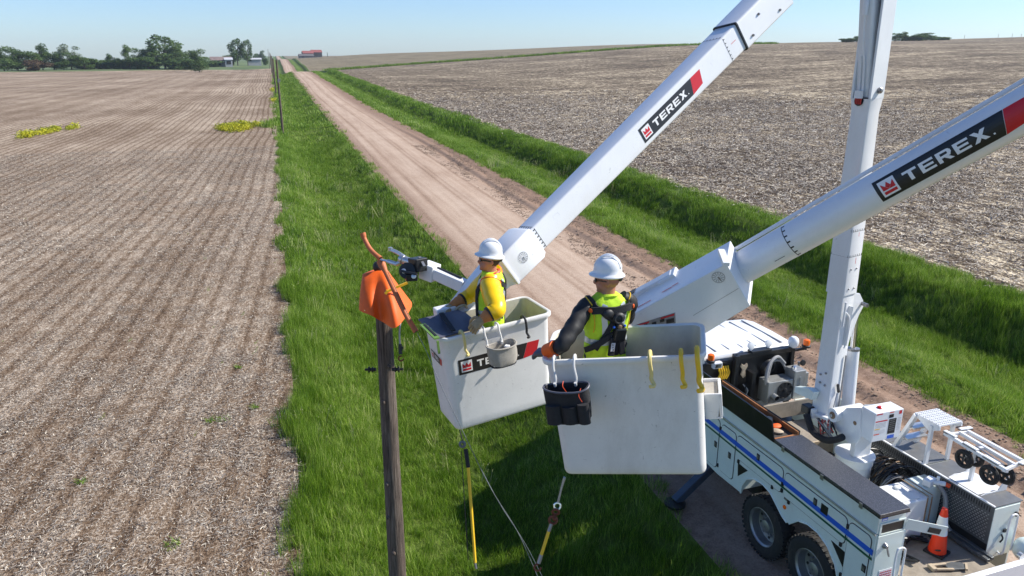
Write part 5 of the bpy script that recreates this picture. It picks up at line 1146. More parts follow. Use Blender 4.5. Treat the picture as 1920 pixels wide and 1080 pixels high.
# long dark tubes along the right wall, rear beam, lights
for x, z in ((1.98, 1.15), (2.05, 1.17)):
    MB().bar((x, -.18, z), (x, .72, z), .055, .05).build('long_tube', 'galv', truck, bevel=.004)
tb = MB().bx(-.02, 2.64, -.52, -.43, 1.02, 1.30).build('rear_beam', 'white', truck, bevel=.01)
mb = MB(); mb.bx(0, 2.6, -.50, -.44, .72, 1.015); mb.build('light_panel', 'black', truck)
for x, mt in ((2.0, 'lens'), (2.15, 'redlens'), (.35, 'redlens'), (.5, 'lens')): MB().lathe((x, -.502, .93), (0, -1, 0), [(.055, 0), (.05, .015), (.02, .02)], 16).build('tail_light', mt, truck)
mb = MB(); mb.bx(2.09, 2.58, -.04, -.031, 1.05, 1.88); mb.build('right_rear_door', 'body', truck, bevel=.004)
mb = MB(); mb.lathe((2.52, -.045, 1.72), (0, -1, 0), [(.04, 0), (.035, .03)], 12); mb.bar((2.50, -.07, 1.74), (2.60, -.07, 1.68), .02, .015); mb.box((2.36, -.05, 1.48), (.05, .03, .05)); mb.tube(smoothcurve([(2.32, -.05, 1.42), (2.33, -.07, 1.36), (2.30, -.06, 1.30)], 4), .012, 6); mb.build('door_hardware', 'blackp', truck)
MB().ball((2.62, -.2, 1.22), .17, 16, 0, (1, .8, 1)).build('rear_fairing', 'body', truck)
mb = MB(); mb.lathe((2.25, -.44, 1.33), (0, 1, 0), [(.05, 0), (.05, .06)], 14); mb.build('hose_socket', 'alu', truck)
# traffic cone on the bed
cn = thing('traffic_cone', 'orange traffic cone with two white bands on the truck bed', 'traffic cone', TM @ Vector((1.52, .27, 1.09)), (0, 0, .35)); cn.scale = (.76, .76, 1.04)
MB().bx(-.18, .18, -.18, .18, 0, .035).build('base', 'blackp', cn, bevel=.01)
cr = lambda h: .128 * (1 - h / .78) + .034
M['coneorange'] = simple('cone_orange', (.95, .045, .006), .45, 0, .08, 12, ((.3, .05, .02), .15))
MB().lathe((0, 0, .035), (0, 0, 1), [(cr(h / 20 * .67), h / 20 * .67) for h in range(21)] + [(.02, .675)], 26).build('cone_body', 'coneorange', cn)
for h0, h1 in ((.28, .37), (.42, .56)): MB().lathe((0, 0, .035), (0, 0, 1), [(cr(h0) + .003, h0), (cr(h1) + .003, h1)], 26, 0, False).build('reflective_band', 'print', cn)
MB().lathe((0, 0, .60), (0, 0, 1), [(cr(.565) + .006, 0), (cr(.585) + .006, .02)], 26, 0, False).build('rim', 'coneorange', cn)
# flat shovel-like tool with a tan head lying on the bed
tl = thing('folded_stand', 'grey flat tool with tan clamp ends lying on the rear of the truck bed', 'tool', TM @ Vector((1.38, -.06, 1.095)), (0, 0, TROT - .15))
MB().prism([(-.05, -.07), (.20, -.10), (.26, -.04), (.22, .04), (.10, .07), (-.05, .05)], (0, 0, .01), (1, 0, 0), (0, 1, 0), (0, 0, 1), .03).build('plate', 'galv', tl, bevel=.004)
mb = MB(); mb.bar((-.26, .06, .03), (-.02, .04, .04), .04, .035); mb.bar((-.25, -.02, .03), (.02, -.07, .03), .035, .03); mb.box((-.25, .02, .03), (.07, .12, .05)); mb.build('clamp_end', 'tan', tl, bevel=.006); MB().bar((.18, -.12, .035), (.27, .0, .035), .03, .03).build('end_strip', 'tan', tl)
mb = MB(); mb.tube(smoothcurve([(.52, .1, 1.12), (.62, -.05, 1.10), (.85, -.20, 1.10), (1.05, -.30, 1.10), (1.3, -.40, 1.10)], 6), .007, 5); mb.build('thin_cable', 'cable', truck)
mb = MB(); mb.bx(.60, .92, .38, .60, 1.10, 1.40); mb.build('small_box', 'white', truck, bevel=.02); MB().bx(.64, .84, .374, .3795, 1.16, 1.24).build('box_stripe', 'red', truck)
# left outrigger
of_ = loc(1266, 940, 'z', .08); og = MB(); og.bar((.7, of_.y + .1, .95), of_, .15, .15); og = og.build('outrigger_leg', 'leg_shade', truck, bevel=.01); MB().lathe((of_.x, of_.y, .02), (0, 0, 1), [(.2, 0), (.2, .04), (.05, .08)], 16).build('outrigger_foot', 'black', truck)

# ------------------------------------------------------------------ booms
def frame(a, b):
    d = (b - a).normalized(); sx = Vector((0, 0, 1)).cross(d).normalized(); return d, sx, d.cross(sx) * 1.0
def boxring(c, sx, uu, w_, h_, r=.03):
    return [c + sx * x + uu * y for x, y in rrect(w_ / 2, h_ / 2, r, 3)]
# upper boom of the truck (ends at the far bucket): square fibreglass tube
A = at(985, 458, 8.45); Bq = at(1425, 17, 10.0); Dir = (Bq - A).normalized(); B = A + (Bq - A) * 1.62
d1, sx1, up1 = frame(A, B)      # sx1 across, up1 = upper normal, rolled a little towards the road's right
vis_s = 1 if (CC - A).dot(sx1) > 0 else -1
_v, _u, _r = sx1 * vis_s, up1, R(10); sx1 = (_v * math.cos(_r) + _u * math.sin(_r)) * vis_s; up1 = _u * math.cos(_r) - _v * math.sin(_r)
bm1 = thing('upper_boom', 'white square section boom climbing from the far bucket past the top edge', 'boom', A)
def b1(t, x, y): return Dir * t + sx1 * x + up1 * y
Lb = (B - A).length; Lsq = (Bq - A).length
def bring(t, w_, r=.025): return [b1(t, x, y) for x, y in rrect(w_ / 2, w_ / 2, r, 3)]
MB().loft([bring(.0, .293), bring(Lsq * .55, .335), bring(Lsq * .855, .36)], 0, True, True).build('boom_tip', 'white', bm1, sharp=30)
MB().loft([bring(Lsq * .857, .395, .03), bring(Lsq * 1.08, .41, .03)], 0, True, True).build('boom_sleeve', 'white', bm1, sharp=30)
MB().loft([bring(Lsq * .852, .399, .03), bring(Lsq * .8568, .403, .03)], 0, True, True).build('sleeve_seal', 'black', bm1, sharp=30)
MB().loft([bring(Lsq * 1.08, .35, .03), bring(Lb, .37, .03)], 0, True, True).build('boom_base', 'white', bm1, sharp=30)
vis_s = 1 if (CC - A).dot(sx1) > 0 else -1
def b1f(u, v, off, w_=.27): return b1(u, vis_s * (w_ / 2 + off), v)
w_at = lambda u: .293 + (.36 - .293) * u / (Lsq * .855)
t0 = (at(1190, 262, 9.1) - A).dot(Dir)
brand_panel('brand_panel', bm1, lambda u, v, off: b1(t0 + u, vis_s * (w_at(t0 + u) / 2 + off + .001), v - .105), 1.20, .195)
for tt, sgn in ((.13, -1), (Lsq * .79, 1)):
    mb = MB(); hw = w_at(tt) / 2 + .0015
    quad_grid(mb, [(0, -hw * .98), (.005, -hw * .98), (.005, hw * .9), (0, hw * .9)], lambda u, v, off: b1(tt + u, vis_s * (hw + off), v), 0, 0, 1, 4)
    quad_grid(mb, [(0, -hw * .9), (.005, -hw * .9), (.005, hw * .9), (0, hw * .9)], lambda u, v, off: b1(tt + u, v, hw + off), 0, 0, 1, 4)
    for k in range(6):
        v0 = -hw * .8 + k * hw * .31
        quad_grid(mb, [(0, v0), (.028 * sgn, v0), (.028 * sgn, v0 + .012), (0, v0 + .012)], lambda u, v, off: b1(tt + u, vis_s * (hw + off), v), .0005, 0, 1, 1)
        quad_grid(mb, [(0, v0), (.028 * sgn, v0), (.028 * sgn, v0 + .012), (0, v0 + .012)], lambda u, v, off: b1(tt + u, v, hw + off), .0005, 0, 1, 1)
    mb.build('tick_scale', 'ink', bm1)
mb = MB(); quad_grid(mb, [(0, 0), (.10, 0), (.10, .006), (0, .006)], lambda u, v, off: b1(Lsq * .81 + u, vis_s * (.182 + off), v + .02), 0, 0, 1, 1); mb.build('red_mark', 'red', bm1)
for t_, y in ((Lsq * .89, -.1), (Lsq * .94, .06), (Lsq * 1.02, -.12), (Lsq * 1.05, .08)):
    mb = MB(); c = b1(t_, vis_s * .20, y); mb.lathe(c, sx1 * vis_s, [(.018, 0), (.018, .012), (.01, .025)], 8); mb.build('bolt', 'steel', bm1)
# jib housing at the bucket end
hs = MB(); hs.loft([bring(-.50, .33, .02), bring(-.42, .385, .02), bring(.02, .395, .02), bring(.07, .35, .02)], 0, True, True); hs = hs.build('tip_housing', 'white', bm1, sharp=30)
def hf(u, v, off): return b1(-.20 + u, vis_s * (.1985 + off), v)
angle_dial('angle_dial', hs, hf, .062)
MB().bar(b1(-.43, vis_s * .21, .18), b1(-.43, vis_s * .21, -.18), .045, .035, Dir).build('drip_rail', 'white', hs, bevel=.006)
mb = MB(); mb.loft([bring(-1.12, .21, .02), bring(-.72, .29, .02), bring(-.50, .325, .02)], 0, True, True); br = mb.build('tip_bracket', 'white', bm1, sharp=30)
mb = MB(); rect_print(mb, lambda u, v, off: b1(-.88 + u, v, .130 + off + .1 * u), 0, -.05, .12, -.04, .001, 0); rect_print(mb, lambda u, v, off: b1(-.70 + u, v, .148 + off + .08 * u), 0, -.04, .16, -.03, .001, 0); mb.build('red_lettering', 'red', br)

# near boom, belonging to a second truck out of the picture: round fibreglass tube
A2 = at(1382, 507, 6.25); B2q = at(1920, 206, 4.95); D2 = (B2q - A2).normalized(); B2 = A2 + (B2q - A2) * 1.75; L2 = (B2q - A2).length
d2, sx2, up2 = frame(A2, B2)
bm2 = thing('near_boom', 'white round boom running from the near bucket out past the right edge', 'boom', A2)
def b2(t, ang, r): return D2 * t + sx2 * (math.cos(ang) * r) + up2 * (math.sin(ang) * r)
R2 = lambda t: .137 + .012 * t / L2
MB().loft([[b2(t, 2 * math.pi * k / 40, R2(t)) for k in range(40)] for t in (-.05, L2 * .3, L2 * .6, L2, L2 * 1.75)], 0, True, True).build('boom_tube', 'white', bm2)
MB().tube([D2 * -.02 + up2 * .16 + sx2 * .0, D2 * L2 * 1.7 + up2 * .175], .018, 6).build('hose_line', 'white', bm2)
s2_ = 1 if (CC - A2).dot(sx2) > 0 else -1
a_c = 0.0 if s2_ > 0 else math.pi
def tubefn(t0_, phi0):
    def f(u, v, off):
        t = t0_ + u; r = R2(t) + off + .0012; ph = v / R2(t) + phi0
        ang = ph if s2_ > 0 else math.pi - ph
        return b2(t, ang, r)
    return f
t02 = (at(1655, 358, 5.6) - A2).dot(D2)
brand_panel('brand_panel', bm2, tubefn(t02, -.55), 1.03, .165)
mb = MB(); tt = (at(1486, 447, 6.0) - A2).dot(D2)
quad_grid(mb, [(0, -.17), (.006, -.17), (.006, .16), (0, .16)], tubefn(tt, 0), 0, 0, 1, 14)
for k in range(7): quad_grid(mb, [(0, -.15 + k * .05), (.03, -.15 + k * .05), (.03, -.138 + k * .05), (0, -.138 + k * .05)], tubefn(tt, 0), 0, 0, 1, 1)
mb.build('tick_scale', 'ink', bm2)
mb = MB(); tt2 = (at(1450, 478, 6.0) - A2).dot(D2); quad_grid(mb, [(0, -.055), (.09, -.055), (.09, -.05), (0, -.05)], tubefn(tt2, -.2), 0, 0, 2, 1); mb.build('scuff_mark', 'ink', bm2)
# deep housing between tube and bucket
hp = [(1179, 560), (1354, 470), (1363, 494), (1407, 574), (1322, 626), (1175, 640)]
def housing(px, depth, name, parent, thick, org, mat='white'):
    nrm = (sx2 * s2_ * math.cos(R(20)) - up2 * math.sin(R(20))).normalized(); c0 = nrm.dot(at(1300, 560, depth)); P = [on_plane(x, y, nrm, c0) - org for x, y in px]; n = len(P); mb = MB()
    mb.add(P + [p_ - nrm * thick for p_ in P], [tuple(range(n)), tuple(reversed(range(n, 2 * n)))] + [(k, n + k, n + (k + 1) % n, (k + 1) % n) for k in range(n)]); return mb.build(name, mat, parent, bevel=.008), nrm, c0
hs2, hn, hc = housing([(1182, 606), (1182, 592), (1362, 494), (1407, 574), (1322, 626), (1300, 640), (1180, 660)], 6.15, 'tip_housing', bm2, .38, A2)
MB().bar(on_plane(1352, 470, hn, hc - .25) - A2, on_plane(1362, 496, hn, hc + .01) - A2, .05, .03).build('collar', 'white', bm2)
def onh(px, py, off=.002): return on_plane(px, py, hn, hc + off) - A2
e1 = (onh(1360, 519) - onh(1340, 530)).normalized(); e2 = (onh(1345, 505) - onh(1352, 530)); e2 = (e2 - e1 * e2.dot(e1)).normalized()
dc = onh(1347, 520)
angle_dial('angle_dial', hs2, lambda u, v, off: dc + e1 * u + e2 * v + hn * off, .052)
mb = MB(); a_, b_ = onh(1300, 592, .001), onh(1385, 541, .001); mb.add([a_, b_, b_ + e2 * .004, a_ + e2 * .004], [(0, 1, 2, 3)]); mb.build('seam', 'steel', hs2)
q = [onh(1183, 612), onh(1266, 586), onh(1267, 606), onh(1183, 625)]
pl = MB(); pl.add(q + [v - hn * .004 for v in q], [(0, 1, 2, 3), (7, 6, 5, 4)] + [(k, 4 + k, 4 + (k + 1) % 4, (k + 1) % 4) for k in range(4)]); pl = pl.build('warning_placard', 'cable_grey', hs2)
mb = MB()
def bil(u, v): return q[3].lerp(q[2], u).lerp(q[0].lerp(q[1], u), v)
for u0, v0, u1, v1, mi in ((.17, .78, .42, .95, 0), (.68, .78, .98, .95, 0), (.22, .30, .40, .34, 1), (.22, .45, .40, .49, 1), (.30, .62, .38, .78, 1), (.66, .45, .76, .75, 1), (.48, .3, .58, .7, 1), (.80, .15, .97, .55, 1), (.02, .2, .13, .75, 2)):
    mb.add([bil(u0, v0) + hn * .003, bil(u1, v0) + hn * .003, bil(u1, v1) + hn * .003, bil(u0, v1) + hn * .003], [(0, 1, 2, 3)], mi)
mb.build('placard_print', ['red', 'ink', 'print'], pl)
# top skin strip with red warning lines, and the small box lying along the housing's back
top_in = [on_plane(x, y, hn, hc - .02) - A2 for x, y in ((1186, 588), (1360, 492))]
mb = MB(); ux = (top_in[1] - top_in[0]).normalized(); upn = hn.cross(ux); upn = upn if upn.z > 0 else -upn
for u0, u1, dz in ((.05, .20, .05), (.32, .43, .08), (.43, .50, .09)): a_ = top_in[0] + ux * (u0 * (top_in[1] - top_in[0]).length) - hn * dz + upn * .0045; b_ = top_in[0] + ux * (u1 * (top_in[1] - top_in[0]).length) - hn * dz + upn * .0045; mb.add([a_, b_, b_ - hn * .012, a_ - hn * .012], [(0, 1, 2, 3)])
mb.build('red_lettering', 'red', hs2)
a_, b_ = on_plane(1174, 562, hn, hc - .35) - A2, on_plane(1262, 515, hn, hc - .35) - A2
sb = MB().bar(a_, b_, .10, .07, upn).build('side_box', 'white', bm2, bevel=.012); MB().bar(a_ + upn * .037 + ux * .02, a_ + upn * .037 + ux * .13, .07, .006, upn).build('box_opening', 'ink', sb)
MB().bar(b_ - ux * .14 - upn * .01, b_ + ux * .04 - upn * .01, .14, .08, upn).build('box_end', 'white', sb, bevel=.01)

# second arm folded inside the mast's fork: the truck's elbow link
MB().loft([sq(mast_pt(7.12), .19, .18)[:] , sq(mast_pt(7.12), .19, .18)], 0, False)
org = mast_pt(7.0)
fk = MB()
for z0_, z1_ in ((7.4, 10.4),):
    a, b = mast_pt(z0_), mast_pt(z1_)
    def wallp(u0, u1, v0, v1):
        rings = []
        for c in (a, b):
            rings.append([(c.x + x_ * math.cos(YM) - y_ * math.sin(YM), c.y + x_ * math.sin(YM) + y_ * math.cos(YM), c.z) for x_, y_ in ((u0, v0), (u1, v0), (u1, v1), (u0, v1))])
        fk.loft(rings, 0, True, False)
    wallp(-.165, .165, -.16, -.125); wallp(-.165, .165, .125, .16); wallp(.13, .165, -.125, .125)
fk = fk.build('mast_fork', 'white', truck, bevel=.004)
lk = MB(); a = mast_pt(7.42) + Vector((-.02, .01, 0)); b = mast_pt(10.4) + Vector((-.34, .03, 0))
lk.loft([[(c.x + x_ * math.cos(YM) - y_ * math.sin(YM), c.y + x_ * math.sin(YM) + y_ * math.cos(YM), c.z) for x_, y_ in rrect(.10, .115, .05, 4)] for c in (a, b)], 0, True, True); lk.build('link_arm', 'white', truck)
mb = MB(); zz = lambda z, dx, dy=-.0: Vector((mast_pt(z).x - .165 - dx, mast_pt(z).y - .05 + dy, z))
mb.tube(smoothcurve([zz(7.5, -.02), zz(7.9, .02), zz(8.2, .09), zz(8.7, .13)], 5), .016, 6); mb.tube([zz(7.5, -.02, .06), zz(8.0, .03, .06)], .014, 6); mb.lathe(zz(8.55, .125), (.0, 0, 1), [(.035, 0), (.04, .16), (.03, .2)], 10); mb.build('link_hose', 'print', truck)
c = mast_pt(7.45); MB().box((c.x - .19, c.y - .03, 7.46), (.05, .12, .11)).build('fitting_block', 'print', truck)
mb = MB(); mb.lathe((c.x - .172, c.y - .03, 7.37), (-1, -.2, 0), [(.075, 0), (.075, .004)], 18); mb.build('fork_window', 'ink', truck)
mb = MB()
for k in range(4): mb.tube([(c.x - .185, c.y - .08 + k * .034, 7.32), (c.x - .185, c.y - .08 + k * .034, 7.42)], .010, 6)
mb.build('red_fitting', 'cable_red', truck)
pf = mast_face(7.52, .1, .02); MB().lathe(pf, (math.sin(YM), -math.cos(YM), 0), [(.045, 0), (.045, .03), (.025, .05)], 12).build('fork_pin', 'steel', truck)

# ------------------------------------------------------------------ work buckets
def euler_zyx(yaw, pitch, roll):
    cy, sy = math.cos(yaw), math.sin(yaw); cp, sp = math.cos(pitch), math.sin(pitch); cr_, sr = math.cos(roll), math.sin(roll)
    return Matrix(((cy, -sy, 0), (sy, cy, 0), (0, 0, 1))) @ Matrix(((cp, 0, sp), (0, 1, 0), (-sp, 0, cp))) @ Matrix(((1, 0, 0), (0, cr_, -sr), (0, sr, cr_)))
def bucket(label, pos, ang, c_, d_, Hb):
    """origin at the rim's centre, long side along x, near side -y"""
    t = thing('work_bucket', label, 'bucket', pos); t.rotation_euler = euler_zyx(*[R(a) for a in ang]).to_euler(); t['group'] = 'fibreglass work buckets'
    n = 6; ra, rb = .62, .33
    def ring(a, b, r, z): return [(x, y, z) for x, y in rrect(a, b, r, n)]
    L = lambda f: (ra - .03 + (c_ - ra + .03) * f, rb - .03 + (d_ - rb + .03) * f)
    mb = MB(); rings = [ring(c_ - .03, d_ - .03, .05, -Hb), ring(c_ - .008, d_ - .008, .065, -Hb + .008), ring(c_, d_, .07, -Hb + .03)]
    for f in (.9, .6, .3, .06): a, b = L(f); rings.append(ring(a, b, .08, -Hb * f))
    rings += [ring(ra - .028, rb - .028, .085, -.05), ring(ra - .004, rb - .004, .095, -.042), ring(ra, rb, .1, -.03), ring(ra, rb, .1, -.008), ring(ra - .006, rb - .006, .095, 0), ring(ra - .03, rb - .03, .08, 0), ring(ra - .038, rb - .038, .075, -.008)]
    mb.loft(rings, 0, False, True); mb.add(rings[0], [tuple(range(len(rings[0])))])
    sh = mb.build('shell', 'bucket', t, sharp=50)
    mb = MB(); rr = [ring(ra - .038, rb - .038, .075, -.0085)]
    for f in (.1, .4, .7, .96): a, b = L(f); rr.append(ring(a - .02, b - .02, .07, -Hb * f))
    mb.loft(rr, 0, False, True); mb.add(rr[-1], [tuple(reversed(range(len(rr[-1]))))]); mb.build('inner_liner', 'liner', t, sharp=50)
    return t, L
BK1, LF1 = bucket('far white bucket beside the pole, with black and red panel on its side', (1.874, 7.044, 5.432), (7.9, -5.06, -.56), .549, .275, 1.05)
BK2, LF2 = bucket('near plain white bucket hiding the truck cab, black tool pouch on its side', (2.451, 4.992, 5.856), (-29.86, -7.53, 2.48), .565, .277, 1.044)
bpy.context.view_layer.update()
MW1, MW2 = BK1.matrix_world.copy(), BK2.matrix_world.copy()
def side_fn(MWL, LF, Hb, u0, z0, s=-1):
    """near (s=-1) long side of a bucket: u along x, v up"""
    def f(u, v, off):
        z = z0 + v; y = LF(-z / Hb)[1]; return Vector((u0 + u, s * (y + off + .001), z))
    return f
brand_panel('brand_panel', BK1, side_fn(MW1, LF1, 1.05, -.46, -.435), .86, .165)
def endf(u, v, off):
    z = -.36 + v - u * .03; return Vector((-(LF1(-z / 1.05)[0] + off + .002), .17 - u, z))
brand_panel('small_brand_panel', BK1, endf, .30, .085)
# foot step on the near bucket's right end, hooks over its rim
st = MB(); zst = -.42; xr_ = LF2(.42)[0]
st.bx(xr_ - .0, xr_ + .13, -.12, .16, zst - .22, zst - .20); 
for y in (-.12, .145): st.prism([(0, -.22), (.10, -.20), (.135, .0), (.0, .0)], (xr_, y, zst), (1, 0, 0), (0, 0, 1), (0, 1, 0), .02)
st.bx(xr_ + .11, xr_ + .135, -.12, .165, zst - .2, zst); st = st.build('foot_step', 'bucket', BK2, bevel=.008)
MB().bx(xr_ + .004, xr_ + .106, -.098, .142, zst - .035, zst - .025).build('step_pad', 'canvas', st)
def bar_mount(BK, LF, x, name='mount_plate'):
    MB().bx(x - .18, x + .18, LF(.4)[1] + .0, LF(.4)[1] + .09, -.75, -.12).build(name, 'white', BK, bevel=.01)
bar_mount(BK1, LF1, -.15); bar_mount(BK2, LF2, -.1)
mb = MB(); mb.bx(.585, .60, -.10, .30, -.17, -.055); mb.build('end_handle', 'bucket', BK2)
MB().bar((.575, -.03, -.62), (.72, .05, -.70), .03, .14).build('end_bracket', 'bucket', BK1)
# grey vinyl bag and green edged scabbard on the left end of the far bucket
def local(MW, w_): return MW.inverted() @ w_
sc = thing('bucket_cover', 'dark grey vinyl cover strapped over the left end of the far bucket', 'cover', MW1 @ Vector((-.45, 0, .01)), BK1.rotation_euler)
rings = []
for i in range(9):
    x = -.19 + .055 * i; dip = .05 * math.sin(i * .5); rings.append([(x, -.30 + .10 * i / 8 + .0, .012 - .04 * (i / 8)), (x, -.12, .018 - dip), (x, .05, .014 - dip * 1.2), (x, .30, .016), (x, .30, .004), (x, .05, .002 - dip * 1.2), (x, -.12, .004 - dip), (x, -.30 + .10 * i / 8, .002 - .04 * (i / 8))])
MB().loft(rings, 0, True, True).build('cover_cloth', 'greycloth', sc)
MB().bar((-.21, -.35, .028), (-.21, .10, .030), .055, .014, (0, 0, 1)).build('green_edge', 'green_plastic', sc); MB().bar((-.20, -.30, .037), (-.20, .06, .039), .022, .006).build('black_grip', 'blackp', sc)
MB().bar((.0, -.24, .02), (.06, .28, .03), .045, .012).build('belt_strap', 'blackcloth', sc)
MB().box((-.21, -.36, -.06), (.02, .02, .13)).build('green_tab', 'green_plastic', sc)

# hooks hanging over the rims
def s_hook(name, label, MW, x, y, mat, sz=1.0, dirn=-1, group=None):
    o = thing(name, label, 'hook', MW @ Vector((x, y, 0)), MW.to_euler(), group)
    s = sz; mb = MB(); P = [(0, -.06 * s * dirn * -1 if False else .045 * s * -dirn, -.03 * s), (0, .05 * s * -dirn, .012), (0, .02 * s * -dirn, .034 * s), (0, .035 * s * dirn, .026 * s), (0, .055 * s * dirn, -.02), (.004, .05 * s * dirn, -.09 * s), (.0, .055 * s * dirn, -.125 * s), (.016 * s, .07 * s * dirn, -.165 * s), (-.01, .095 * s * dirn, -.16 * s)]
    mb.tube(smoothcurve(P, 5), .013 * s, 8); mb.build('hook_body', mat, o); return o
s_hook('yellow_hook', 'faded yellow plastic hook hanging at the middle of the near bucket rim', MW2, .215, -.33, 'pale_yellow', 1.15, group='hooks on the near bucket')
s_hook('yellow_hook', 'bright yellow hook on the near bucket rim, left of the right corner one', MW2, .44, -.33, 'yellow', 1.2, group='hooks on the near bucket')
s_hook('yellow_hook', 'thick bright yellow hook at the right corner of the near bucket', MW2, .555, -.315, 'yellow', 1.4, group='hooks on the near bucket')
s_hook('cream_hook', 'cream yellow hook on the far bucket rim beside the tan glove', MW1, -.40, -.33, 'pale_yellow', 1.1)
s_hook('black_hook', 'black rod hook over the outside of the far bucket rim', MW1, .27, -.33, 'blackp', 1.0)
o = thing('black_hook', 'black rod hook hanging down inside the far bucket', 'hook', MW1 @ Vector((.30, .30, 0)), BK1.rotation_euler); mb = MB(); mb.tube(smoothcurve([(0, .05, .0), (0, .0, .04), (0, -.035, .0), (0, -.05, -.25), (.02, -.08, -.29), (.05, -.07, -.25)], 5), .014, 8); mb.build('hook_body', 'blackp', o)

# pouches
def pouch(label, MW, x, zt, w_, d_, h_, mat, hookmat, group, dark=False):
    o = thing('tool_pouch', label, 'pouch', MW @ Vector((x, -.39 - d_ * .5, zt)), MW.to_euler(), group)
    n = 20; rings = []
    for k, (f, z) in enumerate(((.80, -h_), (.92, -h_ + .012), (.97, -h_ * .7), (1.0, -h_ * .35), (.98, -.02), (1.0, 0), (.95, .004), (.93, -.02), (.90, -h_ * .4))):
        ring = []
        for i in range(n):
            a = 2 * math.pi * i / n; wob = 1 + .035 * math.sin(3 * a + k) + .02 * math.sin(7 * a + k * 2); cx, sy_ = math.cos(a), math.sin(a)
            sx_ = math.copysign(abs(cx) ** .75, cx) * w_ / 2 * f * wob; yy = math.copysign(abs(sy_) ** .75, sy_) * d_ / 2 * f * wob
            ring.append((sx_, yy, z + .01 * math.sin(2 * a + 1)))
        rings.append(ring)
    b = MB().loft(rings, 0, True, True).build('pouch_bag', mat, o)
    mb = MB(); mb.tube([(math.copysign(abs(math.cos(a)) ** .75, math.cos(a)) * w_ / 2, math.copysign(abs(math.sin(a)) ** .75, math.sin(a)) * d_ / 2, .01 * math.sin(2 * a + 1)) for a in [2 * math.pi * i / 30 for i in range(31)]], .008, 6); mb.build('rim_cord', mat if not dark else 'greycloth', o)
    mb = MB(); mb.tube([(math.copysign(abs(math.cos(a)) ** .75, math.cos(a)) * w_ / 2 * .86, math.copysign(abs(math.sin(a)) ** .75, math.sin(a)) * d_ / 2 * .86, -h_ + .002) for a in [2 * math.pi * i / 30 for i in range(31)]], .009, 6); mb.build('base_cord', 'blackcloth', o)
    for dx in ((-.28 * w_, .18 * w_) if dark else (-.40 * w_, .12 * w_)):
        mb = MB(); top = -zt; mb.tube(smoothcurve([(dx, d_ * .5 + .10, top - .01), (dx, d_ * .5 + .09, top + .03), (dx, d_ * .5 + .03, top + .028), (dx - .004, d_ * .5 + .005, top - .03), (dx + .006, d_ * .46, .03), (dx, d_ * .36, -.02), (dx, d_ * .28, .01)], 5), .011, 7); mb.build('carry_hook', hookmat, o)
    if dark:
        for i, (x_, ww, hh) in enumerate(((-.3, .34, .6), (.05, .32, .55), (.36, .26, .62))):
            rings = [[(w_ * (x_ + ww * .5 * math.cos(a)), -d_ * .47 + d_ * .2 * math.sin(a), -h_ * (1 - hh * f) if f else -h_ * .97) for a in [2 * math.pi * k / 12 for k in range(12)]] for f in (0, .5, 1)]
            MB().loft(rings, 0, True, True).build('side_pocket', mat, o)
        mb = MB(); mb.tube(smoothcurve([(-.05 * w_, .0, .05), (-.02, -.03, .02), (.0, -.02, -.03)], 4), .003, 4); mb.tube(smoothcurve([(.34 * w_, -.3 * d_, .01), (.30 * w_, -.52 * d_, -.03), (.36 * w_, -.55 * d_, -.08)], 4), .003, 4); mb.build('loose_cord', 'redtrim', o)
    else:
        mb = MB(); r_ = random.Random(2)
        for i in range(7): a = r_.uniform(0, 6.28); mb.ball((math.cos(a) * w_ * .22, math.sin(a) * d_ * .22, -.05 + r_.uniform(-.02, .02)), .03, 8, 0, (1, .5, .5), Euler((r_.uniform(-1, 1), 0, a)).to_matrix())
        mb.build('pouch_contents', 'print', o, kind='stuff')
    return o
pouch('grey canvas pouch hung by white hooks on the far bucket', MW1, -.06, -.135, .30, .19, .20, 'canvas', 'offwhite', 'pouches hung on the bucket rims')
pouch('black tool pouch with side pockets hung by two hooks on the near bucket', MW2, -.41, -.15, .345, .17, .27, 'blackcloth', 'offwhite', 'pouches hung on the bucket rims', True)

# ------------------------------------------------------------------ the two line workers
def capsule(mb, a, b, r0, r1, n=12):
    a, b = Vector(a), Vector(b); d = (b - a); L = d.length
    mb.ball(a, r0, n); mb.ball(b, r1, n); mb.tube([a - d * .0, b], [r0, r1], n)
def limb_rings(pts, rad, n=18, wr=.05, seed=0, flat=1.0):
    """cloth tube with wrinkles round a chain of points"""
    P = smoothcurve(pts, 7); m = len(P); rs = [np.interp(i / (m - 1), np.linspace(0, 1, len(rad)), rad) for i in range(m)]; rings = []; prev = None
    for i, p in enumerate(P):
        d = (P[min(i + 1, m - 1)] - P[max(i - 1, 0)]).normalized()
        x = (Vector((0, 1, .01)).cross(d) if prev is None else prev - d * prev.dot(d)); x.normalize(); prev = x; y = x.cross(d)
        ring = []
        for k in range(n):
            a = 2 * math.pi * k / n; w_ = 1 + wr * (math.sin(i * 1.7 + 2 * a + seed) + .6 * math.sin(i * .9 - 3 * a + seed * 2))
            ring.append(p + x * (math.cos(a) * rs[i] * w_) + y * (math.sin(a) * rs[i] * w_ * flat))
        rings.append(ring)
    return rings
TORSO = [(.90, .165, .115, .0), (1.00, .160, .115, .0), (1.12, .158, .112, .005), (1.25, .180, .118, .0), (1.36, .195, .115, -.008), (1.43, .170, .095, -.012), (1.475, .110, .075, -.012), (1.50, .065, .065, -.005)]
def torso_pt(a, z, off, fat=1.0):
    """a: angle, 0 = right side, pi/2 = front; z height"""
    zs = [t[0] for t in TORSO]; A_ = np.interp(z, zs, [t[1] for t in TORSO]) * fat + off; B_ = np.interp(z, zs, [t[2] for t in TORSO]) * fat + off; C_ = np.interp(z, zs, [t[3] for t in TORSO])
    c, s = math.cos(a), math.sin(a); return Vector((math.copysign(abs(c) ** .85, c) * A_, C_ + math.copysign(abs(s) ** .85, s) * B_, z))
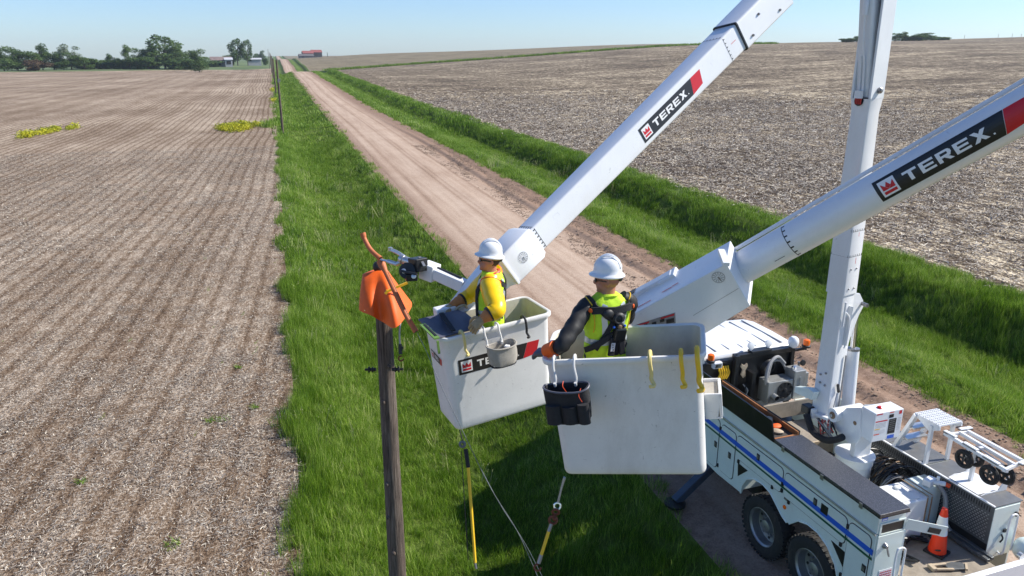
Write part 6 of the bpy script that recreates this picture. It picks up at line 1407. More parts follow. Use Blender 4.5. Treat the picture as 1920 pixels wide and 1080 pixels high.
def strap(path, w_, off, fat=1.0, th=.006):
    """flat webbing lying on the torso; path of (angle, z)"""
    P = []
    for (a0, z0_), (a1, z1_) in zip(path[:-1], path[1:]):
        for k in range(8): P.append((a0 + (a1 - a0) * k / 8, z0_ + (z1_ - z0_) * k / 8))
    P.append(path[-1]); C_ = [torso_pt(a, z, off, fat) for a, z in P]; O_ = [torso_pt(a, z, off + .05, fat) for a, z in P]; rings = []
    for i, c in enumerate(C_):
        d = (C_[min(i + 1, len(C_) - 1)] - C_[max(i - 1, 0)]).normalized(); nrm = (O_[i] - c); nrm = (nrm - d * nrm.dot(d)).normalized(); s_ = d.cross(nrm) * w_ / 2
        rings.append([c - s_, c + s_, c + s_ + nrm * th, c - s_ + nrm * th])
    return rings
def glove_hand(mb, wrist, fwd, up, s=1.0, curl=.9, thumb_side=1, spread=.13):
    """palm, four unequal bent fingers and a thumb; fwd = direction of the fingers, up = back of the hand"""
    fwd = Vector(fwd).normalized(); up = Vector(up); up = (up - fwd * up.dot(fwd)).normalized(); sd_ = fwd.cross(up).normalized() * thumb_side; w0 = Vector(wrist)
    rings = []
    for t, wd, th in ((0, .030, .024), (.03, .036, .024), (.065, .043, .022), (.095, .043, .018)):
        rings.append([w0 + fwd * (t * s) + sd_ * (x * s) + up * (y * s) for x, y in rrect(wd, th, min(wd, th) * .8, 3)])
    mb.loft(rings, 0, True, True)
    for i, (x, L_) in enumerate(((.033, .072), (.011, .080), (-.011, .074), (-.032, .058))):
        b = w0 + fwd * (.085 * s) + sd_ * (x * s); d = (fwd + sd_ * (x * spread * 10)).normalized(); P = [b]; ang = 0; dd_ = d
        for j, f in enumerate((.42, .33, .25)):
            ang += curl * (.35 if j == 0 else .55); dd_ = (d * math.cos(ang) - up * math.sin(ang)); P.append(P[-1] + dd_ * (L_ * f * s))
        mb.tube(smoothcurve(P, 3), [.0125 * s * (1 - .25 * k / 9) for k in range(10)], 7)
    b = w0 + fwd * (.02 * s) + sd_ * (.032 * s); P = [b, b + (fwd * .6 + sd_ * .8 - up * .2) * (.035 * s), b + (fwd * 1.0 + sd_ * .75 - up * .65) * (.06 * s), b + (fwd * 1.3 + sd_ * .5 - up * 1.0) * (.072 * s)]
    mb.tube(smoothcurve(P, 3), [.0145 * s * (1 - .25 * k / 9) for k in range(10)], 7)
def person(label, foot, face, head_turn, head_nod, joints, outfit, scale=1.0, lean=(0, 0)):
    """face: heading of the chest in degrees anticlockwise from +Y; joints: world places of elbow, wrist, hand tip per side"""
    t = thing('person', label, 'person', foot, (R(lean[0]), R(lean[1]), R(face))); t.scale = (scale,) * 3; bpy.context.view_layer.update(); IM = t.matrix_world.inverted()
    HZ = 1.50; Rh = Euler((R(head_nod), 0, R(head_turn))).to_matrix(); hc_ = Vector((0, .01, 1.618))
    def hp_(x, y, z): return hc_ + Rh @ Vector((x, y, z))
    J = {}
    for side, sg in (('L', -1), ('R', 1)):
        sh_ = Vector((sg * .185, -.01, 1.405)); J[side] = [sh_] + [IM @ q for q in joints[side]]
    mb = MB()
    for z0_, z1_ in zip(TORSO[:-1], TORSO[1:]): pass
    mb.loft([[torso_pt(2 * math.pi * k / 24, z, -.012) for k in range(24)] for z in (.88, .95, 1.05, 1.15, 1.25, 1.33, 1.39, 1.44, 1.475, 1.50)], 0, True, True)
    capsule(mb, (0, -.005, 1.45), hp_(0, -.015, -.05), .062, .058)
    mb.ball(hp_(0, -.008, .02), 1, 16, 0, (.077, .098, .105), Rh); mb.ball(hp_(0, .028, -.055), 1, 14, 0, (.058, .066, .062), Rh); mb.ball(hp_(0, .078, -.095), .022, 8)      # skull, jaw, chin
    mb.ball(hp_(0, .103, -.02), 1, 8, 0, (.015, .024, .026), Rh); mb.ball(hp_(0, .090, .022), 1, 10, 0, (.058, .018, .014), Rh); mb.ball(hp_(0, .088, -.062), 1, 8, 0, (.026, .012, .010), Rh)   # nose, brow, lips
    for sg in (-1, 1): mb.ball(hp_(sg * .079, -.012, -.012), 1, 8, 0, (.010, .020, .032), Rh)
    for side in 'LR':
        a, b, c, d = J[side]; capsule(mb, a, b, .058, .042); capsule(mb, b, c, .042, .030); mb.ball(a, .064, 12)
    for sg in (-1, 1):
        capsule(mb, (sg * .09, 0, .92), (sg * .10, .02, .50), .088, .058); capsule(mb, (sg * .10, .02, .50), (sg * .105, -.01, .09), .056, .038); capsule(mb, (sg * .105, -.03, .05), (sg * .12, .12, .035), .042, .035)
    body = mb.build('body', 'skin', t); md = body.modifiers.new('remesh', 'REMESH'); md.mode = 'VOXEL'; md.voxel_size = .011; md.use_smooth_shade = True; md2 = body.modifiers.new('smooth', 'SMOOTH'); md2.iterations = 3
    # eyes and dark safety glasses
    gl = MB()
    for sg in (-1, 1): gl.ball(hp_(sg * .034, .092, .005), 1, 10, 0, (.030, .012, .020), Rh); gl.bar(hp_(sg * .062, .078, .010), hp_(sg * .082, -.01, .004), .006, .010)
    gl.bar(hp_(-.01, .104, .010), hp_(.01, .104, .010), .006, .006); gl.build('safety_glasses', 'glass', t)
    hm = MB(); hm.ball(hp_(0, -.022, .012), 1, 14, 0, (.080, .090, .085), Rh); hm.build('hair', outfit.get('hair', 'hair'), t)
    # helmet: dome, ridges, full brim, suspension
    tiltm = Rh @ Euler((R(4), 0, 0)).to_matrix(); hcc = hp_(0, -.005, .055)
    def hq(x, y, z): return hcc + tiltm @ Vector((x, y, z))
    n = 32; prof = [(1.24, -.010), (1.27, -.004), (1.24, .002), (1.08, .010), (1.02, .018), (1.0, .05), (.94, .085), (.80, .116), (.58, .139), (.30, .152), (.03, .156)]
    mb = MB(); rings = [[hq(.102 * f * math.cos(2 * math.pi * k / n), .121 * (f if f < 1.1 else f * (1.0 + (.05 if math.sin(2 * math.pi * k / n) > 0 else -.02))) * math.sin(2 * math.pi * k / n), z - (.012 * (f - 1) * 2 if f > 1.1 else 0)) for k in range(n)] for f, z in prof]
    mb.loft(rings, 0, True, True); helm = mb.build('helmet', 'helmet', t, sharp=60)
    for x_ in (-.035, 0, .035): mb = MB(); mb.tube(smoothcurve([hq(x_, -.115, .06), hq(x_, -.085, .118), hq(x_, -.03, .156), hq(x_, .03, .157), hq(x_, .085, .118), hq(x_, .112, .07)], 5), .009 if x_ == 0 else .006, 6); mb.build('helmet_ridge', 'helmet', helm)
    mb = MB(); mb.tube([hq(.092 * math.cos(a), -.01 + .108 * math.sin(a), -.022) for a in [R(-175 + 170 * k / 14) for k in range(15)]], .014, 6, 0, True, True, .5); mb.build('head_band', 'yellow' if False else 'pale_yellow', helm)
    mb = MB(); mb.ball(hq(0, -.112, -.035), 1, 10, 0, (.045, .02, .025), tiltm); mb.build('ratchet_knob', 'blackp', helm)
    # trousers and boots
    for sg in (-1, 1):
        mb = MB(); mb.loft(limb_rings([(sg * .088, 0, .95), (sg * .095, .015, .70), (sg * .10, .02, .48), (sg * .105, -.01, .10)], [.104, .092, .076, .07, .065], 16, .03, sg), 0, True, True); mb.build('trouser_leg', 'denim', t)
        mb = MB(); mb.ball((sg * .115, .045, .05), 1, 12, 0, (.052, .135, .052)); mb.bx(sg * .115 - .045, sg * .115 + .045, -.09, .16, .0, .025); mb.build('boot', 'leather', t)
    mb = MB(); mb.loft([[torso_pt(2 * math.pi * k / 24, z, .014) for k in range(24)] for z in (.86, .92, .99, 1.04)], 0, True, True); mb.build('waistband', 'denim', t)
    # shirt under the vest, then the lime vest
    VF = 1.0; n = 36
    def vr(z, off):
        return [torso_pt(2 * math.pi * k / n, z, off + .005 * math.sin(k * 1.9 + z * 23) + .004 * math.sin(k * .8 - z * 41), VF) for k in range(n)]
    zs = [.90, .96, 1.03, 1.08, 1.14, 1.20, 1.26, 1.31, 1.36, 1.40, 1.435, 1.465, 1.49, 1.505]
    mb = MB(); mb.loft([vr(z, .022) for z in zs], 0, True, True); mb.build('vest', 'vest', t, sharp=60)
    tp = 'reflect'
    for zb_ in (1.075, ): mb = MB(); mb.loft([vr(zb_, .026), vr(zb_ + .05, .026)], 0, False, True); mb.build('reflective_band', tp, t)
    for a0_, a1_ in ((R(252), R(248)), (R(292), R(296)), (R(112), R(110)), (R(68), R(70))):
        mb = MB(); mb.loft(strap([(a0_, 1.10), (a0_, 1.25), (a1_, 1.40), ((a1_ + a0_) / 2, 1.44)], .048, .024, 1, .004), 0, True, True); mb.build('reflective_strip', tp, t)
    mb = MB(); mb.torus((0, -.012, 1.482), (0, .25, 1), .082, .018, 22, 6); mb.build('collar', outfit['collar'], t)
    # harness
    hz = 'blackcloth'
    for path in ([(R(225), 1.04), (R(255), 1.18), (R(270), 1.30), (R(300), 1.40), (R(330), 1.45)], [(R(315), 1.04), (R(285), 1.18), (R(270), 1.30), (R(240), 1.40), (R(210), 1.45)], [(R(120), 1.04), (R(115), 1.2), (R(125), 1.36), (R(150), 1.45)], [(R(60), 1.04), (R(65), 1.2), (R(55), 1.36), (R(30), 1.45)], [(R(62), 1.27), (R(90), 1.27), (R(118), 1.27)]):
        mb = MB(); mb.loft(strap(path, .044, .032, 1, .009), 0, True, True); mb.build('harness_strap', hz, t)
    if outfit.get('pack'):
        def bp(a, z, o): return torso_pt(R(a), z, o)
        mb = MB(); mb.loft(strap([(R(215), 1.395), (R(240), 1.405), (R(270), 1.395), (R(300), 1.405), (R(325), 1.395)], .06, .036, 1, .02), 0, True, True); mb.build('harness_yoke', hz, t)
        mb = MB(); mb.ball(bp(258, 1.37, .05), 1, 12, 0, (.05, .025, .045)); mb.ball(bp(275, 1.33, .055), 1, 12, 0, (.06, .03, .05)); mb.torus(bp(272, 1.33, .085), (0, -1, .2), .035, .008, 16, 6); mb.build('dorsal_ring', 'blackp', t)
        mb = MB(); mb.box(bp(276, 1.19, .075), (.11, .06, .12), Euler((.1, .1, 0))); mb.box(bp(276, 1.26, .07), (.07, .04, .05)); mb.build('retractor_block', 'black', t, bevel=.015)
        mb = MB()
        for a_, z_ in ((266, 1.265), (283, 1.265)): mb.ball(bp(a_, z_, .09), .012, 8)
        mb.build('blue_buckle', 'blue', t, kind='stuff'); mb = MB(); mb.ball(bp(274, 1.26, .09), 1, 8, 0, (.022, .012, .02)); mb.build('leather_tab', 'brass', t)
        for a_, lean_ in ((266, .06), (284, -.05)):
            o_ = Vector(bp(a_, 1.08, .07)); mb = MB(); mb.box(o_, (.055, .03, .17), Euler((0, lean_ * 2, 0))); sh_ = mb.build('shock_pack', 'blackcloth', t, bevel=.008)
            if a_ == 266:
                mb = MB(); mb.box(o_ + Vector((0, -.017, .0)), (.035, .003, .075), Euler((0, lean_ * 2, 0))); mb.build('pack_label', 'print', sh_)
                mb = MB()
                for i_, (x_, z_, w2, h2) in enumerate(((-.006, .025, .004, .018), (-.002, .018, .012, .004), (.007, .024, .004, .014), (-.006, .0, .003, .018), (.004, .0, .003, .018), (-.001, .0, .008, .003), (0, -.024, .004, .018), (.008, -.026, .004, .014))): mb.box(o_ + Vector((x_, -.0195, z_)), (w2, .001, h2), Euler((0, lean_ * 2, 0)))
                mb.build('label_letters', 'ink', sh_, kind='stuff')
        mb = MB(); mb.bar(bp(275, 1.14, .06), bp(275, .99, .05), .04, .012, (0, -1, 0)); mb.build('tether_strap', 'blackcloth', t)
        mb = MB(); mb.loft(strap([(R(275), 1.20), (R(245), 1.12), (R(215), 1.06), (R(190), 1.02)], .05, .045, 1, .014), 0, True, True); mb.build('side_strap', hz, t)
        for sg, a_ in ((-1, 214), (1, 322)):
            q = bp(a_, 1.40, .055); mb = MB(); mb.lathe(q, (q - bp(a_, 1.40, 0)).normalized(), [(.020, 0), (.018, .008), (.004, .012)], 12); mb.build('orange_button', 'orange', t)
        mb = MB()
        for a_ in (222, 312): mb.tube(smoothcurve([bp(a_, 1.38, .04), bp(a_ + (4 if a_ < 270 else -2), 1.28, .04), bp(a_ - 2, 1.20, .036)], 5), .005, 5)
        mb.build('orange_piping', 'leather' if False else 'yellow', t)
    # sleeves, gauntlets, gloves
    for side, sg in (('L', -1), ('R', 1)):
        a, b, c, d = J[side]; sl_ = outfit['sleeve']
        top_ = a + Vector((-sg * .055, 0, .05))
        mb = MB(); rings = limb_rings([top_, a + Vector((sg * .02, 0, -.01)), a.lerp(b, .55), b, b.lerp(c, .45)], outfit['sleeve_r'], 24, outfit.get('wr', .055), sg * 2 + 1, 1.0); mb.loft(rings, 0, True, True); s_o = mb.build('rubber_sleeve', sl_, t, sharp=60)
        mb = MB(); rr0 = rings[3]; mb.tube(rr0 + [rr0[0]], .006, 5); mb.build('sleeve_piping', outfit['piping'], s_o)
        g0 = b.lerp(c, .35); dirn = (d - c).normalized(); fore = (c - b).normalized()
        mb = MB(); mb.loft(limb_rings([g0, b.lerp(c, .7), c + fore * .01], [outfit['cuff_r'], outfit['cuff_r'] * .85, .042], 16, .02, 3), 0, True, True); mb.build('gauntlet', outfit['gauntlet'], t)
        mb = MB(); q0 = b.lerp(c, .38); mb.tube([q0, q0 + fore * .035], outfit['cuff_r'] + .004, 16); mb.build('cuff_band', 'black', t)
        mb = MB(); glove_hand(mb, c, dirn, outfit['backhand'][side], 1.18, outfit.get('curl', 1.0), -sg if side == 'L' else sg, .24); mb.build('glove', outfit['glove'], t)
    return t
# far worker: chest turned left towards the pole, left arm bent over the rim
f1 = MW1 @ Vector((-.03, .03, -1.03)); f1 = Vector(f1)
person('worker in the far bucket, white helmet, yellow rubber sleeves, hand on the rim', f1, 72, 8, 4,
       {'L': [at(931, 580, 7.22), at(905, 598, 7.18), at(886, 616, 7.18)], 'R': [f1 + Vector((-.10, .42, 1.12)), f1 + Vector((-.34, .34, 1.05)), f1 + Vector((-.44, .28, 1.0))]},
       dict(sleeve='sleeve_yellow', sleeve_r=[.095, .106, .104, .092, .080], wr=.018, piping='redtrim', collar='redtrim', gauntlet='leather', cuff_r=.074, glove='glove_tan', backhand={'L': (-.5, -.4, 1), 'R': (0, 0, 1)}, curl=.85))
# near worker: back to the photographer
f2 = MW2 @ Vector((-.30, .10, -1.03)); f2 = Vector(f2)
person('worker in the near bucket seen from behind, white helmet, black harness over lime vest', f2, 2, 56, -4,
       {'L': [at(1052, 648, 5.75), at(1026, 661, 5.93), at(1006, 660, 6.0)], 'R': [f2 + Vector((.24, .13, 1.12)), f2 + Vector((.12, .36, 1.09)), f2 + Vector((.06, .45, 1.07))]},
       dict(sleeve='sleeve_black', sleeve_r=[.062, .078, .076, .066, .056], piping='yellow', collar='vest', gauntlet='black', cuff_r=.058, glove='greycloth', backhand={'L': (-.2, -.2, 1), 'R': (0, 0, 1)}, pack=True, hair='skin', curl=1.1), scale=.93)
c_ = at(1034, 655, 5.80); d_ = at(1017, 661, 5.90)
o = MB().tube([(d_ - c_) * -.5, (d_ - c_) * .5], [.062, .055], 18).build('orange_cuff', 'orange', None); o.location = c_; o.parent = None
pp = [x for x in bpy.data.objects if x.name.startswith('person')][-1]; bpy.context.view_layer.update(); o.parent = pp; o.matrix_parent_inverse = pp.matrix_world.inverted()

# ------------------------------------------------------------------ pole in front, orange guards, jib and lines
np_ = wood_pole('nearest weathered wooden utility pole, topped by the orange rubber hood', 1.09, 9.32, at(715, 524, 9.55).z - Hs(1.09, 9.32) + .05, .135, .103)
np_['label'] = 'nearest weathered wooden pole, in front of the grass under the orange rubber hood'
del np_['group']
r_ = random.Random(4)
for k in range(5):
    z = r_.uniform(1.6, 5.0); mb = MB(); a = R(-110 + r_.uniform(-40, 50)); rr = .135 - .032 * z / 6.35; mb.ball((math.cos(a) * rr, math.sin(a) * rr, z), 1, 10, 0, (.03, .03, .035)); mb.ball((math.cos(a) * (rr + .012), math.sin(a) * (rr + .012), z), 1, 8, 1, (.02, .02, .022)); mb.build('knot', ['polewood', 'ink'], np_)
pz = lambda px, py, d=9.55: np_.matrix_basis.inverted() @ at(px, py, d)
for a_, b_ in (((735, 693), (757, 692)), ((705, 693), (699, 693))):
    p, q = pz(*a_), pz(*b_); mb = MB(); mb.lathe(p, (q - p), [(.022, 0), (.022, .03), (.035, .035), (.035, .05), (.022, .055), (.022, .075), (.04, .08), (.04, .095), (.016, .1), (.016, .14)], 12); mb.build('spool_insulator', 'black', np_)
O0 = at(720, 540, 9.5)
hood = thing('rubber_hood', 'bright orange rubber hood draped over the nearest pole top', 'line cover', O0)
def hpnt(px, py, d): return at(px, py, d) - O0
top_c = [(680, 514, 9.30), (693, 511, 9.22), (709, 508, 9.18), (722, 512, 9.22), (733, 527, 9.32), (728, 508, 9.60), (712, 503, 9.75), (693, 508, 9.62)]
mid_c = [(675, 548, 9.18), (693, 554, 9.02), (712, 560, 9.05), (734, 562, 8.88), (756, 553, 9.24), (748, 538, 9.70), (716, 530, 9.95), (690, 535, 9.75)]
bot_c = [(673, 580, 9.18), (697, 592, 8.95), (718, 604, 9.03), (743, 614, 8.80), (772, 574, 9.24), (760, 560, 9.80), (722, 560, 10.1), (688, 562, 9.85)]
def closed(c, per=5):
    P = [hpnt(*q) for q in c]; n = len(P); out = []
    for i in range(n):
        a, b, c_, d = P[i - 1], P[i], P[(i + 1) % n], P[(i + 2) % n]
        for k in range(per):
            t = k / per; out.append(.5 * ((2 * b) + (c_ - a) * t + (2 * a - 5 * b + 4 * c_ - d) * t * t + (3 * b - a - 3 * c_ + d) * t ** 3))
    return out
rt, rm, rb_ = closed(top_c), closed(mid_c), closed(bot_c); cen = sum(rt, Vector()) / len(rt) + Vector((0, 0, .02))
def inter(t): return [(a * (1 - t) ** 2 + b * 2 * t * (1 - t) + c * t * t) for a, b, c in zip(rt, [m * 2 - (u + v) / 2 for u, m, v in zip(rt, rm, rb_)], rb_)]
cap = [cen + (p - cen) * .15 for p in rt]
rings = [cap, [cen + (p - cen) * .6 + Vector((0, 0, .01)) for p in rt]] + [inter(t) for t in (0, .2, .4, .6, .8, 1)]
inner = [[cen_ + (p - cen_) * .97 for p in ring] for ring in reversed(rings[2:]) for cen_ in [sum(ring, Vector()) / len(ring)]]
MB().loft(rings + inner, 0, True, True).build('hood_sheet', 'orange', hood, sharp=70)
for q in ((684, 582), (757, 590), (742, 604), (768, 572)):
    MB().lathe(hpnt(*q, 8.98), -CF, [(.006, 0), (.006, .004)], 8).build('grommet', 'pale_yellow', hood)
mb = MB(); a, b = hpnt(727, 546, 8.9), hpnt(764, 530, 8.95); mb.bar(a, b, .02, .028); mb.bar(a + Vector((0, 0, .01)), a + Vector((-.03, 0, -.03)), .025, .03); mb.build('yellow_clip', 'yellow', hood)
MB().ball(hpnt(708, 500, 9.25), 1, 14, 0, (.06, .06, .07)).build('black_insulator', 'blackp', hood)
# orange line hose in two lengths held by the jib
O1 = at(712, 487, 8.95)
lh = thing('line_hose', 'upper length of orange rubber line hose pointing up left from the jib', 'line cover', O1, group='orange line hoses held by the jib')
def lp(px, py, d): return at(px, py, d) - O1
c = smoothcurve([lp(680, 437, 9.0), lp(684, 449, 9.0), lp(695, 468, 8.96), lp(713, 485, 8.9)], 7)
rad = [.036, .036, .034, .035, .034, .030, .028] + [.028] * (len(c) - 9) + [.032, .034]
MB().tube(c, rad, 14).build('hose_tube', 'hose', lh); MB().lathe(c[-1], (c[-1] - c[-2]), [(.024, .0), (.024, .003)], 12).build('hose_mouth', 'ink', lh)
lh2 = thing('line_hose', 'long lower length of orange rubber line hose hanging across the hood', 'line cover', at(745, 545, 8.7), group='orange line hoses held by the jib')
O2 = at(745, 545, 8.7)
def lp2(px, py, d): return at(px, py, d) - O2
c = smoothcurve([lp2(713, 489, 8.85), lp2(722, 508, 8.8), lp2(737, 540, 8.7), lp2(751, 570, 8.65), lp2(764, 596, 8.62), lp2(780, 622, 8.6)], 7)
rad = [.045, .046, .046, .045, .043, .040, .036, .030] + [.029] * (len(c) - 11) + [.030, .033, .034]
MB().tube(c, rad, 14).build('hose_tube', 'hose', lh2)
MB().lathe(c[-1], (c[-1] - c[-2]), [(.024, .0), (.024, .003)], 12).build('hose_mouth', 'ink', lh2)
r1 = [p + (c[min(i + 1, len(c) - 1)] - c[max(i - 1, 0)]).normalized().cross(CF).normalized() * .028 - Vector(CF) * .012 for i, p in enumerate(c)][8:]
MB().tube(r1, .007, 6).build('hose_lip', 'hose', lh2)
# jib arm with winch
O3 = at(868, 535, 8.3)
jb = thing('jib_arm', 'white jib with black winch and steel fork reaching from the far bucket to the pole', 'jib', O3)
def jp(px, py, d): return at(px, py, d) - O3
MB().bar(jp(872, 537, 8.3), jp(815, 512, 8.5), .12, .135, w2=.115, h2=.125).build('arm_tube', 'white', jb, bevel=.012)
MB().bar(jp(818, 513, 8.5), jp(794, 504, 8.58), .17, .19).build('arm_head', 'white', jb, bevel=.012)
MB().bar(jp(866, 521, 8.3), jp(817, 500, 8.5), .016, .016).build('line_guide', 'blackp', jb)
MB().bar(jp(792, 497, 8.4), jp(776, 494, 8.55), .15, .15).build('swivel_block', 'black', jb, bevel=.01)
mb = MB(); ax = Vector(CF); mb.lathe(jp(765, 508, 8.45) - ax * .06, ax, [(.095, 0), (.095, .015), (.06, .02), (.06, .11), (.095, .115), (.095, .13)], 20); mb.bar(jp(752, 508, 8.42), jp(782, 514, 8.42), .03, .15, ax); mb.box(jp(771, 519, 8.42), (.13, .1, .08)); mb.build('winch', 'black', jb, bevel=.006)
for q in ((757, 508), (776, 518)): MB().lathe(jp(*q, 8.37), -ax, [(.028, 0), (.028, .012), (.012, .016)], 14).build('winch_cap', 'alu', jb)
mb = MB(); mb.tube([jp(777, 493, 8.5), jp(757, 487, 8.6)], .045, 12); mb.tube([jp(757, 487, 8.6), jp(752, 484, 8.62)], .055, 12); mb.build('fork_barrel', 'alu', jb)
mb = MB(); mb.tube(smoothcurve([jp(756, 484, 8.62), jp(752, 478, 8.64), jp(744, 473, 8.68), jp(733, 468, 8.72)], 4), .022, 8); mb.tube([jp(755, 489, 8.62), jp(744, 495, 8.64), jp(727, 490, 8.72)], .026, 8); mb.bar(jp(756, 482, 8.62), jp(750, 494, 8.62), .05, .04); mb.tube([jp(728, 490, 8.72), jp(714, 487, 8.82)], .014, 6); mb.lathe(jp(732, 467, 8.72), (0, 0, 1), [(.026, -.02), (.026, .02)], 10); mb.build('steel_fork', 'alu', jb)
MB().bar(jp(796, 500, 8.35), jp(786, 482, 8.45), .03, .02).build('latch_bar', 'steel', jb)
# white control box and bracket just behind the far bucket's left end
cbx = thing('bucket_controls', 'white control box with lever guard behind the far bucket left corner', 'control box', at(836, 580, 7.95), BK1.rotation_euler)
MB().bx(-.12, .10, -.06, .08, -.12, .03).build('casing', 'white', cbx, bevel=.012); mb = MB(); mb.tube(smoothcurve([(.06, -.08, -.03), (.10, -.09, .02), (.18, -.08, .03), (.22, -.05, -.02)], 4), .014, 6); mb.build('lever', 'tan', cbx); MB().bx(.10, .34, -.02, .10, -.10, .0).build('valve_cover', 'tan', cbx, bevel=.01)

# ropes, hooks and sticks
O4 = at(748, 620, 9.3)
hk = thing('rusty_hook', 'rusty snap hook on a grey strap hanging beside the nearest pole', 'hook', O4)
MB().tube(smoothcurve([at(751, 603, 9.3) - O4, at(749, 625, 9.3) - O4, at(750, 645, 9.3) - O4], 4), .012, 6).build('strap', 'rope', hk)
mb = MB(); p = at(750, 645, 9.3) - O4; mb.tube([p, at(751, 664, 9.3) - O4], .022, 8); mb.torus(at(752, 672, 9.3) - O4, ax, .03, .010, 14, 6, 1, 0, 5); mb.tube([at(751, 660, 9.3) - O4, at(755, 650, 9.3) - O4], .012, 5); mb.build('snap_hook', ['blackp', 'rust'], hk)
O5 = at(1040, 960, 5.9)
ln = thing('tag_line', 'yellow stick with rusty shackles dangling under the near bucket', 'tool', O5)
def q5(px, py, d=5.9): return at(px, py, d) - O5
MB().tube(smoothcurve([q5(1058, 895, 5.7), q5(1052, 918, 5.8), q5(1047, 940)], 4), .009, 6).build('rope', 'rope', ln); MB().tube(smoothcurve([q5(1060, 896, 5.7), q5(1050, 925, 5.85), q5(1045, 942)], 4), .006, 6).build('rope', 'canvas', ln)
MB().torus(q5(1045, 949), ax, .026, .008, 14, 6).build('thimble', 'chrome', ln)
MB().torus(q5(1042, 960), (.4, 1, .2), .026, .010, 14, 6).build('shackle', 'rust', ln); mb = MB(); mb.torus(q5(1037, 975), ax, .03, .011, 14, 6); mb.ball(q5(1040, 972), .022, 8); mb.build('hook', 'rust', ln)
MB().tube([q5(1034, 982), q5(1029, 996)], .014, 8).build('ferrule', 'steel', ln); MB().tube([q5(1029, 996), q5(1015, 1040)], .013, 8).build('stick', 'yellow', ln); MB().tube([q5(1015, 1040), q5(1010, 1056)], .016, 8).build('stick_end', 'steel', ln); MB().torus(q5(1008, 1064), ax, .026, .008, 14, 6, 0, 0, 5).build('end_hook', 'rust', ln)
O6 = at(870, 850, 6.6)
hs_ = thing('hot_stick', 'thin yellow stick with black grip hanging under the far bucket', 'tool', O6)
def q6(px, py, d=6.9): return at(px, py, d) - O6
MB().tube([q6(873, 842), q6(878, 876)], .020, 10).build('grip', 'blackcloth', hs_); MB().tube([q6(878, 876), q6(891, 1055)], .014, 8).build('rod', 'yellow', hs_); MB().tube([q6(891, 1055), q6(893, 1066)], .012, 6).build('tip', 'steel', hs_); MB().torus(q6(867, 833), ax, .024, .012, 14, 6).build('tool_ring', 'galv', hs_); MB().tube([q6(865, 845), q6(878, 1050)], .004, 5).build('cord', 'cable', hs_)
MB().tube(smoothcurve([q6(862, 806, 6.9), q6(866, 822), q6(868, 832)], 3), .006, 5).build('hanger', 'cable', hs_)
rp = thing('winch_rope', 'thin grey rope falling from the orange hose past the far bucket', 'rope', at(780, 625, 8.6)); O7 = at(780, 625, 8.6)
MB().tube(smoothcurve([at(782, 624, 8.6) - O7, at(800, 660, 7.6) - O7, at(822, 712, 6.95) - O7, at(866, 805, 6.85) - O7, at(920, 915, 7.2) - O7, at(972, 1000, 7.6) - O7, at(1012, 1090, 8.0) - O7], 6), .0036, 6).build('strand', 'rope_dark', rp)
MB().tube(smoothcurve([at(905, 885, 7.1) - O7, at(940, 950, 7.4) - O7, at(985, 1020, 7.7) - O7, at(1022, 1092, 8.0) - O7], 6), .003, 6).build('strand', 'rope_dark', rp)

# ------------------------------------------------------------------ thin summer haze over the far land
hz_ = MB().bx(-2500, 2500, -400, 3000, -60, 62).build('haze', 'black'); hz_['kind'] = 'stuff'; hz_.data.materials.clear()
m = bpy.data.materials.new('haze_air'); m.use_nodes = True; n_ = m.node_tree; n_.nodes.remove(n_.nodes['Principled BSDF']); v_ = n_.nodes.new('ShaderNodeVolumePrincipled')
v_.inputs['Color'].default_value = (.80, .90, 1, 1); v_.inputs['Density'].default_value = .00012; v_.inputs['Anisotropy'].default_value = .2
n_.links.new(v_.outputs[0], n_.nodes['Material Output'].inputs['Volume']); hz_.data.materials.append(m)

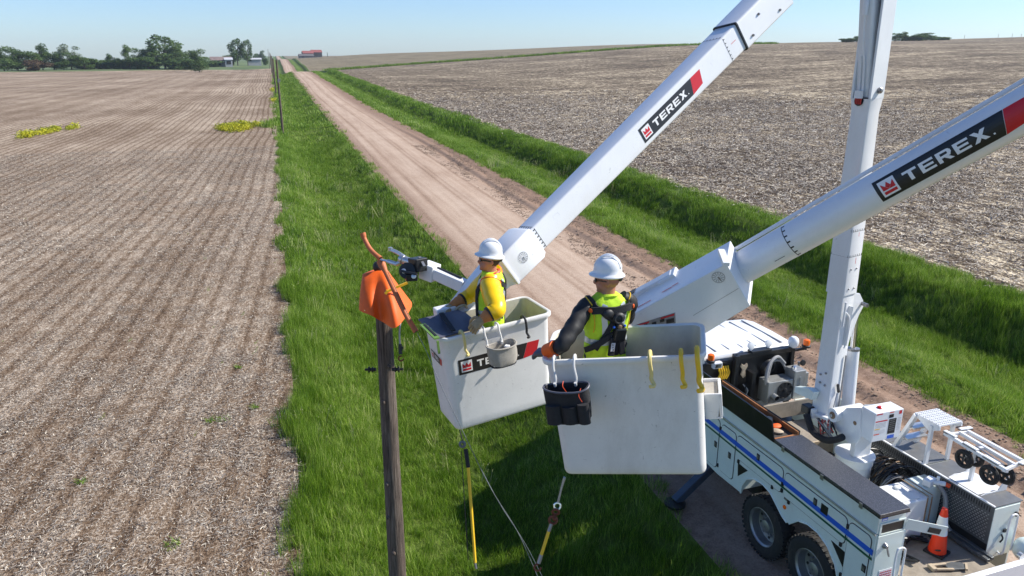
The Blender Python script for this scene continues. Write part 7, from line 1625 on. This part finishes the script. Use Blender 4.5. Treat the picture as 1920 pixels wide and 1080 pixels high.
# a few green weed tufts that came up between the rows
for (px, py), lb in zip([(325, 1025), (420, 787), (480, 765), (448, 690), (395, 790), (155, 905)], ['largest green weed tuft low in the left field, nearest the camera', 'green weed tuft in the left field straight left of the far bucket', 'small weed tuft nearest the grass edge in the left field', 'small weed tuft highest up in the near left field', 'tiny pale weed tuft just left of a larger one', 'tiny weed tuft by itself at the lower left']):
    p_ = on_plane(px, py, (0, 0, 1), -.15); o = clump(int(px), 46, .16 if px in (325, 420) else .09, .15, .02, 1.4); o.name = 'weed_tuft'; o.location = (p_.x, p_.y, Hs(p_.x, p_.y)); tag(o, lb, 'weed', 'weed tufts in the left field')

# green strip of grass between the two right-hand fields
x = rng.uniform(24, 300, 1500); y = fr_edge(x) + rng.uniform(-1.6, 1.6, 1500); W = np.c_[x, y, H(x, y)]; s_ = rng.uniform(.9, 1.8, len(W))
tag(scatter('field_border_grass', W, np.c_[s_, s_, s_ * 1.3], [clump(400 + i, 26, 1.0, .7, .12, .5) for i in range(2)], 'grass'), 'thin green grass line dividing the two fields right of the road', 'grass')

def seed_stem(seed):
    r = random.Random(seed); mb = MB()
    for i in range(7):
        b = Vector((r.uniform(-.25, .25), r.uniform(-.25, .25), 0)); h = r.uniform(.45, .75); l = Vector((r.gauss(-.10, .08), r.gauss(0, .08), 0)); w_ = .006
        mb.add([b + Vector((-w_, 0, 0)), b + Vector((w_, 0, 0)), b + l + Vector((w_ * .6, 0, h)), b + l + Vector((-w_ * .6, 0, h))], [(0, 1, 2, 3)])
        for k in range(4):
            c = b + l * (1 + .08 * k) + Vector((0, 0, h + k * .022)); e = .014 * (1 - k * .15); a = r.uniform(0, 3); u1 = Vector((math.cos(a), math.sin(a), .3)) * e; v1 = Vector((0, 0, e * 1.6)); mb.add([c - u1, c - v1, c + u1, c + v1], [(0, 1, 2, 3)])
    return mb.build('seed_stem_source', 'seedhead')
M['seedhead'] = simple('pale_seed_heads', (.50, .50, .24), .8, 0, .3, 9)
Q = verge_pts(1.0, 14, 60); Q = Q[vis(Q)]; Q = Q[(nz2(Q[:, 0], Q[:, 1], .8, 71) > .05) | (np.abs(Q[:, 0] - left_edge(Q[:, 1])) < .8)]; s_ = rng.uniform(.45, .85, len(Q)) * np.where(Q[:, 1] > 30, 1.5, 1)
tag(scatter('seed_heads', Q, np.c_[s_, s_, s_ * .85], [seed_stem(500 + i) for i in range(4)], 'seedhead'), 'pale seed heads standing above the green verge grass', 'grass')
